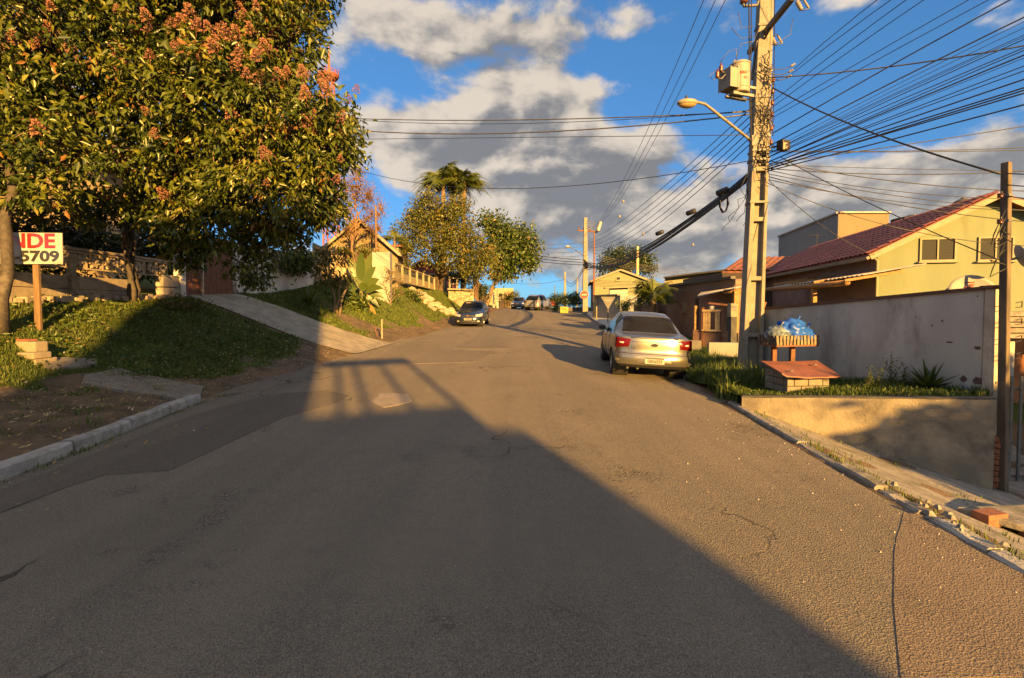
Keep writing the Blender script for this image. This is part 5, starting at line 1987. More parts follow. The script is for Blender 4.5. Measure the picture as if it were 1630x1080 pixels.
# flood light / box on the right side of the pole, cable coil on the left
fx = thing('splice_box', 'dark box with a lit face fixed to the right of the pole among the cables', 'junction box', P(1247, 232, 9.9))
MB().box(P(1247, 232, 9.9), (.22, .16, .20), rz=.35).build('box', DARKMET, fx, bevel=.01)
MB().box(P(1250, 233, 9.78), (.14, .02, .15), rz=.35).build('lid', CREAM, fx)
MB().tube([P(1240, 232, 9.95), P(1226, 236, 10.05), P(1218, 234, 10.1)], .02, 6).build('arm', DARKMET, fx)
cx = P(1152, 322, 11.6)
coil = thing('cable_coil', 'coiled black cable hanging from the bundle left of the concrete pole', 'cable coil', cx)
for k in range(4):
    pts = []
    for i in range(25):
        t = 2 * math.pi * i / 24
        pts.append(cx + Vector((.125 * math.cos(t) + random.gauss(0, .006), .02 * k - .03 + .05 * math.cos(t), .255 * math.sin(t) + random.gauss(0, .006))))
    MB().tube(pts, .013, 5).build('turn', CABLE, coil, smooth=True)

# timber/concrete far poles
def far_pole(name, label, u, vt, vb, Y, w, m, arm=None, lampside=None):
    t_ = P(u, vt, Y)
    zb_ = gz(t_.x, Y) - .2
    root = thing(name, label, 'utility pole', (t_.x, Y, zb_))
    MB().hexa([(t_.x + a * w, Y + b * w, zb_) for a, b in ((-1, -1), (1, -1), (1, 1), (-1, 1))], [(t_.x + a * w * .6, Y + b * w * .6, t_.z) for a, b in ((-1, -1), (1, -1), (1, 1), (-1, 1))]).build('shaft', m, root, bevel=.01)
    return root, t_


fp, ft = far_pole('utility_pole', 'second concrete utility pole down the street carrying the no entry sign', 932, 347, 508, 41.5, .24, CONC)
q0, q1 = P(920, 367, 41.5), P(951, 370, 41.5)
MB().beam(q0, q1, .1, .12, up=(0, 0, 1)).build('crossarm', RUST, fp)
for u in (921, 929, 938):
    MB().lathe(P(u, 366, 41.5), [(.05, 0), (.08, .05), (.05, .1), (.08, .15), (.04, .22)], n=8).build('pin_insulator', PORC, fp, smooth=True)
for k in range(4):
    MB().tube([P(934, 352 + k * 4, 41.3), P(948, 356 + k * 4, 41.3)], .03, 5).build('bracket', METAL, fp)
MB().lathe(P(954, 360, 41.2), [(.10, -.5), (.18, -.45), (.18, .35), (.10, .42)], axis=(.3, 0, 1), n=10).build('surge_arrester', WHITEPORC, fp)
MB().tube([P(931, 408, 41.4), P(915, 398, 40.8), P(906, 393, 40.4)], .04, 6).build('lamp_arm', METAL, fp)
MB().ball(P(903.5, 393, 40.3), (.22, .15, .11), 10, 7).build('lamp_head', WHITE, fp, smooth=True)
for k in range(9):
    MB().tube(bough(P(931 + random.uniform(-3, 3), 415 + random.uniform(-4, 10), 41.2), P(936 + random.uniform(-6, 6), 420 + random.uniform(0, 12), 41.2), -.2, .2, 4), .03, 4).build('cable_loop', CABLE, fp)
fp2, ft2 = far_pole('utility_pole', 'thin rusty brown pole standing just right of the second concrete pole', 946, 368, 508, 38, .085, RUST)
MB().beam(P(935, 367, 38), P(946, 369, 38), .06, .07).build('top_arm', RUST, fp2)
fp3, ft3 = far_pole('utility_pole', 'short pale pole rising behind the dark round tree', 1015, 393, 470, 48, .17, mat('pale_post', (.45, .36, .2)))
fp4, ft4 = far_pole('utility_pole', 'most distant concrete pole above the hedge on the right of the crest', 899.5, 433, 480, 85, .26, CONC)
MB().tube([P(899, 444, 85), P(884, 437, 84)], .06, 5).build('lamp_arm', METAL, fp4)
fp5, ft5 = far_pole('utility_pole', 'small distant post right of the most distant pole', 919, 443, 480, 95, .20, CONC)
fp6, ft6 = far_pole('utility_pole', 'tiny dark post above the hedge left of the distant poles', 883, 455, 480, 95, .12, DARKMET)

# ------------------------------------------------------------------ cables
NTH = ['first', 'second', 'third', 'fourth', 'fifth', 'sixth', 'seventh', 'eighth', 'ninth', 'tenth', 'eleventh', 'twelfth', 'thirteenth', 'fourteenth', 'fifteenth', 'sixteenth', 'seventeenth']
def sag_pts(a, b, sag, n=14):
    a, b = Vector(a), Vector(b)
    return [a.lerp(b, i / n) - Z * sag * 4 * (i / n) * (1 - i / n) for i in range(n + 1)]


def cable(a, b, sag, r, label, group, m=CABLE, name='cable', n=14):
    o = MB().tube(sag_pts(a, b, sag, n), r, 5).build(name, m, smooth=True)
    return tag(o, label, 'cable', group)


def cable3(a, mid, b, r, label, group, m=CABLE, n=20):
    """parabola-like curve through three points"""
    a, mid, b = Vector(a), Vector(mid), Vector(b)
    t1 = (mid - a).length / ((mid - a).length + (b - mid).length)
    pts = []
    for i in range(n + 1):
        t = i / n
        l0 = (t - t1) * (t - 1) / (t1)
        l1 = t * (t - 1) / (t1 * (t1 - 1))
        l2 = t * (t - t1) / (1 - t1)
        pts.append(a * l0 + mid * l1 + b * l2)
    return tag(MB().tube(pts, r, 5).build('cable', m, smooth=True), label, 'cable', group)


# the next pole stands behind the camera, down the street on the right
NP = Vector((16.9, -10.6, 0))
nxt = thing('utility_pole', 'next concrete pole standing behind the viewpoint on the right', 'utility pole', (NP.x, NP.y, -1.5))
MB().hexa([(NP.x + a * .22, NP.y + b * .22, -1.8) for a, b in ((-1, -1), (1, -1), (1, 1), (-1, 1))], [(NP.x + a * .12, NP.y + b * .12, 8.8) for a, b in ((-1, -1), (1, -1), (1, 1), (-1, 1))]).build('shaft', CONC, nxt)
# fan to the right: (pixel on the pole) -> (pixel where it leaves the picture)
hi = [(1262, 112, 1396, 0), (1258, 120, 1418, 0), (1226, 165, 1442, 0), (1224, 175, 1470, 0), (1228, 182, 1542, 0), (1226, 190, 1568, 3), (1231, 212, 1608, 0)]
for k, (u0, v0, u1, v1) in enumerate(hi):
    A = P(u0, v0, 10.1)
    M_ = P(u1, v1, 7.4)
    B = Vector((NP.x + .1, NP.y + .3, 7.9 - k * .15))
    cable3(A, M_, B, .007 if k != 6 else .012, NTH[k] + ' from the left of the steep lines climbing from the pole past the top edge', 'upper lines from the near pole to the right')
lowf = [(1216, 240, 1630, 26), (1216, 244, 1630, 33), (1216, 248, 1630, 43), (1216, 250, 1630, 55), (1216, 252, 1630, 58), (1216, 255, 1630, 62), (1216, 256, 1630, 76), (1216, 259, 1630, 80), (1216, 262, 1630, 88),
        (1217, 262, 1630, 93), (1217, 264, 1630, 106), (1217, 266, 1630, 114), (1217, 268, 1630, 128), (1217, 268, 1630, 142), (1217, 270, 1630, 146), (1217, 271, 1630, 151), (1217, 272, 1630, 170)]
for k, (u0, v0, u1, v1) in enumerate(lowf):
    A = P(u0, v0, 10.1) + Vector((0, 0, random.uniform(-.04, .04)))
    M_ = P(u1 + 20, v1 - 8, 7.1 - .03 * k)
    B = Vector((NP.x + .15, NP.y + .3, 6.3 - k * .06))
    cable3(A, M_, B, random.choice((.005, .006, .008, .012)), NTH[k] + ' cable from the top of the dense black fan at the right edge', 'telephone cables fanning to the right')
side = [(1217, 262, 1640, 200, .05), (1217, 240, 1640, 234, .10), (1217, 242, 1640, 242, .05), (1216, 268, 1640, 260, .25), (1216, 262, 1640, 276, .05), (1217, 255, 1640, 291, .3), (1217, 270, 1640, 300, .35), (1217, 276, 1640, 330, .2), (1217, 280, 1640, 341, .3), (1217, 285, 1640, 318, .35)]
side.sort(key=lambda q: q[3])
for k, (u0, v0, u1, v1, sg) in enumerate(side):
    A = P(u0, v0, 10.1)
    B = P(u1 + 260, v1 + (v1 - v0) * .55 - 10, 9.0)
    cable(A, B, sg, random.choice((.006, .008, .010)), NTH[k] + ' from the top of the nearly level cables above the yellow house', 'level drop cables over the yellow house')
cable(P(1230, 140, 10.05), P(1592, 277, 5.94), .12, .014, 'thick twisted black service cable from the concrete pole down to the timber pole', None)
cable(P(1222, 124, 10.0), P(1700, 60, 7.2), .10, .013, 'twisted pale service cable crossing the fan towards the right edge', None, BARE)
cable(P(1216, 280, 10.0), P(1400, 408, 15), .25, .008, 'thin wire from the concrete pole to the eave of the yellow house', None, BARE)
cable(P(1218, 290, 10.0), P(1660, 393, 8.5), .30, .008, 'slack wire crossing the gable of the yellow house', None, BARE)
cable(P(1242, 250, 10.0), P(1605, 420, 6.0), .08, .008, 'straight wire falling across the house window to the timber pole', None)
for k, (u1, v1) in enumerate([(1640, 262), (1640, 288), (1640, 316)]):
    cable(P(1598, 276 + 18 * k, 5.95), P(u1 + 200, v1, 4.6), .05, .007, ['top', 'middle', 'bottom'][k] + ' short cable leaving the timber pole towards the right edge', 'cables leaving the timber pole to the right')
# along the street to the second pole
FT = P(932, 350, 41.5)
for k, (u0, v0, z_) in enumerate([(1190, 0, 9.4), (1188, 10, 9.2), (1183, 20, 9.0)]):
    A = Vector((P(u0, v0, 10.2).x - .25 * k + .1, 10.4, 9.5 - .05 * k))
    cable(A, P(951 - 4 * k, 361 + 1.5 * k, 41.3), .9, .010, ['rightmost', 'middle', 'leftmost'][k] + ' high line dropping from the pole top to the far pole', 'high voltage lines along the street', BARE, n=24)
    cable(A, Vector((NP.x - .3 * k, NP.y, 8.8)), .3, .010, 'high line leaving the pole top to the right above the picture', 'high voltage lines overhead', BARE, n=24)
for k, (u0, v0) in enumerate([(1198, 170), (1198, 182), (1198, 193), (1198, 205), (1198, 216), (1198, 226)]):
    cable(P(u0, v0, 10.2), P(934 + k, 384 + k * 3.5, 41.3), .45 + .1 * k, .011, NTH[k] + ' from the top of the six parallel low lines down the street', 'low voltage lines along the street', CABLE if k % 2 else BARE, n=20)
for k in range(9):
    A = P(1200, 272 + random.uniform(-8, 8), 10.2)
    B = P(934 + random.uniform(-2, 3), 418 + random.uniform(-5, 7), 41.3)
    cable(A, B, .85 + random.uniform(-.05, .30), random.choice((.010, .014, .022, .030)), 'heavy black telephone bundle sagging down the street to the second pole', 'telephone bundle along the street', n=22)
for k in range(5):
    A = P(1192 + k * 3, 272, 10.15)
    e = P(1150 + k * 11, 345 + random.uniform(-10, 30), 10.4)
    tag(MB().tube(bough(A, e, -.15, .15, 6), .007, 5).build('loose_cable', CABLE, smooth=True), NTH[k] + ' from the left of loose cable ends dangling below the bundle', 'cable', 'loose cable ends at the concrete pole')
for k in range(3):
    q = P(1150 - 50 * k, 305 + 33 * k, 11.4 + 2.6 * k)
    tag(MB().lathe(q, [(.03, -.16), (.075, -.14), (.075, .14), (.03, .16)], axis=(-.5, .8, -.15), n=10).build('splice_closure', DARKMET, smooth=True), ['nearest', 'middle', 'farthest'][k] + ' black splice closure on the telephone bundle left of the pole', 'splice closure', 'splice closures on the bundle')
# tangle on the pole
tang = thing('cable_tangle', 'tangle of black jumper cables wrapped round the concrete pole', 'cable tangle', P(1205, 200, 10))
for k in range(46):
    z = random.uniform(4.6, 6.9)
    c, hx, hy = mp_at(z)
    s0, s1 = random.uniform(-1.1, 1.0), random.uniform(-.6, 1.5)
    e = c - py * (hy + random.uniform(.02, .10)) + px * hx * s0
    f = c - py * (hy + random.uniform(.02, .14)) + px * hx * s1 + Z * random.uniform(-.5, .3)
    MB().tube(bough(e, f, random.uniform(-.35, .15), .16, 5), random.choice((.006, .008, .011)), 5).build('jumper', CABLE, tang, smooth=True)
for k in range(3):
    A = P(1208, 100 + 2 * k, 9.95)
    B = P(1262 - 3 * k, 104 + 9 * k, 9.9)
    MB().tube(sag_pts(A, B, .12 + .03 * k, 8), .009, 5).build('jumper', CABLE, tang, smooth=True)
    MB().lathe(B, [(.018, -.05), (.03, -.02), (.018, 0), (.03, .02), (.018, .05)], axis=(.8, 0, .5), n=8).build('strain_insulator', WHITEPORC, tang)
for pts in ([(1146, 100), (1160, 82), (1172, 78), (1172, 96)], [(1140, 112), (1128, 122), (1136, 128), (1146, 116)], [(1172, 92), (1180, 70), (1200, 66), (1210, 40)], [(1262, 30), (1258, 55), (1242, 66), (1228, 72)], [(1175, 20), (1180, 45), (1200, 42)], [(1164, 45), (1180, 62), (1202, 58)]):
    MB().tube([P(u, v, 9.7) for u, v in pts], .007, 5).build('jumper', BARE, tang, smooth=True)
MB().tube([P(1192, 0, 10.0), P(1193, 150, 10.0), P(1197, 250, 10.0)], .014, 5).build('riser', CABLE, tang)
MB().tube([P(1196, 0, 10.0), P(1195, 150, 10.0), P(1197, 250, 10.0)], .012, 5).build('riser', CABLE, tang)
MB().tube([P(1233, 0, 10.3), P(1232, 120, 10.3), P(1230, 215, 10.3)], .010, 5).build('riser', CABLE, tang)
# across the street to the left
hp0 = Vector((-7.5, 16.0, 0))
lp = thing('service_pole', 'thin service pole hidden in the crown of the big flowering tree', 'pole', (-7.2, 15, 1))
lq = P(385, 240, 17.4)
MB().tube([(lq.x, lq.y, gz(lq.x, lq.y) - .2), (lq.x, lq.y, P(385, 165, 17.4).z)], .07, 8).build('shaft', BARK, lp, smooth=True)
for k, (v0, v1, sg, r_, m_) in enumerate([(176, 182, .45, .008, CABLE), (178, 190, .25, .014, BARE), (182, 196, .55, .016, BARE), (215, 236, .0, .008, CABLE)]):
    cable(P(1196, v0, 10.1), P(385, v1 - 12, 17.4), sg, r_, ['upper thin wire crossing the street to the big tree', 'upper twisted cable crossing the street to the big tree', 'sagging twisted cable crossing the street to the big tree', 'lowest straight wire crossing the street to the big tree'][k], None, m_, n=22)
cable(P(1200, 255, 10.2), P(560, 268, 20), .75, .010, 'long sagging cable crossing the sky in front of the twin palms', None, n=22)
for k in range(4):
    cable(P(932, 386 + 7 * k, 41.3), P(690 + 10 * k, 375 + 6 * k, 44), .5, .018, NTH[k] + ' from the top of four thin lines from second pole to the trees', 'lines from the second pole to the left', BARE)
for k in range(3):
    cable(P(930, 414 + 4 * k, 41.3), P(800, 398 + 5 * k, 44), .15, .03, ['top', 'middle', 'bottom'][k] + ' black cable from the second pole into the dark green tree', 'black cables from the second pole to the left')
for k in range(2):
    cable(P(931, 420 + 4 * k, 41.5), P(899, 440 + 4 * k, 85), 1.6, .03, ['upper', 'lower'][k] + ' cable sagging from the second pole to the most distant pole', 'cables beyond the second pole')
cable(P(899, 445, 85), P(800, 449, 80), .6, .03, 'lone cable crossing above the crest from the most distant pole', None)
for k in range(5):
    cable(P(948, 405 + 3 * k, 39), P(1090 + 10 * k, 428 + 3 * k, 40), .25, .014, NTH[k] + ' from the top of thin lines from rusty pole to pale house', 'lines from the rusty pole to the pale house', BARE)
sp = [(1136, 356), (1172, 409), (1150, 408), (1024, 374), (1104, 390)]
for k, (u, v) in enumerate([(992, 321), (986, 345), (1024, 373), (1103, 390)]):
    q = P(u, v, 24)
    tag(MB().lathe(q, [(.03, -.07), (.06, -.05), (.06, .05), (.03, .07)], n=8).build('line_spacer', WHITEPORC), ['pale spacer on the high lines nearest the pole top', 'pale spacer a little farther down the high lines', 'small dark marker on the wires above the far yellow house', 'small marker on the wires above the pale long house'][k], 'spacer')

# ------------------------------------------------------------------ left side: walls, gate, sign
PANEL = mat('old_concrete_panel', (.30, .245, .175), (.22, .18, .13), scale=4, stain=(.08, .07, .055), sscale=1.4, samt=.8, bump=.7, bscale=30)
BLOCK = mat('breeze_block', (.36, .29, .20), (.26, .21, .15), scale=9, stain=(.09, .08, .06), sscale=2.5, samt=.7, bump=.6)
LEFTX = lambda y: -10.05 + .012 * (y - 9)
bbw = thing('breeze_block_wall', 'old concrete wall topped with petal patterned breeze blocks behind the sale sign', 'wall', (-10, 9.5, 1.8))
ys = np.arange(5.5, 13.6, 1.62)
for i in range(len(ys) - 1):
    ya_, yb_ = ys[i], ys[i + 1]
    for r_ in range(2):
        ym = (ya_ + yb_) / 2
        zb = gz(LEFTX(ym), ym) - .15
        MB().box((LEFTX(ym) + random.uniform(-.012, .012), ym, 1.72 + r_ * .305 + .15), (.09, yb_ - ya_ - .13, .295)).build('panel', PANEL, bbw, bevel=.01)
    MB().box((LEFTX(ya_) + .015, ya_, 2.05), (.15, .12, 1.55)).build('post', PANEL, bbw, bevel=.01)
MB().box((LEFTX(9.5), 9.5, 1.55), (.13, 8.2, .36)).build('footing', PANEL, bbw)
bb = MB()
S_ = .405
t_ = .04
for (y_, z_, sy, sz) in ((0, S_ / 2 - t_ / 2, S_, t_), (0, -S_ / 2 + t_ / 2, S_, t_), (S_ / 2 - t_ / 2, 0, t_, S_ - 2 * t_), (-S_ / 2 + t_ / 2, 0, t_, S_ - 2 * t_)):
    bb.box((0, y_, z_), (.09, sy, sz))
for k in range(8):
    a = math.pi / 4 * k + math.pi / 8
    d_ = Vector((0, math.cos(a), math.sin(a)))
    e_ = Vector((0, -math.sin(a), math.cos(a)))
    L_ = .155 if k % 2 else .155
    bb.prism([e_ * .012 + d_ * .03, d_ * .10 + e_ * .035, d_ * L_, d_ * .10 - e_ * .035, d_ * .03 - e_ * .012], (.07, 0, 0))
bb.lathe((-.04, 0, 0), [(.045, 0), (.045, .09)], axis=(1, 0, 0), n=10)
bme = bb.mesh('breeze_block')
bme.materials.append(BLOCK)
y_ = 5.9
while y_ < 13.2:
    o = link('breeze_block', bme, None, bbw)
    o.location = Vector((LEFTX(y_) + .0, y_, 2.48 + .21)) - world_off(bbw)
    y_ += S_ + .012
MB().box((LEFTX(9.5), 9.5, 2.94), (.16, 8.0, .07)).build('coping', PANEL, bbw, bevel=.01)
# bigger stone blocks between the stems and the gate
for k in range(4):
    MB().box((-9.98, 13.05 + .33 * (k % 2), 1.98 + .36 * (k // 2) + .02), (.22, .31, .34)).build('stone_block', mat('ashlar_block', (.33, .28, .22), (.24, .2, .16), scale=6, stain=(.12, .1, .08), bump=.6), bbw, bevel=.015)

# rubble footing stones along the foot of the wall
fr_ = thing('stone_edging', 'low broken course of stones along the foot of the breeze block wall', 'edging', (-9.8, 10, 1.7))
for k in range(26):
    y_ = 8.4 + k * .175
    x_ = -9.78 + random.uniform(-.06, .08)
    MB().box((x_, y_, gz(x_, y_) + .06), (.16 + random.uniform(-.03, .05), .165, .12 + random.uniform(-.03, .04)), rz=random.uniform(-.25, .25)).build('stone', PANEL, fr_, bevel=.02)

# gate
GATEBR = mat('brown_gate_paint', (.135, .052, .030), (.095, .038, .024), scale=7, stain=(.05, .03, .025), sscale=3, samt=.5, rough=.55)
gx = -9.92
gtb = thing('slat_gate', 'brown vertical slat gate at the top of the concrete ramp', 'gate', (gx, 15, 1.9))
sm = MB().box((0, 0, 0), (.035, .088, 1.95)).mesh('slat')
sm.materials.append(GATEBR)
y_ = 13.82
while y_ < 16.2:
    o = link('slat', sm, None, gtb)
    o.location = Vector((gx + random.uniform(-.003, .003), y_, 1.97 + .975 + .03)) - world_off(gtb)
    y_ += .1
for zz in (2.12, 3.75):
    MB().box((gx - .035, 15.0, zz), (.03, 2.42, .06)).build('rail', GATEBR, gtb)
MB().tube([(gx + .14, 14.42, 1.85), (gx + .14, 14.42, 3.4)], .035, 8).build('pipe_post', mat('pale_pipe', (.42, .40, .36), (.3, .28, .25), rough=.5), gtb, smooth=True)
ww = wall_line('white_wall', 'shaded white plaster wall right of the brown slat gate', (-9.84, 16.3), (-9.30, 21.4), 1.6, 1.5, 3.95, 3.95, -.16, mat('dirty_white_plaster', (.50, .49, .47), (.42, .41, .395), scale=2, stain=(.25, .24, .22), sscale=1.0, samt=.7, bump=.3))
gp = thing('gate_pillar', 'white pillar on the left of the brown slat gate', 'pillar', (-9.95, 13.6, 1.8))
MB().box((-9.95, 13.66, 2.8), (.22, .22, 2.3)).build('pillar_shaft', MATS['dirty_white_plaster'], gp, bevel=.01)

# sale sign
sg = thing('sale_sign', 'white sale board with red and black lettering nailed to a leaning plank', 'sign', P(57, 478, 9.4))
sc_ = P(38, 398, 9.3)
sr = Vector((.98, .20, .02)).normalized()
su = Vector((.01, 0, 1)).normalized()
sn = sr.cross(su).normalized()
SW, SH = 1.36, .58
cR = P(100, 396, 8.6)
sc_ = cR - sr * (SW / 2)
MB().box(sc_, (SW, .02, SH), ax=(sr, -sn, su)).build('board', mat('sign_white', (.30, .295, .285), (.25, .245, .235), scale=6, stain=(.17, .16, .145), samt=.4, rough=.7, spec=.15), sg, bevel=.004)
rt_ = text_mesh('VENDE', .37, .004, paint('sign_letter_red', (.22, .012, .012)), 'lettering', sg, face_mtx(sc_ + sn * .013 + su * .125 + sr * .0, sr, su), .98, .012)
text_mesh('-5709', .27, .004, paint('sign_letter_black', (.02, .02, .02)), 'lettering', sg, face_mtx(sc_ + sn * .013 - su * .155 + sr * .27, sr, su), 1.15, .010)
pk = sc_ + sr * .22 - sn * .045
MB().beam((pk.x, pk.y, gz(pk.x, pk.y) - .1), pk + su * .2, .11, .04, up=(0, 1, 0)).build('plank', WOOD, sg)
p2 = P(40, 480, 9.5)
MB().beam((p2.x, p2.y, gz(p2.x, p2.y) - .1), (p2.x, p2.y + .02, gz(p2.x, p2.y) + .32), .07, .05, up=(0, 1, 0)).build('peg', RUST, sg)

# concrete blocks in the grass by the left trunk
cb = thing('concrete_bench', 'two broken concrete blocks lying on the grass right of the left tree trunk', 'blocks', P(45, 560, 8.6))
CBM = mat('block_concrete', (.24, .20, .14), (.185, .155, .11), scale=5, stain=(.17, .13, .08), sscale=3, samt=.6, bump=.6)
cq = G(45, 572)
cb.location = cq
OFF[cb.name] = cq.copy()
c_ = cq + Vector((-.10, .16, .20))
MB().box(c_, (.44, .20, .18), rz=R(-12)).build('block', CBM, cb, bevel=.02)
MB().box(cq + Vector((-.06, .08, .06)), (.54, .28, .11), rz=R(-9)).build('block', CBM, cb, bevel=.02)
MB().box(cq + Vector((-.2, .18, .31)), (.28, .15, .035), rz=R(-14)).build('tile', BRICK, cb, bevel=.01)
MB().box(cq + Vector((-.05, .15, -.12)), (.50, .34, .26), rz=R(-9)).build('block', CBM, cb, bevel=.02)

# house above the wall, mostly behind the foliage
lh = thing('hillside_house', 'ochre house wall with a tiled roof glimpsed behind the big left tree', 'house', (-15, 12, 2))
fixn(MB().box((-16.5, 12.0, 4.0), (5.0, 10.5, 5.0)).build('wall', mat('ochre_house', (.44, .33, .18), (.36, .27, .15), scale=2, stain=(.2, .15, .09)), lh))
fixn(MB().hexa([(-19.8, 6, 6.4), (-13.2, 6, 6.4), (-13.2, 18, 6.4), (-19.8, 18, 6.4)], [(-18.2, 7.2, 7.8), (-15.0, 7.2, 7.8), (-15.0, 16.8, 7.8), (-18.2, 16.8, 7.8)]).build('roof', TILE_OLD, lh))
lbm = bush('hedge', 'dark hedge showing above the breeze block wall', (-11.6, 10.6, 2.1), (1.0, 3.4, .95), LEAF_DARK, 420, 22, .14, rc=.28)
bush('hedge', 'dark leafy hedge over the left part of the slat gate', (-11.3, 14.6, 2.4), (.9, 1.6, 1.1), LEAF_DARK, 260, 22, .14, rc=.28)

# sloping masonry parapet of the stairs, rough stone under it
OCHRE = mat('ochre_render', (.20, .145, .075), (.155, .115, .06), scale=2.5, stain=(.20, .15, .09), sscale=1.2, samt=.6, bump=.5)
ROUGHW = mat('rough_stone_wall', (.36, .275, .165), (.21, .16, .10), scale=4.5, stain=(.11, .09, .06), sscale=2.2, samt=.7, bump=1.0, bscale=9)
st = thing('stair_parapet', 'sloping ochre parapet with rough stone wall below it above the banana plant', 'parapet', P(550, 450, 22.5))
s0, s1 = P(498, 386, 22.0), P(597, 436, 23.4)
sw = Vector((s1.x - s0.x, s1.y - s0.y, 0)).normalized()
sb_ = Vector((-sw.y, sw.x, 0))
fixn(MB().prism([s0, s1, s1 - Z * .52, s0 - Z * .38], sb_ * .25).build('parapet', OCHRE, st))
fixn(MB().prism([s0 - Z * .38 + sb_ * .04, s1 - Z * .52 + sb_ * .04, Vector((s1.x, s1.y, 1.4)) + sb_ * .04, Vector((s0.x, s0.y, 1.4)) + sb_ * .04], sb_ * .25).build('stone_wall', ROUGHW, st))
for k in range(34):
    t = random.uniform(.02, .98)
    zt_ = (s0 - Z * .42).lerp(s1 - Z * .56, t)
    zz = random.uniform(2.2, zt_.z - .14)
    MB().ball(Vector((zt_.x, zt_.y, zz)) + sb_ * .06, (.17, .10, .12), 7, 5, .12).build('stone', ROUGHW, st)
wl_ = thing('white_wall', 'bright sunlit white wall end between the stair parapet and the bank', 'wall', P(607, 450, 23.3))
w0, w1 = P(592, 402, 23.3), P(620, 401, 23.9)
fixn(MB().prism([w0, w1, Vector((w1.x, w1.y, 1.6)), Vector((w0.x, w0.y, 1.6))], (-.05, .2, 0)).build('wall_body', mat('sunlit_white', (.27, .255, .22), (.24, .225, .195), scale=2, stain=(.45, .42, .36), sscale=.9, samt=.5), wl_))
w2 = P(624, 403, 24.8)
fixn(MB().prism([w1 + Vector((.01, .03, 0)), w2, Vector((w2.x, w2.y, 1.8)), Vector((w1.x + .01, w1.y + .03, 1.6))], (-.15, 0, 0)).build('return_wall', MATS['sunlit_white'], wl_))

# hill house with an arched porch
hh, ha_, hb_ = gable_house('hill_house', 'ochre hillside house with an arched porch and a steep pale edged gable', (P(512, 400, 28).x, 28, 0), R(-6), 4.55, 2.6, 2.2, P(622, 402, 28).z, P(568, 350, 28).z, OCHRE, TILE_OLD, over=.25, front=.45, trim=CREAM,
                           windows=[(.55, 4.6, .7, .8, CREAM, DGLASS, 2)])
HB = Vector((P(512, 400, 28).x, 28, 0))
ac = HB + ha_ * 2.05 - hb_ * .03 + Z * 4.6
arch = [ac + ha_ * (.62 * math.cos(t)) + Z * (.62 * math.sin(t)) for t in np.linspace(0, math.pi, 13)] + [ac - ha_ * .62 - Z * .9, ac + ha_ * .62 - Z * .9]
MB().prism(arch, hb_ * .02).build('arch_opening', mat('arch_shade', (.07, .045, .03), (.05, .035, .025)), hh)  # dark panel painted as the shade within the porch arch
am = MB()
for i in range(14):
    t0, t1 = math.pi * i / 14, math.pi * (i + 1) / 14
    am.beam(ac - hb_ * .05 + ha_ * .68 * math.cos(t0) + Z * .68 * math.sin(t0), ac - hb_ * .05 + ha_ * .68 * math.cos(t1) + Z * .68 * math.sin(t1), .12, .12, up=-hb_)
am.build('arch_moulding', OCHRE, hh)
for x in (3.1, 3.55):
    MB().box(HB + ha_ * x - hb_ * .3 + Z * 4.0, (.08, .08, 1.3), ax=(ha_, hb_, Z)).build('baluster', CREAM, hh)
MB().box(HB + ha_ * 2.0 - hb_ * 1.2 + Z * 3.3, (1.4, .3, 1.3), ax=(ha_, hb_, Z)).build('porch_wall', mat('terracotta_render', (.42, .22, .10), (.34, .18, .08), scale=3), hh)
yh2 = thing('yellow_house', 'corner of a yellow house seen between the white wall and the red gable', 'house', P(630, 430, 35))
q = P(630, 395, 35)
MB().box((q.x - .35, 36.5, q.z / 2 + .5), (1.15, 3, q.z + .2 - 1.0)).build('wall', YELL, yh2)
MB().box((q.x - .35, 36.5, q.z + .15), (1.6, 3.4, .14)).build('roof', TILE_OLD, yh2)
dp_ = thing('timber_pole', 'thin dark post rising in front of the arched hillside house', 'pole', P(598, 410, 25.5))
q = P(598, 328, 25.5)
MB().tube([(q.x, q.y, 2.0), q], .055, 7).build('shaft', WOOD, dp_)

# balustrade fence stepping down the bank
bf = thing('balustrade', 'cream balustrade with square posts running down the bank below the red gabled house', 'fence', P(660, 450, 29))
f0, f1 = P(626, 433, 27.5), P(691, 454, 37)
fd = (f1 - f0)
h_ = .95
CRW = mat('cream_render', (.20, .165, .10), (.17, .14, .085), scale=3, stain=(.28, .22, .13), samt=.5)
fixn(MB().hexa([f0 - Z * .5, f1 - Z * .4, f1 - Z * .4 + Vector((-.15, .1, 0)), f0 - Z * .5 + Vector((-.15, .1, 0))], [f0 + Z * .08, f1 + Z * .08, f1 + Z * .08 + Vector((-.15, .1, 0)), f0 + Z * .08 + Vector((-.15, .1, 0))]).build('base_wall', CRW, bf))
for k in range(7):
    q = f0 + fd * (k / 6)
    MB().box((q.x, q.y, q.z + .12), (.15, .15, 1.0), rz=.5).build('post', CRW, bf, bevel=.01)
MB().beam(f0 + Z * .55, f1 + Z * .55, .09, .07).build('rail', CRW, bf)
for k in range(42):
    if k % 7 == 0: continue
    q = f0 + fd * (k / 42)
    MB().beam(q + Z * .08, q + Z * .53, .02, .02, up=(0, 1, 0)).build('baluster', DARKMET, bf)

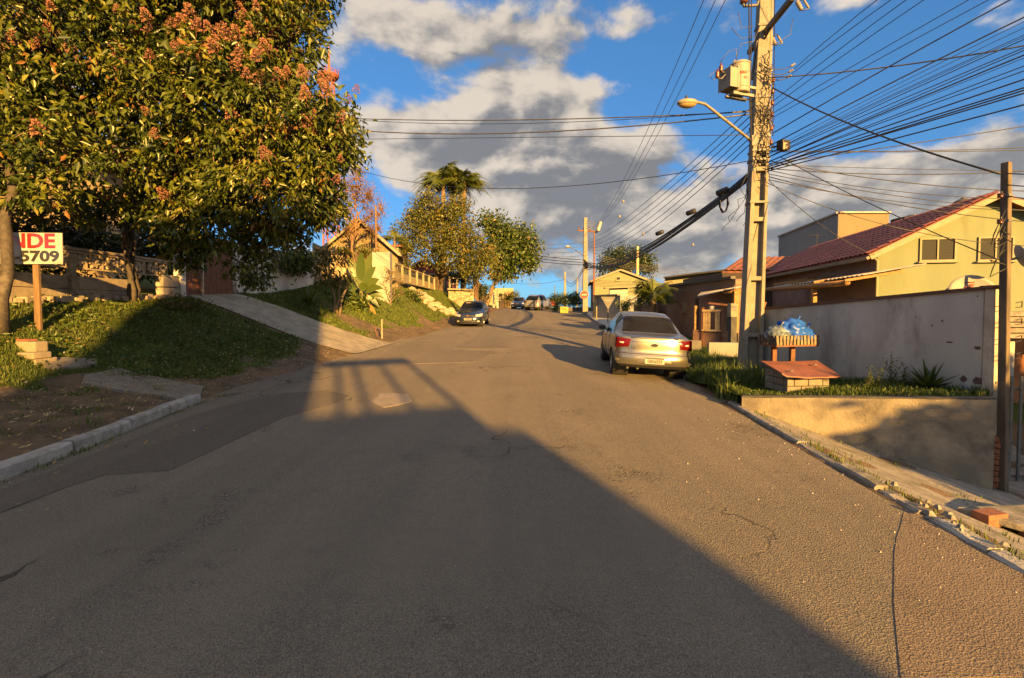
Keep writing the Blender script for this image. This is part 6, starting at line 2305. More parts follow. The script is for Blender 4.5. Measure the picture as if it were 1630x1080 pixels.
# red gabled house
REDW = mat('red_boarding', (.27, .075, .05), (.22, .06, .04), scale=6, vec_scale=(6, 1, 1))
rh, ra_, rb_ = gable_house('red_gabled_house', 'low house with a red boarded gable and white edges behind the balustrade', (P(640, 450, 46).x, 46, 0), R(2), 4.4, 8, 1.5, P(640, 436, 46).z, P(664, 415, 46).z, REDW, TILE_OLD, over=.55, front=.7, trim=WHITE,
                           windows=[(2.6, P(670, 451, 46).z, .9, .7, CREAM, DGLASS, 2)])
RB = Vector((P(640, 450, 46).x, 46, 0))
MB().box(RB + ra_ * 2.6 - rb_ * .9 + Z * (P(660, 438, 45).z), (4.2, 1.9, .14), ax=(ra_, rb_, Z)).build('porch_slab', CREAM, rh)
MB().box(RB + ra_ * 2.6 - rb_ * .02 + Z * (P(660, 448, 46).z - .2), (3.3, .03, 1.1), ax=(ra_, rb_, Z)).build('lower_wall', mat('yellow_lower', (.55, .42, .15)), rh)
for x in (.7, 2.0, 3.4, 4.6):
    MB().box(RB + ra_ * x - rb_ * 1.7 + Z * (P(660, 449, 45).z - .3), (.16, .16, 1.6), ax=(ra_, rb_, Z)).build('post', CREAM, rh)

# rough stones down the bank
rs = thing('rubble_wall', 'tumbled rubble stone wall and steps going down the grassy bank', 'stone wall', G(660, 470))
RK = mat('bank_stone', (.36, .28, .19), (.24, .185, .125), scale=5, stain=(.13, .11, .08), sscale=3, samt=.7, bump=.9, bscale=20)
sp_ = [(632, 443), (645, 452), (658, 462), (668, 470), (676, 478), (686, 486), (698, 490), (710, 494), (718, 498)]
for i in range(len(sp_) - 1):
    for k in range(9):
        t = random.random()
        u = sp_[i][0] + (sp_[i + 1][0] - sp_[i][0]) * t + random.uniform(-5, 5)
        v = sp_[i][1] + (sp_[i + 1][1] - sp_[i][1]) * t + random.uniform(-5, 6)
        q = G(u, v)
        s_ = random.uniform(.10, .22) * q.y / 26
        MB().ball(q + Z * random.uniform(0, .16), (s_ * 1.3, s_, s_ * .8), 7, 5, .14).build('stone', RK, rs)
for k, (u, v) in enumerate([(684, 487), (697, 491), (712, 496)]):
    q = G(u, v)
    MB().box(q + Z * .05, (1.0, .5, .18), rz=R(12)).build('step', RK, rs, bevel=.03)

# stone walled terrace with a fence behind the car
ts = thing('stone_terrace', 'stone faced terrace wall with a pale coping and open railing behind the twin trunks', 'wall', P(740, 470, 38))
q0, q1 = P(714, 476, 38), P(754, 481, 38)
fixn(MB().prism([(q0.x, 38, P(720, 461, 38).z), (q1.x, 38, P(750, 463, 38).z), (q1.x, 38, .8), (q0.x, 38, .8)], (0, .4, 0)).build('wall', ROUGHW, ts))
for k in range(36):
    u = random.uniform(716, 752)
    v = random.uniform(464, 478)
    MB().ball(P(u, v, 37.99), (.16, .06, .12), 7, 5, .14).build('stone', RK, ts)
MB().beam(P(713, 460.5, 37.9), P(755, 462, 37.9), .5, .12).build('coping', CREAM, ts)
for u in (716, 728, 741, 754):
    a_, b_ = P(u, 460, 38), P(u, 441, 38)
    MB().beam(a_, b_, .14, .14, up=(0, 1, 0)).build('post', CREAM, ts)
for v in (443, 452):
    MB().beam(P(715, v, 38), P(755, v + 1, 38), .07, .08).build('rail', CREAM, ts)
pl_ = thing('picket_fence', 'weathered wooden fence receding right of the stone terrace', 'fence', P(765, 470, 40))
for k in range(16):
    t = k / 15
    a_ = P(756 + 18 * t, 441 + 22 * t, 38 + 9 * t)
    MB().box((a_.x, a_.y, a_.z - .9), (.16, .04, 1.9), rz=1.2).build('picket', WOOD, pl_)

# white building and gate near the crest
wb = thing('white_building', 'small pale building with a red door frame near the crest on the left', 'building', P(803, 488, 66))
q0, q1 = P(786, 459, 66), P(817, 461, 66)
fixn(MB().hexa([(q0.x, 66, 1), (q1.x, 66, 1), (q1.x, 70, 1), (q0.x, 70, 1)], [(q0.x, 66, q0.z), (q1.x, 66, q0.z), (q1.x, 70, q0.z), (q0.x, 70, q0.z)]).build('wall', LIGHTW, wb))
MB().box(P(808, 476, 65.95), (.75, .06, 1.75)).build('door_frame', paint('door_red', (.30, .06, .035)), wb)
MB().box(P(808, 470, 65.9), (.45, .04, .40)).build('door_light', WHITE, wb)
MB().box(P(808, 479, 65.9), (.45, .04, .60)).build('door_panel', paint('door_red2', (.2, .045, .03)), wb)
MB().box(P(797, 470, 65.95), (.5, .05, .45)).build('window', DGLASS, wb)
wb2_ = thing('white_house', 'pale sloping roofed wall just left of the small building at the crest', 'house', P(780, 488, 60))
a_, b_ = P(769, 471, 60), P(791, 462, 60)
fixn(MB().prism([(a_.x, 60, 1), (b_.x, 60, 1), (b_.x, 60, P(0, 460, 60).z), (P(784, 460, 60).x, 60, P(0, 460, 60).z), (a_.x, 60, P(0, 474, 60).z)], (0, 3, 0)).build('wall', LIGHTW, wb2_))
wf = thing('white_post_fence', 'white gate posts and thin pickets by the pale building at the crest', 'fence', P(790, 488, 55))
for u, v0 in ((786, 466), (792, 472)):
    MB().beam(P(u, v0, 55), P(u, 488, 55) - Z * .3, .22, .22, up=(0, 1, 0)).build('post', WHITE, wf)
for k in range(8):
    u = 794 + k * 2.6
    MB().beam(P(u, 478, 55), P(u, 488, 55) - Z * .3, .05, .05, up=(0, 1, 0)).build('picket', WOOD, wf)

# telecom tower far off
tw = thing('telecom_tower', 'distant red lattice tower with a platform ring and antenna mast above the tree', 'tower', (P(524, 300, 150).x, 150, 5))
TWM = paint('tower_red', (.24, .075, .045), rough=.7, coat=0)
tc_ = P(524, 125, 150)
tz = tc_.z
for a in (0, 1, 2, 3):
    t = math.pi / 4 + a * math.pi / 2
    d_ = Vector((math.cos(t), math.sin(t), 0))
    t2 = t + math.pi / 2
    d2 = Vector((math.cos(t2), math.sin(t2), 0))
    MB().beam(Vector((tc_.x, 150, 3)) + d_ * 3.2, Vector((tc_.x, 150, tz)) + d_ * 1.6, .30, .30, up=(0, 1, 0)).build('leg', TWM, tw)
    br = MB()
    for k in range(14):
        za, zb_ = 3 + (tz - 3) * k / 14, 3 + (tz - 3) * (k + 1) / 14
        ra, rb = 3.2 - 1.6 * k / 14, 3.2 - 1.6 * (k + 1) / 14
        br.beam(Vector((tc_.x, 150, za)) + d_ * ra, Vector((tc_.x, 150, zb_)) + d2 * rb, .14, .14)
        br.beam(Vector((tc_.x, 150, za)) + d2 * ra, Vector((tc_.x, 150, zb_)) + d_ * rb, .14, .14)
        br.beam(Vector((tc_.x, 150, zb_)) + d_ * rb, Vector((tc_.x, 150, zb_)) + d2 * rb, .14, .14)
    br.build('bracing', TWM, tw)
MB().lathe((tc_.x, 150, tz), [(2.6, 0), (3.1, .8), (3.1, 1.1), (2.5, 1.15)], n=16).build('platform', TWM, tw)
for k in range(12):
    t = 2 * math.pi * k / 12
    MB().beam((tc_.x + 3 * math.cos(t), 150 + 3 * math.sin(t), tz + 1), (tc_.x + 3 * math.cos(t), 150 + 3 * math.sin(t), tz + (2.8 if k % 3 == 0 else 2.1)), .16, .16, up=(1, .01, 0)).build('rail_post', TWM, tw)
rg = MB()
for k in range(24):
    t, u = 2 * math.pi * k / 24, 2 * math.pi * (k + 1) / 24
    for zz in (1.6, 2.1):
        rg.beam((tc_.x + 3 * math.cos(t), 150 + 3 * math.sin(t), tz + zz), (tc_.x + 3 * math.cos(u), 150 + 3 * math.sin(u), tz + zz), .12, .12)
rg.build('railing', TWM, tw)
MB().tube([(tc_.x, 150, tz + .5), (tc_.x, 150, tz + 3.2), (tc_.x, 150, tz + 10.5)], [.7, .5, .10], 8).build('mast', TWM, tw)

# ------------------------------------------------------------------ left side: plants
LEAF_BIG = leaf_mat('privet_leaves', (.024, .042, .010), (.074, .100, .014), (.190, .190, .028), rough=.36, trans=.30, odd=(.22, .11, .03))
FLOWER = mat('pink_flower_heads', (.215, .095, .066), (.15, .068, .042), scale=40, bump=0, rough=.9)
fl_mb = MB()
random.seed(21)
for k in range(170):
    h_ = random.random()
    r_ = .095 * (1 - h_ * .75) + .01
    a = random.uniform(0, 6.28)
    c_ = Vector((r_ * math.cos(a) * random.uniform(.5, 1), r_ * math.sin(a) * random.uniform(.5, 1), h_ * .17))
    e_ = Vector((random.gauss(0, 1), random.gauss(0, 1), random.gauss(0, 1))).normalized() * .012
    f_ = e_.orthogonal().normalized() * .011
    fl_mb.add([c_ - e_, c_ + f_, c_ + e_, c_ - f_ + Vector((0, 0, .006))], [(0, 1, 2, 3)])
fl_mb.tube([(0, 0, -.10), (0, 0, .16)], [.004, .002], 3)
FLME = fl_mb.mesh('flower_cluster')
FLME.materials.append(FLOWER)


def big_tree(name, label, base, fork, blobs, n, per, r0, stems, n_flower, tip_extra, keep=None, nleaf=150):
    root = thing(name, label, 'tree', base)
    o, cl, out, Q, tint = crown(root, blobs, n, per, .21, .165, LEAF_BIG, 'crown', droop=.5, aspect=.42, shell=.55, keep=keep, tvar=.12)
    # the nearest leaves singly
    tips = [Vector(b[0]) + Vector((random.uniform(-.4, .4), random.uniform(-.4, .4), random.uniform(-.3, .3))) * b[1][0] for b in blobs] + [Vector(t) for t in tip_extra]
    tr, ends = tree_wood(root, base, fork, tips, r0, BARK, stems=stems, spread=r0 * 1.1)
    twigs(root, ends, cl, BARKLIT, .016, 700)
    dist = np.linalg.norm(Q[:, 0] - np.array([0, 0, CAMH]), axis=1)
    vis = (Q[:, 0, 1] > 2.5)
    idx = np.argsort(np.where(vis, dist, 1e9))[:nleaf]
    lm = bpy.data.meshes.new('leaf')
    lm.from_pydata([(0, 0, 0), (.026, .055, .02), (0, .125, -.012), (-.026, .055, .02), (0, .06, -.002)], [], [(0, 1, 4), (1, 2, 4), (2, 3, 4), (3, 0, 4)])
    attr(lm, 'tint', [.55] * 5)
    lm.materials.append(LEAF_BIG)
    for i in idx:
        ob = link('leaf', lm, None, root)
        ob.location = Vector(Q[i, 0]) + Vector((0, -.05, 0)) - world_off(root)
        ob.rotation_euler = (random.uniform(-.9, .3), random.uniform(-.7, .7), random.uniform(0, 6.28))
    # flower heads on the outer, light-facing clumps
    sd = np.array(sun_dir)
    sc2 = out @ np.array([.35, -.6, .6]) + (cl[:, 2] - 4.5) * .09 + rng.normal(0, .33, len(out))
    idx = np.argsort(-sc2)[:n_flower]
    for i in idx:
        ob = link('flower_cluster', FLME, None, root)
        s_ = random.uniform(.8, 1.6)
        ob.scale = (s_, s_, s_)
        d_ = Vector(out[i]) * .5 + Vector((random.gauss(0, .3), random.gauss(0, .3), .7))
        ob.rotation_euler = d_.to_track_quat('Z', 'Y').to_euler()
        ob.location = Vector(cl[i]) + Vector(out[i]) * .22 + Vector((.05, -.12, .06)) - world_off(root)
    return root


def over_wall(C):
    return (C[:, 2] > 2.0) | (C[:, 0] > -9.2)


b1 = [blob(60, 60, 140, 9.0), blob(-60, 150, 130, 8.6), blob(200, 30, 130, 9.6), blob(150, 180, 100, 9.6, .8), blob(260, 160, 95, 9.6, .9), blob(40, 300, 55, 8.4, .8), blob(-80, 330, 90, 8.4), blob(120, -90, 150, 9.4), blob(330, -70, 140, 9.8), blob(-20, 240, 60, 8.3, .8), blob(110, 330, 45, 10.2, .6), blob(60, 200, 62, 8.3), blob(130, 255, 50, 8.8, .8), blob(20, 130, 60, 8.2)]
base1 = Vector((P(2, 600, 7.9).x, 7.9, 0)); base1.z = gz(base1.x, 7.9)
big_tree('flowering_tree', 'big flowering tree whose trunk stands at the left edge, pink brown flower heads', base1, P(22, 215, 8.5), b1, 1700, 30, .10, 1, 190, [P(60, 120, 8.9), P(110, 200, 9.2), P(160, 150, 9.4), P(230, 240, 9.4)], keep=lambda C: C[:, 2] > 3.45)
b2 = [blob(430, 60, 85, 10.2), blob(390, 170, 110, 10.0), blob(490, 205, 75, 10.2, .8), blob(310, 260, 95, 10.4, .8), blob(440, 290, 100, 10.4, .8), blob(330, 350, 75, 10.8, .7), blob(430, 375, 50, 11.2, .7), blob(250, 320, 60, 10.8, .7), blob(520, 250, 50, 10.2, .9), blob(400, 430, 32, 11.6, .7), blob(340, 60, 100, 10.2), blob(450, -60, 85, 10.4), blob(170, 330, 42, 11.2, .7), blob(545, 190, 28, 10.2, .8), blob(300, 400, 34, 11.6, .7), blob(505, 330, 38, 11, 1.0)]
base2 = P(212, 468, 11.6); base2.z = gz(base2.x, base2.y)
big_tree('flowering_tree', 'flowering tree with dark clustered stems against the breeze block wall, arching over the gate', base2, P(200, 330, 11.4), b2, 1800, 30, .06, 5, 190, [P(260, 395, 10.6), P(290, 330, 10.2), P(420, 170, 9.6), P(330, 200, 9.8)], keep=over_wall)

# hanging vine over the white wall
bush('hanging_vine', 'green creeper spilling over the top of the shaded white wall', (-9.35, 19.6, 3.1), (.5, 1.7, .55), LEAF_GREEN, 190, 22, .15, rc=.26, cat='creeper')
# fan palm at the wall, tall spiky rosette
def rosette(name, label, c, n, L, w, m, up=.5, cat='plant', group=None, curl=.3):
    c = Vector(c)
    root = thing(name, label, cat, c, group=group)
    for k in range(n):
        a = k * 2.399 + random.uniform(-.2, .2)
        el = R(random.uniform(8, 88)) * up + R(90) * (1 - up) * random.uniform(.15, .9)
        l = L * random.uniform(.75, 1.1)
        d_ = Vector((math.cos(a) * math.cos(el), math.sin(a) * math.cos(el), math.sin(el)))
        s_ = Vector((-math.sin(a), math.cos(a), 0))
        V, F = [], []
        for i in range(6):
            t = i / 5
            q = d_ * l * t - Z * curl * l * t * t * math.cos(el)
            wd_ = w * (.55 + .45 * math.sin(min(1, t * 1.6) * math.pi * .7)) * (1 - t) ** .55
            up_ = d_.cross(s_)
            V += [q - s_ * wd_ + Z * wd_ * .35, q - Z * .004, q + s_ * wd_ + Z * wd_ * .35]
        for i in range(5):
            b_ = i * 3
            F += [(b_, b_ + 1, b_ + 4, b_ + 3), (b_ + 1, b_ + 2, b_ + 5, b_ + 4)]
        me = bpy.data.meshes.new('leaf')
        me.from_pydata(V, [], F)
        attr(me, 'tint', [random.uniform(.15, .8)] * len(V))
        link('leaf', me, m, root, smooth=True)
    return root


q = G(492, 497)
rosette('yucca_plant', 'dark spiky yucca rosette before the shaded white wall', q + Z * .25, 62, .95, .035, LEAF_GREEN, .75)
q = G(512, 503)
rosette('yucca_plant', 'low spreading pale rosette at the foot of the spiky yucca', q, 22, .75, .03, LEAF_BRIGHT, .3)
q = P(1478, 625, 6.75)
rosette('agave_plant', 'broad leaved dark green agave against the grey plaster wall', (q.x, q.y, bed_z(q.x, q.y) + .02), 34, .44, .045, LEAF_GREEN, .8, curl=.1)
# forked little tree with a dry brown crown
q = G(537, 500)
sm_ = thing('yucca_tree', 'small tree with two pale stems and shaggy drooping brown leaves left of the banana', 'tree', q)
for k, (u, v) in enumerate([(527, 446), (541, 432), (551, 450)]):
    e_ = P(u, v, q.y)
    MB().tube(bough(q + Vector((.08 * (k - 1), 0, -.1)), e_, 0, .08, 5), [.055, .05, .045, .04, .035, .03], 7).build('stem', BARKLIT, sm_, smooth=True)
bl = [(tuple(P(520, 415, q.y)), (.55, .5, .5)), (tuple(P(540, 405, q.y)), (.5, .5, .45)), (tuple(P(550, 440, q.y)), (.42, .4, .32)), (tuple(P(527, 440, q.y)), (.5, .4, .35))]
crown(sm_, bl, 60, 14, .2, .26, LEAF_OLIVE, 'foliage', droop=1.3, aspect=.13)

# banana plant with big leaves
q = G(575, 485)
bn = thing('banana_plant', 'banana plant with broad upright green leaves in front of the ochre stone wall', 'banana plant', q)
BAN = leaf_mat('banana_leaf', (.025, .050, .010), (.045, .080, .014), (.085, .115, .022), rough=.4, trans=.35)
DRYB = leaf_mat('dry_banana_leaf', (.22, .11, .03), (.34, .18, .045), (.45, .27, .07), rough=.7, trans=.3)
for k, (u, v, w_, dry) in enumerate([(553, 412, .34, 0), (592, 405, .26, 0), (603, 445, .26, 0), (545, 470, .24, 0), (568, 440, .28, 0), (535, 452, .22, 0), (604, 490, .20, 0), (590, 500, .16, 1), (555, 495, .16, 1), (612, 476, .2, 0), (600, 508, .12, 1), (540, 488, .2, 0), (585, 455, .26, 0), (560, 425, .30, 0), (575, 402, .26, 0), (610, 460, .22, 0), (550, 452, .26, 0), (598, 425, .24, 0)]):
    tip = P(u, v, q.y + random.uniform(-.5, .4))
    b_ = q + Vector((random.uniform(-.15, .15), random.uniform(-.1, .1), .2))
    mid = b_.lerp(tip, .55) + Z * (.45 if not dry else .25)
    sp = []
    for i in range(9):
        t = i / 8
        sp.append(b_ * (1 - t) ** 2 + mid * 2 * t * (1 - t) + tip * t * t)
    d_ = (tip - b_).normalized()
    s_ = d_.cross(Vector((.2, -1, .25))).normalized()
    V, F = [], []
    for i, p in enumerate(sp):
        t = max(0, (i - 2.2) / 5.8)
        wv = w_ * .72 * (math.sin(math.pi * (t ** .65)) ** .8 if 0 < t < 1 else 0) + .012
        V += [p - s_ * wv + Vector((0, -.08 * wv, .25 * wv)), p, p + s_ * wv + Vector((0, -.08 * wv, .25 * wv))]
    for i in range(8):
        a_ = i * 3
        F += [(a_, a_ + 1, a_ + 4, a_ + 3), (a_ + 1, a_ + 2, a_ + 5, a_ + 4)]
    me = bpy.data.meshes.new('leaf')
    me.from_pydata([tuple(Vector(p) - q) for p in V], [], F)
    attr(me, 'tint', [random.uniform(.3, .9)] * len(V))
    link('leaf', me, DRYB if dry else BAN, bn, smooth=True)
MB().tube([q - Z * .1, q + Z * .5, q + Vector((.05, 0, 1.0))], [.10, .085, .05], 9).build('stem', mat('banana_stem', (.20, .17, .06), (.15, .11, .04), scale=8), bn, smooth=True)
MB().tube([q + Vector((.25, .1, -.1)), q + Vector((.28, .1, .6))], [.07, .05], 8).build('stem', MATS['banana_stem'], bn, smooth=True)
bush('undergrowth', 'yellow green broad undergrowth at the foot of the banana plant', G(560, 492), (.8, .5, .28), LEAF_BRIGHT, 60, 14, .18, rc=.2, cat='plant')
bush('undergrowth', 'dark low plants between the rubble stones and the bare shrub', G(655, 478), (.9, .6, .3), LEAF_GREEN, 70, 16, .14, rc=.2, cat='plant')


def bare_tree(name, label, base, fork, blobs, n, m, r0, leaves=None, lm=None, cat='tree', tr=.010):
    root = thing(name, label, cat, base)
    cl, out, C, rep = clump_points(blobs, n, 6, .25, .35)
    tips = [Vector(b[0]) for b in blobs]
    t_, ends = tree_wood(root, base, fork, tips, r0, m)
    twigs(root, ends, cl, m, tr, n)
    if lm is not None:
        tint = np.clip(rng.normal(.5, .2, len(C)), 0, 1)
        Q = leaf_arrays(C, leaves, .3, .45)
        link('leaves', quads_mesh('leaves', Q - np.array(world_off(root)), tint), lm, root)
    return root


q = G(622, 487)
bare_tree('bare_shrub', 'twiggy almost leafless shrub in front of the sunlit white wall', q, q + Z * .35, [blob(610, 455, 16, q.y), blob(632, 450, 16, q.y), blob(622, 435, 16, q.y), blob(640, 466, 11, q.y), blob(600, 470, 10, q.y)], 150, BARKLIT, .045, .06, LEAF_OLIVE, 'shrub')
bare_tree('bare_tree', 'reddish brown nearly bare tree standing above the hillside house', Vector((P(562, 400, 26).x, 26, 2.6)), P(562, 372, 26), [blob(560, 300, 26, 26), blob(585, 315, 26, 26), blob(545, 330, 24, 26), blob(590, 345, 20, 26), blob(570, 275, 16, 26), blob(606, 335, 14, 26), blob(540, 290, 16, 26), blob(600, 365, 16, 26), blob(555, 360, 18, 26)], 1000, mat('russet_bark', (.20, .115, .055), (.14, .08, .04), scale=14), .10, .085, leaf_mat('russet_leaves', (.09, .045, .015), (.15, .085, .025), (.20, .14, .04)), tr=.014)
palm('small_palm', 'slim palm at the corner of the yellow house left of the olive tree', Vector((P(628, 425, 29).x, 29, 3.0)), P(628, 380, 29), .08, 1.3, 13, LEAF_PALM, BARKLIT, droop=.8, leaflets=18, width=.36)
bush('garden_bush', 'small dark bushes at the top of the wall before the hillside house', (P(585, 402, 25).x, 25, 4.3), (.7, .4, .35), LEAF_OLIVE, 50, 14, .12, rc=.2)

# the olive coloured tree with two trunks
qa = G(700, 463)
ta = [blob(690, 345, 38, 36), blob(660, 370, 32, 36, .9), blob(645, 395, 22, 36, .8), blob(715, 355, 36, 36), blob(740, 385, 30, 36), blob(760, 400, 28, 36), blob(700, 395, 38, 36, .8), blob(680, 325, 22, 36), blob(725, 330, 24, 36), blob(760, 430, 24, 36, .8), blob(740, 420, 22, 36, .7), blob(660, 340, 18, 36), blob(775, 415, 18, 36), blob(650, 420, 14, 36, .8)]
round_tree('olive_tree', 'spreading olive brown tree with a forked trunk on the grassy bank', Vector((qa.x, qa.y, gz(qa.x, qa.y))), ta, 900, 28, .20, LEAF_OLIVE, .24, .45, fork=.40, stems=2, bark=BARKLIT, limbs=12, shell=.4, tw=260)
tb_ = [blob(800, 375, 26, 43), blob(825, 380, 28, 43), blob(842, 395, 18, 43), blob(810, 405, 34, 43), blob(830, 420, 24, 43, .8), blob(785, 360, 18, 43), blob(800, 435, 22, 43, .8), blob(790, 395, 26, 43), blob(775, 350, 14, 43), blob(845, 412, 14, 43)]
qb = G(770, 476)
round_tree('broadleaf_tree', 'dark green broad leaved tree leaning over the street behind the olive tree', Vector((P(770, 478, 43).x, 43, gz(P(770, 478, 43).x, 43))), tb_, 420, 24, .34, LEAF_GREEN, .22, .55, fork=.5, stems=1, bark=BARKLIT, limbs=9, shell=.4, tw=160)
bush('garden_bush', 'round green bush behind the stone terrace', P(735, 452, 42), (1.5, 1.0, .9), LEAF_GREEN, 140, 20, .2, rc=.35)
bush('hedge_bush', 'dark bush under the leaning tree beside the picket fence', P(762, 478, 41), (1.0, .8, .8), LEAF_DARK, 90, 18, .2, rc=.3)
bush('hedge_bush', 'dark clipped bush beside the dark car at the crest', P(812, 486, 63), (1.6, 1.2, 1.0), LEAF_OLIVE, 110, 18, .2, rc=.3)
palm('tall_palm', 'left and taller of the twin palms above the olive tree', Vector((P(706, 440, 45).x, 45, 3)), P(706, 285, 45), .22, 3.6, 34, LEAF_PALM, BARKLIT, 'twin palms above the olive tree', droop=.95, leaflets=30, width=.30)
palm('tall_palm', 'right and slightly lower of the twin palms above the olive tree', Vector((P(736, 440, 45).x, 45.5, 3)), P(739, 290, 45), .22, 3.3, 34, LEAF_PALM, BARKLIT, 'twin palms above the olive tree', droop=.95, leaflets=30, width=.30)

# small things on the left verge
q = G(608, 540)
wp = thing('marker_post', 'short cream post standing at the edge of the ramp by the road', 'post', q)
MB().tube([q - Z * .1, q + Z * .76], .032, 8).build('shaft', CREAM, wp)
q2 = G(601, 536)
sp2 = thing('iron_stake', 'leaning rusty stake beside the short cream post', 'stake', q2)
MB().beam(q2 - Z * .05, P(597, 522, q2.y), .03, .03).build('shaft', RUST, sp2)
br_ = thing('rubbish_heap', 'dark heap of branches and rubbish at the foot of the clustered stems', 'heap', G(285, 490))
q = G(283, 492)
for k in range(36):
    a = random.uniform(0, 6.28)
    s_ = q + Vector((random.gauss(0, .3), random.gauss(0, .35), random.uniform(0, .22)))
    MB().tube([s_, s_ + Vector((math.cos(a) * .25, math.sin(a) * .25, random.uniform(-.05, .12)))], .012, 4).build('branch', BARK, br_)
bush('undergrowth', 'dark leafy heap at the left side of the ramp below the gate', q - Z * .1, (.55, .6, .2), LEAF_OLIVE, 60, 18, .09, rc=.18, cat='plant', stem=False)
# weeds on the right bed
for k, (u, v, hh_) in enumerate([(1395, 605, .38), (1420, 600, .55), (1440, 598, .42), (1375, 612, .25)]):
    w_ = P(u, v + 10, 7.2)
    zb_ = bed_z(w_.x, w_.y)
    wr = thing('weed_plant', ['thin grey weed before the plaster wall, left of the tallest weed', 'tallest thin weed before the grey plaster wall', 'thin weed just left of the agave', 'lowest of the weeds before the plaster wall, beside the stains'][k], 'weed', (w_.x, w_.y, zb_))
    mbw = MB()
    lv = []
    for j in range(5):
        e_ = Vector((w_.x + random.gauss(0, .09), w_.y + random.gauss(0, .06), zb_ + hh_ * random.uniform(.6, 1.1)))
        pts = bough((w_.x, w_.y, zb_ - .05), e_, 0, .08, 5)
        mbw.tube(pts, .0035, 4)
        for p in pts[1:]:
            lv += [p + Vector((random.gauss(0, .015), random.gauss(0, .015), random.gauss(0, .03))) for _ in range(7)]
    mbw.build('stalks', mat('weed_stalk', (.10, .09, .05)), wr)
    Q = leaf_arrays(np.array(lv), .045, -.2, .3)
    link('leaves', quads_mesh('leaves', Q - np.array(world_off(wr)), np.clip(rng.normal(.4, .2, len(Q)), 0, 1)), WEED, wr)

Qw = leaf_arrays(np.array(wl_pts), .085, -.25, .5)
tag(link('broadleaf_weeds', quads_mesh('broadleaf_weeds', Qw, np.clip(rng.normal(.5, .22, len(Qw)), 0, 1)), LEAF_GREEN), 'small broad leaved weeds scattered in the grass of the left bank', kind='stuff')

# ------------------------------------------------------------------ cars
TYRE = mat('tyre_rubber', (.022, .021, .020), (.03, .027, .024), scale=40, rough=.85, bump=.3)
RIM = mat('alloy_rim', (.42, .42, .41), (.34, .34, .33), rough=.35, metal=.8, bump=.02)
TRIM = mat('black_trim', (.018, .018, .019), (.014, .014, .015), rough=.6, bump=.1)
CARGLASS = mat('car_glass', (.010, .010, .012), (.008, .008, .010), rough=.10, bump=0, spec=.12)
REDLENS = mat('red_lens', (.09, .003, .003), (.065, .002, .002), rough=.25, bump=.05, coat=.2, spec=.25)
CLEARLENS = mat('clear_lens', (.42, .40, .36), (.34, .32, .29), rough=.10, bump=.05, coat=1.0)
PLATE = mat('number_plate', (.30, .285, .25), (.27, .25, .22), rough=.4, bump=.02)
CHAMP_DARK = mat('bumper_slot_paint', (.09, .08, .065))
INK = mat('plate_ink', (.02, .02, .02))


def pch(keys):
    """monotone-ish smooth interpolation through keys"""
    xs = np.array([k[0] for k in keys], float)
    ys = np.array([k[1] for k in keys], float)
    m = np.gradient(ys, xs)
    def f(x):
        x = min(max(x, xs[0]), xs[-1])
        i = min(int(np.searchsorted(xs, x, 'right')) - 1, len(xs) - 2)
        h = xs[i + 1] - xs[i]
        t = (x - xs[i]) / h
        d = (ys[i + 1] - ys[i]) / h
        a, b = m[i], m[i + 1]
        if d == 0: a = b = 0
        else:
            a = min(max(a / d, 0), 3) * d
            b = min(max(b / d, 0), 3) * d
        return (2 * t ** 3 - 3 * t * t + 1) * ys[i] + (t ** 3 - 2 * t * t + t) * h * a + (3 * t * t - 2 * t ** 3) * ys[i + 1] + (t ** 3 - t * t) * h * b
    return f


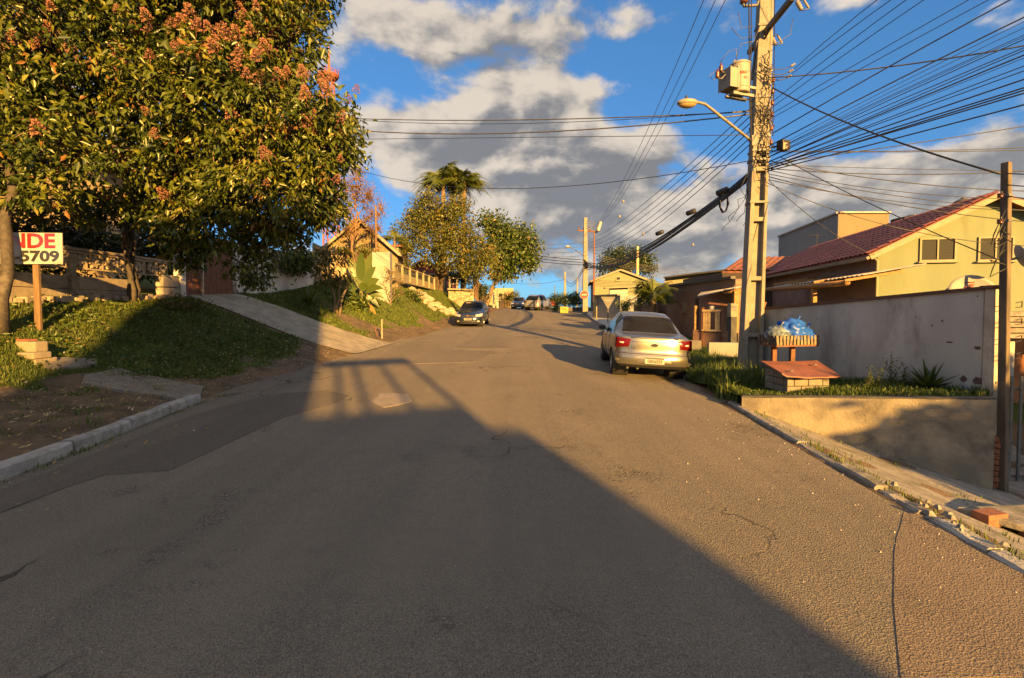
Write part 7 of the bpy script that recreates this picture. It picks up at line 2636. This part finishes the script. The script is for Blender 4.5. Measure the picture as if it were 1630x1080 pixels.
def make_car(name, label, S, paint_m, loc, heading, roll=0.0, pitch=0.0, plate_text=None, plate_at='rear', group=None):
    """S: dict of measures; local frame x right, y forward from the rear bumper, z up"""
    root = thing(name, label, 'car', loc, group=group)
    root.rotation_mode = 'YXZ'
    root.rotation_euler = (pitch, roll, -heading)
    OFF[root.name] = Vector((0, 0, 0))
    L, W_, H = S['L'], S['W'] / 2, S['H']
    topf, beltf, wtop = pch(S['top']), pch(S['belt']), pch(S['wtop'])
    wid = pch(S['wid'])
    zb = S.get('zb', .19)
    rp, fp_ = pch(S['rear']), pch(S['front'])       # fore-aft offset of the end faces by height
    rc, fc = S.get('rc', .18), S.get('fc', .34)     # rounding of the corners in plan
    Y0 = L / 2

    def ring(y):
        w, zt, zs, wt = wid(y) * W_, topf(y), beltf(y), wtop(y) * W_
        zs = min(zs, zt - .015)
        h = zt - zs
        k = min(1, h / .35)
        p = [(0, zb), (w * .6, zb), (w * .90, zb + .01), (w * .965, zb + .07), (w * .992, zb + .16), (w, zb + .27), (w * 1.0, zb + .40), (w * .985, (zb + .40) * .45 + zs * .55), (w * .968, zs - .015),
             (w * (.955 - .02 * k), zs + min(.025, h * .3)), ((w * .935) * .5 + wt * .5 + .012 * k, zs + h * .55), (wt, zs + h * (.90 - .02 * k)), (wt * .90, zs + h * .965), (wt * .55, zt - .006 * k), (0, zt)]
        return p
    ysn = np.unique(np.concatenate([np.linspace(0, L, 56), np.array(S['ycuts'])]))
    rings = []
    for y in ysn:
        p = ring(y)
        q = [p[0]]
        for i in range(len(p) - 1):
            n = {3: 1, 4: 2, 5: 2, 6: 2, 7: 2, 8: 1, 9: 3, 10: 3}.get(i, 1)
            for s_ in range(1, n + 1):
                q.append((p[i][0] + (p[i + 1][0] - p[i][0]) * s_ / n, p[i][1] + (p[i + 1][1] - p[i][1]) * s_ / n))
        rings.append(q)
    NJ = len(rings[0])
    J_side0 = 2
    # index of the belt and roof edge in the dense ring
    cnt = [1]
    for i in range(14):
        cnt.append(cnt[-1] + {3: 1, 4: 2, 5: 2, 6: 2, 7: 2, 8: 1, 9: 3, 10: 3}.get(i, 1))
    jb, jr = cnt[9] - 1, cnt[11] - 1
    wheels = S['wheels']
    Rw = S['rw']
    Ra = Rw + .055

    def vert(i, j, sg):
        y = ysn[i]
        x, z = rings[i][j]
        w = max(.2, wid(y) * W_)
        t = min(1, abs(x) / w)
        a = rp(z) + rc * t ** 4
        b = L - fp_(z) - fc * t ** 3
        yy = a + (b - a) * (y / L)
        # fit the rim of the wheel arch
        if J_side0 <= j <= cnt[8]:
            for wy in wheels:
                r = math.hypot(yy - wy, z - Rw)
                if abs(r - Ra) < .045 and r > 1e-6:
                    yy = wy + (yy - wy) * Ra / r
                    z = Rw + (z - Rw) * Ra / r
        return (sg * x, yy - Y0, z)
    parts = {}

    def put(nm, quad):
        mb = parts.setdefault(nm, MB())
        mb.add(quad, [(0, 1, 2, 3)])
    for sg in (1, -1):
        for i in range(len(ysn) - 1):
            ym = (ysn[i] + ysn[i + 1]) / 2
            for j in range(NJ - 1):
                q = [vert(i, j, sg), vert(i + 1, j, sg), vert(i + 1, j + 1, sg), vert(i, j + 1, sg)]
                if sg < 0: q = q[::-1]
                cy = sum(p[1] for p in q) / 4 + Y0
                cz = sum(p[2] for p in q) / 4
                if J_side0 <= j < cnt[8] and any(math.hypot(cy - wy, cz - Rw) < Ra - .002 for wy in wheels):
                    continue
                nm = 'body'
                if jb <= j < jr:
                    for k, (a, b) in enumerate(S['side_glass']):
                        if a <= ym <= b and topf(ym) - beltf(ym) > .12:
                            nm = ('side_window', k, sg)
                    if nm == 'body' and S['side_glass'][0][0] - .05 < ym < S['side_glass'][-1][1] + .02 and topf(ym) - beltf(ym) > .1:
                        nm = 'pillar'
                elif j >= jr:
                    if S['rear_glass'][0] <= ym <= S['rear_glass'][1]: nm = 'rear_window'
                    if S['windscreen'][0] <= ym <= S['windscreen'][1]: nm = 'windscreen'
                if j < cnt[3]:
                    nm = 'sill'
                put(nm, q)
    # end faces
    for end in (0, len(ysn) - 1):
        for j in range(0, NJ - 1):
            NX = 12
            for k in range(NX):
                def ev(jj, kk):
                    x, z = rings[end][jj]
                    f = 2 * kk / NX - 1
                    y = ysn[end]
                    xx = x * f
                    w = max(.2, wid(y) * W_)
                    t = min(1, abs(xx) / w)
                    yy = rp(z) + rc * t ** 4 if end == 0 else L - fp_(z) - fc * t ** 3
                    return (xx, yy - Y0, z)
                q = [ev(j, k), ev(j, k + 1), ev(j + 1, k + 1), ev(j + 1, k)]
                if abs(q[0][0] - q[1][0]) < 1e-6 and abs(q[2][0] - q[3][0]) < 1e-6:
                    continue
                zc_ = sum(p[2] for p in q) / 4
                lowband = S['low_rear'] if end == 0 else S['low_front']
                put('bumper_trim' if zc_ < lowband else 'body', q if end == 0 else q[::-1])
    mats_ = {'body': paint_m, 'pillar': TRIM if S.get('black_pillars') else paint_m, 'rear_window': CARGLASS, 'windscreen': CARGLASS, 'sill': TRIM if S.get('dark_sill') else paint_m, 'bumper_trim': TRIM if S.get('dark_bumper') else paint_m}
    for nm, mb in parts.items():
        n_ = nm if isinstance(nm, str) else nm[0]
        o = mb.build(n_, mats_.get(n_, CARGLASS), root, smooth=True)
        bm = bmesh.new(); bm.from_mesh(o.data)
        bmesh.ops.remove_doubles(bm, verts=bm.verts, dist=.0015)
        bmesh.ops.dissolve_degenerate(bm, edges=bm.edges, dist=.0005)
        bm.to_mesh(o.data); bm.free()
    # floor and wheel wells
    MB().box((0, 0, zb + .12), (W_ * 1.45, L * .88, .2)).build('underbody', TRIM, root)
    for wy in wheels:
        for sg in (1, -1):
            MB().lathe((sg * W_ * .55, wy - Y0, Rw), [(Ra + .02, 0), (Ra + .02, W_ * .40)], axis=(sg, 0, 0), n=20).build('wheel_well', TRIM, root)
            wx = sg * (W_ - .205)
            prof = [(Rw * .58, 0), (Rw * .93, .0), (Rw, .03), (Rw, .16), (Rw * .95, .19), (Rw * .62, .195), (Rw * .60, .17)]
            w_ = MB().lathe((wx, wy - Y0, Rw), prof, axis=(sg, 0, 0), n=26).build('wheel', TYRE, root, smooth=False)
            rm = MB()
            rm.lathe((wx + sg * .172, wy - Y0, Rw), [(Rw * .20, .004), (Rw * .16, .016), (.01, .018)], axis=(sg, 0, 0), n=12)
            rm.lathe((wx + sg * .165, wy - Y0, Rw), [(Rw * .62, 0), (Rw * .62, .018), (Rw * .57, .020), (Rw * .55, .004)], axis=(sg, 0, 0), n=26)
            for k in range(7):
                a = 2 * math.pi * k / 7
                d_ = Vector((0, math.cos(a), math.sin(a)))
                rm.beam(Vector((wx + sg * .176, wy - Y0, Rw)) + d_ * Rw * .15, Vector((wx + sg * .176, wy - Y0, Rw)) + d_ * Rw * .58, .035, .016, up=(sg, 0, 0))
            rm.build('rim', RIM, w_)
    # helpers on the end faces
    def rear_pt(x, z, off=.004):
        w = wid(0) * W_
        return Vector((x, rp(z) + rc * min(1, abs(x) / w) ** 4 - off - Y0, z))

    def front_pt(x, z, off=.004):
        w = wid(L) * W_
        return Vector((x, L - fp_(z) - fc * min(1, abs(x) / w) ** 3 + off - Y0, z))

    def patch(fn, corners, m, nm, n=6, off=.006, edge=.0):
        """corners (x,z) x4 in order; a lens following the surface with a rim going back"""
        V = []
        for a in range(n + 1):
            for b in range(n + 1):
                s_, t = a / n, b / n
                x = (corners[0][0] * (1 - s_) + corners[1][0] * s_) * (1 - t) + (corners[3][0] * (1 - s_) + corners[2][0] * s_) * t
                z = (corners[0][1] * (1 - s_) + corners[1][1] * s_) * (1 - t) + (corners[3][1] * (1 - s_) + corners[2][1] * s_) * t
                bul = off + .012 * math.sin(math.pi * s_) ** .5 * math.sin(math.pi * t) ** .5 if 0 < s_ < 1 and 0 < t < 1 else off * .3
                V.append(fn(x, z, bul))
        F = []
        for a in range(n):
            for b in range(n):
                i = a * (n + 1) + b
                F.append((i, i + 1, i + n + 2, i + n + 1))
        o = fixn(MB().add(V, F).build(nm, m, root, smooth=True))
        return o

    def side_x(y, z):
        best = None
        i = int(np.argmin(abs(ysn - y)))
        for x, zz in rings[i]:
            if best is None or abs(zz - z) < best[0]:
                if x > .3: best = (abs(zz - z), x)
        return best[1]
    S['extra'](root, rear_pt, front_pt, patch, side_x, W_, L, Y0)
    # mirrors, handles, seams
    for sg in (1, -1):
        y_ = S['mirror_y']
        z_ = beltf(y_) + .03
        x_ = side_x(y_, z_)
        MB().ball((sg * (x_ + .10), y_ - Y0, z_ + .05), (.10, .055, .065), 10, 7).build('mirror', TRIM if S.get('black_mirror') else paint_m, root, smooth=True)
        MB().beam((sg * (x_ - .02), y_ - Y0 + .02, z_), (sg * (x_ + .06), y_ - Y0, z_ + .03), .05, .03).build('mirror_arm', TRIM, root)
        for hy in S['handles']:
            z_ = beltf(hy) - .10
            MB().ball((sg * (side_x(hy, z_) + .004), hy - Y0, z_), (.022, .085, .018), 8, 6).build('door_handle', paint_m, root, smooth=True)
        for sy in S['seams']:
            pts = []
            for z_ in np.linspace(zb + .10, beltf(sy), 9):
                pts.append((sg * (side_x(sy, z_) + .001), sy - Y0, z_))
            MB().tube(pts, .004, 4).build('door_seam', TRIM, root)
    if plate_text:
        fn = rear_pt if plate_at == 'rear' else front_pt
        x_, z_ = 0, S['plate_z']
        c = fn(x_, z_, .022)
        sgn = -1 if plate_at == 'rear' else 1
        po = MB().box(c, (.42, .012, .135)).build('number_plate', PLATE, root, bevel=.003)
        MB().box(c + Vector((0, sgn * .0075, .052)), (.40, .003, .026)).build('plate_strip', DARKMET, po)
        right = Vector((1, 0, 0)) if plate_at == 'rear' else Vector((-1, 0, 0))
        text_mesh(plate_text, .092, .0012, INK, 'plate_number', po, face_mtx(c + Vector((0, sgn * .0085, -.014)), right, Z), .95, .003)
    return root


def sedan_extra(root, rear, front, patch, sx, W_, L, Y0):
    for sg in (1, -1):
        patch(rear, [(sg * W_ * .60, .905), (sg * W_ * .985, .93), (sg * W_ * .985, .70), (sg * W_ * .66, .735)], REDLENS, 'tail_light', off=.008)
        q = patch(rear, [(sg * W_ * .76, .835), (sg * W_ * .90, .845), (sg * W_ * .90, .795), (sg * W_ * .78, .795)], CLEARLENS, 'reverse_light', off=.022)
        # the lens wraps onto the flank
        V, F = [], []
        n = 5
        for a in range(n + 1):
            for b in range(n + 1):
                z = .70 + (.23) * b / n
                y = .165 + (.30 - .10 * abs(b / n - .55) * 2) * a / n
                V.append((sg * (sx(y, z) + .007 - .004 * (a == n)), y - Y0, z))
        for a in range(n):
            for b in range(n):
                i = a * (n + 1) + b
                F.append((i, i + 1, i + n + 2, i + n + 1))
        fixn(MB().add(V, F).build('tail_light', REDLENS, root, smooth=True))
        patch(front, [(sg * W_ * .5, .66), (sg * W_ * .93, .74), (sg * W_ * .93, .60), (sg * W_ * .55, .58)], CLEARLENS, 'headlight')
        patch(rear, [(sg * W_ * .86, .45), (sg * W_ * .97, .47), (sg * W_ * .97, .40), (sg * W_ * .90, .40)], CHAMP_DARK, 'bumper_slot', off=.004)
    # boot lid joints
    for pts in ([(-.56, .98), (-.585, .80), (-.54, .66), (-.48, .625), (.48, .625), (.54, .66), (.585, .80), (.56, .98)],):
        MB().tube([rear(x * W_ / .85, z, .001) for x, z in pts], .005, 4).build('boot_seam', TRIM, root)
    lip = [rear(x, .945, .012) for x in np.linspace(-W_ * .60, W_ * .60, 9)]
    MB().tube(lip, .013, 6).build('boot_lip', MATS['champagne_paint'], root, smooth=True)
    MB().tube([rear(x, .855, .004) for x in np.linspace(-W_ * .58, W_ * .58, 9)], .006, 5).build('boot_crease', MATS['champagne_paint'], root, smooth=True)
    MB().tube([rear(x, .595, .004) for x in np.linspace(-W_ * .96, W_ * .96, 15)], .005, 4).build('bumper_seam', TRIM, root)
    # sunk plate panel
    patch(rear, [(-.30, .535), (.30, .535), (.40, .385), (-.40, .385)], MATS['champagne_paint'], 'plate_panel', off=.006)
    # dark oval badge with a winged mark
    c = rear(0, .80, .016)
    em = MB().lathe(c, [(.055, 0), (.058, .004), (.050, .008)], axis=(0, -1, 0), n=22)
    em.v = [(c.x + (v[0] - c.x) * 1.35, v[1], c.z + (v[2] - c.z) * .62) for v in em.v]
    eo = em.build('badge', mat('badge_chrome', (.30, .29, .27), (.25, .24, .22), rough=.2, metal=.9), root)
    e2 = MB().lathe(c + Vector((0, -.009, 0)), [(.044, 0), (.044, .002)], axis=(0, -1, 0), n=22)
    e2.v = [(c.x + (v[0] - c.x) * 1.35, v[1], c.z + (v[2] - c.z) * .62) for v in e2.v]
    e2.build('badge_field', mat('badge_dark', (.012, .015, .03)), eo)
    text_mesh('Ka', .085, .003, DARKMET, 'model_script', root, face_mtx(rear(-W_ * .52, .715, .010), Vector((1, 0, 0)), Z), 1.0, .002)
    for x in (-.55, -.33):
        MB().tube([Vector((x, -Y0 + .12, .26)), Vector((x, -Y0 + .3, .26))], .028, 8).build('exhaust_pipe', DARKMET, root)
    # third brake light line and sticker
    MB().box((0, .60 - Y0 + .72, 1.385), (.20, .02, .012)).build('brake_light', REDLENS, root)


SEDAN = dict(L=4.25, W=1.70, H=1.49, zb=.28, rw=.295,
             top=[(0, .955), (.15, .985), (.45, 1.01), (.58, 1.02), (.8, 1.145), (1.05, 1.31), (1.25, 1.41), (1.5, 1.465), (2.0, 1.49), (2.45, 1.48), (2.75, 1.42), (3.05, 1.22), (3.32, 1.03), (3.6, .985), (4.0, .90), (4.25, .78)],
             belt=[(0, .93), (.5, .965), (1.2, .955), (2.0, .925), (3.0, .90), (3.4, .89), (4.25, .72)],
             wtop=[(0, .80), (.5, .78), (.8, .72), (1.2, .665), (1.7, .655), (2.4, .65), (2.8, .68), (3.2, .76), (3.6, .80), (4.25, .76)],
             wid=[(0, .955), (.5, .985), (1.2, 1.0), (3.0, 1.0), (3.6, .985), (4.25, .93)],
             rear=[(0, .10), (.28, .09), (.38, .0), (.52, .0), (.60, .04), (.62, .065), (.80, .075), (.93, .10), (1.0, .13), (1.6, .13)],
             front=[(0, .12), (.3, .0), (.5, .0), (.65, .05), (.8, .16), (1.0, .3), (1.6, .3)],
             rc=.17, fc=.36, ycuts=[.56, 1.20, 2.80, 3.34, 1.12, 1.32, 2.12, 2.20], wheels=(.86, 3.36),
             side_glass=[(1.14, 1.32), (1.36, 2.12), (2.20, 3.02)], rear_glass=(.62, 1.20), windscreen=(2.80, 3.30), low_rear=.36, low_front=.34,
             mirror_y=2.92, handles=(1.55, 2.40), seams=(1.40, 2.16, 3.10), plate_z=.46, extra=sedan_extra, black_mirror=True, black_pillars=False, dark_sill=False, dark_bumper=True)
CHAMP = paint('champagne_paint', (.27, .258, .222), metal=.85, rough=.27, coat=.25)
rc_ = Vector((3.10, 9.95, 0))
hdg = R(6.0)
cc = rc_ + Vector((math.sin(hdg), math.cos(hdg), 0)) * 2.12


def seat_car(c, hdg, tr=.75, wb=1.3):
    """height, roll and pitch that put the wheels on the ground"""
    a = Vector((math.sin(hdg), math.cos(hdg), 0))
    r = Vector((math.cos(hdg), -math.sin(hdg), 0))
    p = [c + a * sa * wb + r * sr_ * tr for sa in (-1, 1) for sr_ in (-1, 1)]
    z = [gz(q.x, q.y) for q in p]
    roll = math.atan2((z[0] + z[2] - z[1] - z[3]) / 2, 2 * tr)
    pit = math.atan2((z[2] + z[3] - z[0] - z[1]) / 2, 2 * wb)
    return Vector((c.x, c.y, sum(z) / 4)), roll, pit


def place_car(c, hdg, *a, **k):
    l_, ro, pi_ = seat_car(c, hdg)
    return make_car(*a[:2], a[2], a[3], l_, hdg, ro, pi_, **k)


place_car(cc, hdg, 'silver_sedan', 'champagne silver sedan parked with its tail to the viewer before the concrete pole', SEDAN, CHAMP, plate_text='GIK6323')


def hatch_extra(root, rear, front, patch, sx, W_, L, Y0):
    for sg in (1, -1):
        patch(front, [(sg * W_ * .50, .70), (sg * W_ * .95, .76), (sg * W_ * .95, .60), (sg * W_ * .55, .58)], CLEARLENS, 'headlight', off=.010)
        patch(front, [(sg * W_ * .62, .36), (sg * W_ * .78, .36), (sg * W_ * .78, .29), (sg * W_ * .62, .29)], CLEARLENS, 'fog_light', off=.008)
        patch(rear, [(sg * W_ * .75, .95), (sg * W_ * .97, .95), (sg * W_ * .97, .68), (sg * W_ * .80, .68)], REDLENS, 'tail_light', off=.008)
    patch(front, [(-.34, .665), (.34, .665), (.38, .60), (-.38, .60)], TRIM, 'grille', off=.006)
    MB().tube([front(x, .635, .014) for x in np.linspace(-.36, .36, 7)], .012, 5).build('grille_bar', mat('badge_chrome', (.3, .29, .27)), root)
    patch(front, [(-.42, .36), (.42, .36), (.46, .26), (-.46, .26)], TRIM, 'air_intake', off=.006)
    c = front(0, .635, .03)
    MB().prism([c + Vector((x, 0, z)) for x, z in ((-.085, .014), (-.03, .014), (-.03, .028), (.03, .028), (.03, .014), (.085, .014), (.085, -.014), (.03, -.014), (.03, -.028), (-.03, -.028), (-.03, -.014), (-.085, -.014))], (0, .008, 0)).build('badge', mat('badge_gold', (.45, .32, .09), rough=.3, metal=.7), root)
    for x in (-.3, .25):
        MB().beam((x, L - 1.18 - Y0, .925), (x + .45, L - 1.28 - Y0, 1.02), .012, .012).build('wiper', TRIM, root)
    MB().box((.2, L - 1.52 - Y0, 1.335), (.30, .012, .035), rz=0).build('sunstrip', CREAM, root)


HATCH = dict(L=3.82, W=1.64, H=1.43, zb=.18, rw=.285,
             top=[(0, 1.02), (.06, 1.12), (.25, 1.29), (.5, 1.39), (1.0, 1.43), (1.7, 1.43), (2.1, 1.38), (2.4, 1.25), (2.75, 1.0), (2.95, .945), (3.3, .89), (3.62, .80), (3.82, .70)],
             belt=[(0, .93), (1.0, .92), (2.0, .88), (2.9, .86), (3.82, .66)],
             wtop=[(0, .72), (.5, .68), (1.2, .66), (2.0, .66), (2.4, .72), (2.8, .80), (3.82, .74)],
             wid=[(0, .93), (.5, .98), (1.2, 1.0), (2.6, 1.0), (3.2, .985), (3.82, .93)],
             rear=[(0, .08), (.25, .02), (.5, 0), (.62, .06), (.9, .08), (1.2, .2), (1.6, .4)],
             front=[(0, .10), (.25, .01), (.42, .0), (.55, .03), (.7, .10), (.9, .25), (1.6, .3)],
             rc=.16, fc=.30, ycuts=[.1, .45, 2.15, 2.78], wheels=(.66, 3.08), side_glass=[(.62, 1.18), (1.26, 2.45)], rear_glass=(.02, .45), windscreen=(2.12, 2.76), low_rear=.3, low_front=.26,
             mirror_y=2.42, handles=(1.42,), seams=(1.22, 2.52), plate_z=.46, extra=hatch_extra, black_mirror=True, black_pillars=True, dark_bumper=True, dark_sill=True)
NAVY = paint('navy_paint', (.012, .016, .028), rough=.22, coat=1.0)
hb = R(4) + math.pi
cb_ = Vector((-2.47, 25.4, 0)) + Vector((math.sin(R(4)), math.cos(R(4)), 0)) * 1.9
place_car(cb_, hb, 'black_hatchback', 'dark navy hatchback facing the viewer at the edge of the grassy bank', HATCH, NAVY, plate_text='APX8813', plate_at='front')


def suv_extra(root, rear, front, patch, sx, W_, L, Y0):
    for sg in (1, -1):
        patch(rear, [(sg * W_ * .70, 1.02), (sg * W_ * .97, 1.05), (sg * W_ * .97, .86), (sg * W_ * .60, .90)], REDLENS, 'tail_light', off=.010)
        patch(front, [(sg * W_ * .55, .88), (sg * W_ * .95, .92), (sg * W_ * .95, .76), (sg * W_ * .6, .76)], CLEARLENS, 'headlight', off=.010)
        patch(rear, [(sg * W_ * .66, .52), (sg * W_ * .85, .52), (sg * W_ * .85, .46), (sg * W_ * .66, .46)], REDLENS, 'reflector', off=.008)
        MB().tube([(sg * W_ * .62, .7 - Y0, 1.68), (sg * W_ * .63, 1.6 - Y0, 1.72), (sg * W_ * .62, 2.5 - Y0, 1.69)], .018, 6).build('roof_rail', METAL, root)


SUV = dict(L=4.6, W=1.86, H=1.70, zb=.24, rw=.345,
           top=[(0, 1.10), (.08, 1.22), (.35, 1.48), (.6, 1.62), (1.1, 1.69), (2.0, 1.70), (2.6, 1.66), (2.9, 1.52), (3.4, 1.15), (3.6, 1.08), (4.2, 1.0), (4.6, .84)],
           belt=[(0, 1.06), (1.0, 1.07), (2.0, 1.04), (3.4, 1.0), (4.6, .80)],
           wtop=[(0, .74), (.5, .70), (1.2, .68), (2.4, .68), (2.9, .72), (3.4, .82), (4.6, .76)],
           wid=[(0, .94), (.5, .985), (1.2, 1.0), (3.2, 1.0), (4.0, .985), (4.6, .92)],
           rear=[(0, .1), (.3, .02), (.6, 0), (.75, .07), (1.05, .09), (1.3, .2), (1.8, .45)],
           front=[(0, .12), (.3, .0), (.6, .0), (.8, .08), (1.0, .2), (1.8, .3)],
           rc=.18, fc=.36, ycuts=[.12, .55, 2.66, 3.42], wheels=(.88, 3.64), side_glass=[(.55, 1.05), (1.12, 1.98), (2.06, 3.1)], rear_glass=(.03, .52), windscreen=(2.64, 3.40), low_rear=.42, low_front=.4,
           mirror_y=3.0, handles=(1.35, 2.3), seams=(1.08, 2.02, 3.2), plate_z=.78, extra=suv_extra, black_mirror=False, black_pillars=True, dark_bumper=True, dark_sill=True)
SILV = paint('silver_paint', (.24, .235, .23), metal=.4, rough=.28, coat=.8)
ch = P(853, 490, 51)
place_car(Vector((ch.x + .3, 51.5, 0)), R(24), 'silver_suv', 'silver sport utility car turning across the street at the crest', SUV, SILV, plate_text='AVR4102')
cd_ = P(826, 490, 57)
place_car(Vector((cd_.x, 57.5, 0)), R(8) + math.pi, 'dark_car', 'dark car with a glinting headlight coming over the crest left of the silver one', HATCH, NAVY)
cr_ = P(882, 490, 66)
place_car(Vector((cr_.x, 67, 0)), R(6), 'red_car', 'small red car half hidden by the bush beyond the crest', HATCH, paint('red_paint', (.40, .03, .02), coat=1.0))

# satellite dishes on the yellow house side
DISH = mat('dish_grey', (.23, .215, .205), (.19, .18, .17), scale=6, stain=(.12, .11, .10), samt=.4, rough=.6)


def dish(label, c, r, facing, mark=False):
    root = thing('satellite_dish', label, 'satellite dish', c)
    f = Vector(facing).normalized()
    prof = [(r * k / 6, .18 * r * (k / 6) ** 2) for k in range(1, 7)] + [(r * .99, .18 * r + .012)] + [(r * k / 6, .18 * r * (k / 6) ** 2 + .012) for k in range(5, 0, -1)]
    MB().lathe(Vector(c), prof, axis=f, n=26).build('reflector', DISH, root, smooth=True)
    s_ = f.cross(Z).normalized()
    up_ = s_.cross(f)
    tip = Vector(c) + f * r * .95 - up_ * r * .25
    MB().tube([Vector(c) - up_ * r * .98 + f * .17 * r, tip], .012, 6).build('feed_arm', DARKMET, root)
    MB().lathe(tip, [(.02, -.05), (.035, -.04), (.035, .05), (.02, .06)], axis=f, n=10).build('receiver', METAL, root)
    MB().tube([Vector(c) - f * .02, Vector(c) - f * .18, Vector(c) - f * .20 - Z * r * 1.6], .025, 8).build('mount', METAL, root)
    if mark:
        for k, (dx, dz, w_) in enumerate([(-.02, .62, .34), (.05, .50, .22), (-.08, .40, .30)]):
            MB().box(Vector(c) + f * (.18 * r * .45 + .02) + s_ * (-dx * r) + up_ * dz * r, (w_ * r, .004, .06 * r), ax=(s_, f, up_)).build('red_mark', REDINK, root)
    return root


dish('wide dark satellite dish with red lettering peeping over the plaster wall coping', P(1545, 470, 9.6), .42, (-.35, -.9, .25), True)
dish('satellite dish beyond the timber pole at the right edge of the picture', P(1622, 410, 9.0), .24, (.85, -.45, .35))
sp_ = thing('floor_pot', 'dark little finial on the wall coping left of the satellite dish', 'finial', P(1508, 466, 7.1))
MB().lathe(P(1508, 468, 7.05), [(.02, -.02), (.03, .02), (.012, .04), (.03, .06), (.005, .09)], n=8).build('finial_body', DARKMET, sp_)

# ------------------------------------------------------------------ what stands behind the viewer and shades the street
SP = Vector((math.cos(R(SUN_AZ)), math.sin(R(SUN_AZ)), 0))       # across the light
SS = Vector((math.sin(R(SUN_AZ)), -math.cos(R(SUN_AZ)), 0))      # towards the sun


def cb_box(parent, p0, p1, s0, s1, z0, z1, m, nm):
    q = [SP * p0 + SS * s0, SP * p1 + SS * s0, SP * p1 + SS * s1, SP * p0 + SS * s1]
    fixn(MB().hexa([v + Z * z0 for v in q], [v + Z * z1 for v in q]).build(nm, m, parent))


TE = math.tan(R(SUN_EL))
S0 = 20.0
bk_ = thing('terrace_house', 'two storey house behind the viewpoint with a roof terrace and railing', 'house', SS * 24)
hA = (S0 + 7.25) * TE
cb_box(bk_, -.35, 1.92, S0, S0 + 9, -2, hA, YELL, 'wall')
cb_box(bk_, 1.92, 2.28, S0 - .4, S0 + 9, (S0 - .4 + 3.0) * TE, (S0 - .4 + 5.55) * TE, YELL, 'eave')
cb_box(bk_, 1.92, 2.0, S0 + .02, S0 + 9, -2, (S0 - .4 + 3.1) * TE, YELL, 'side_wall')
cb_box(bk_, -4.45, -.35, S0 + .3, S0 + 9, -2, (S0 + 18.2) * TE + 2.0, YELL, 'tower_wall')
cb_box(bk_, -9.5, -4.45, S0 + .2, S0 + 9, -2, (S0 + 6.4) * TE, YELL, 'annex_wall')
for p_ in (1.80, 1.08, .42, .02):
    cb_box(bk_, p_, p_ + .13, S0 + .02, S0 + .16, hA, (S0 + 13.6) * TE, CONC, 'railing_post')
cb_box(bk_, -.3, 1.96, S0, S0 + .2, (S0 + 12.8) * TE, (S0 + 13.9) * TE, CONC, 'railing')
tr_ = [((SP * (9.0 + a) + SS * (8.5 + b)) + Z * (c + .3), (1.5, 1.5, .9)) for a, b, c in ((-.6, 0, 2.2), (.9, .6, 2.6), (2.2, 0, 2.4), (.6, -.6, 1.2), (2.0, .5, 1.0), (3.6, .4, 2.4), (3.4, .3, 1.0))]
round_tree('shade_tree', 'low spreading tree standing behind the viewpoint on the right', tuple(SP * 9.6 + SS * 8.5 + Z * -1), [(tuple(c), r_) for c, r_ in tr_], 1500, 26, .26, LEAF_GREEN, .2, .35, fork=.4)
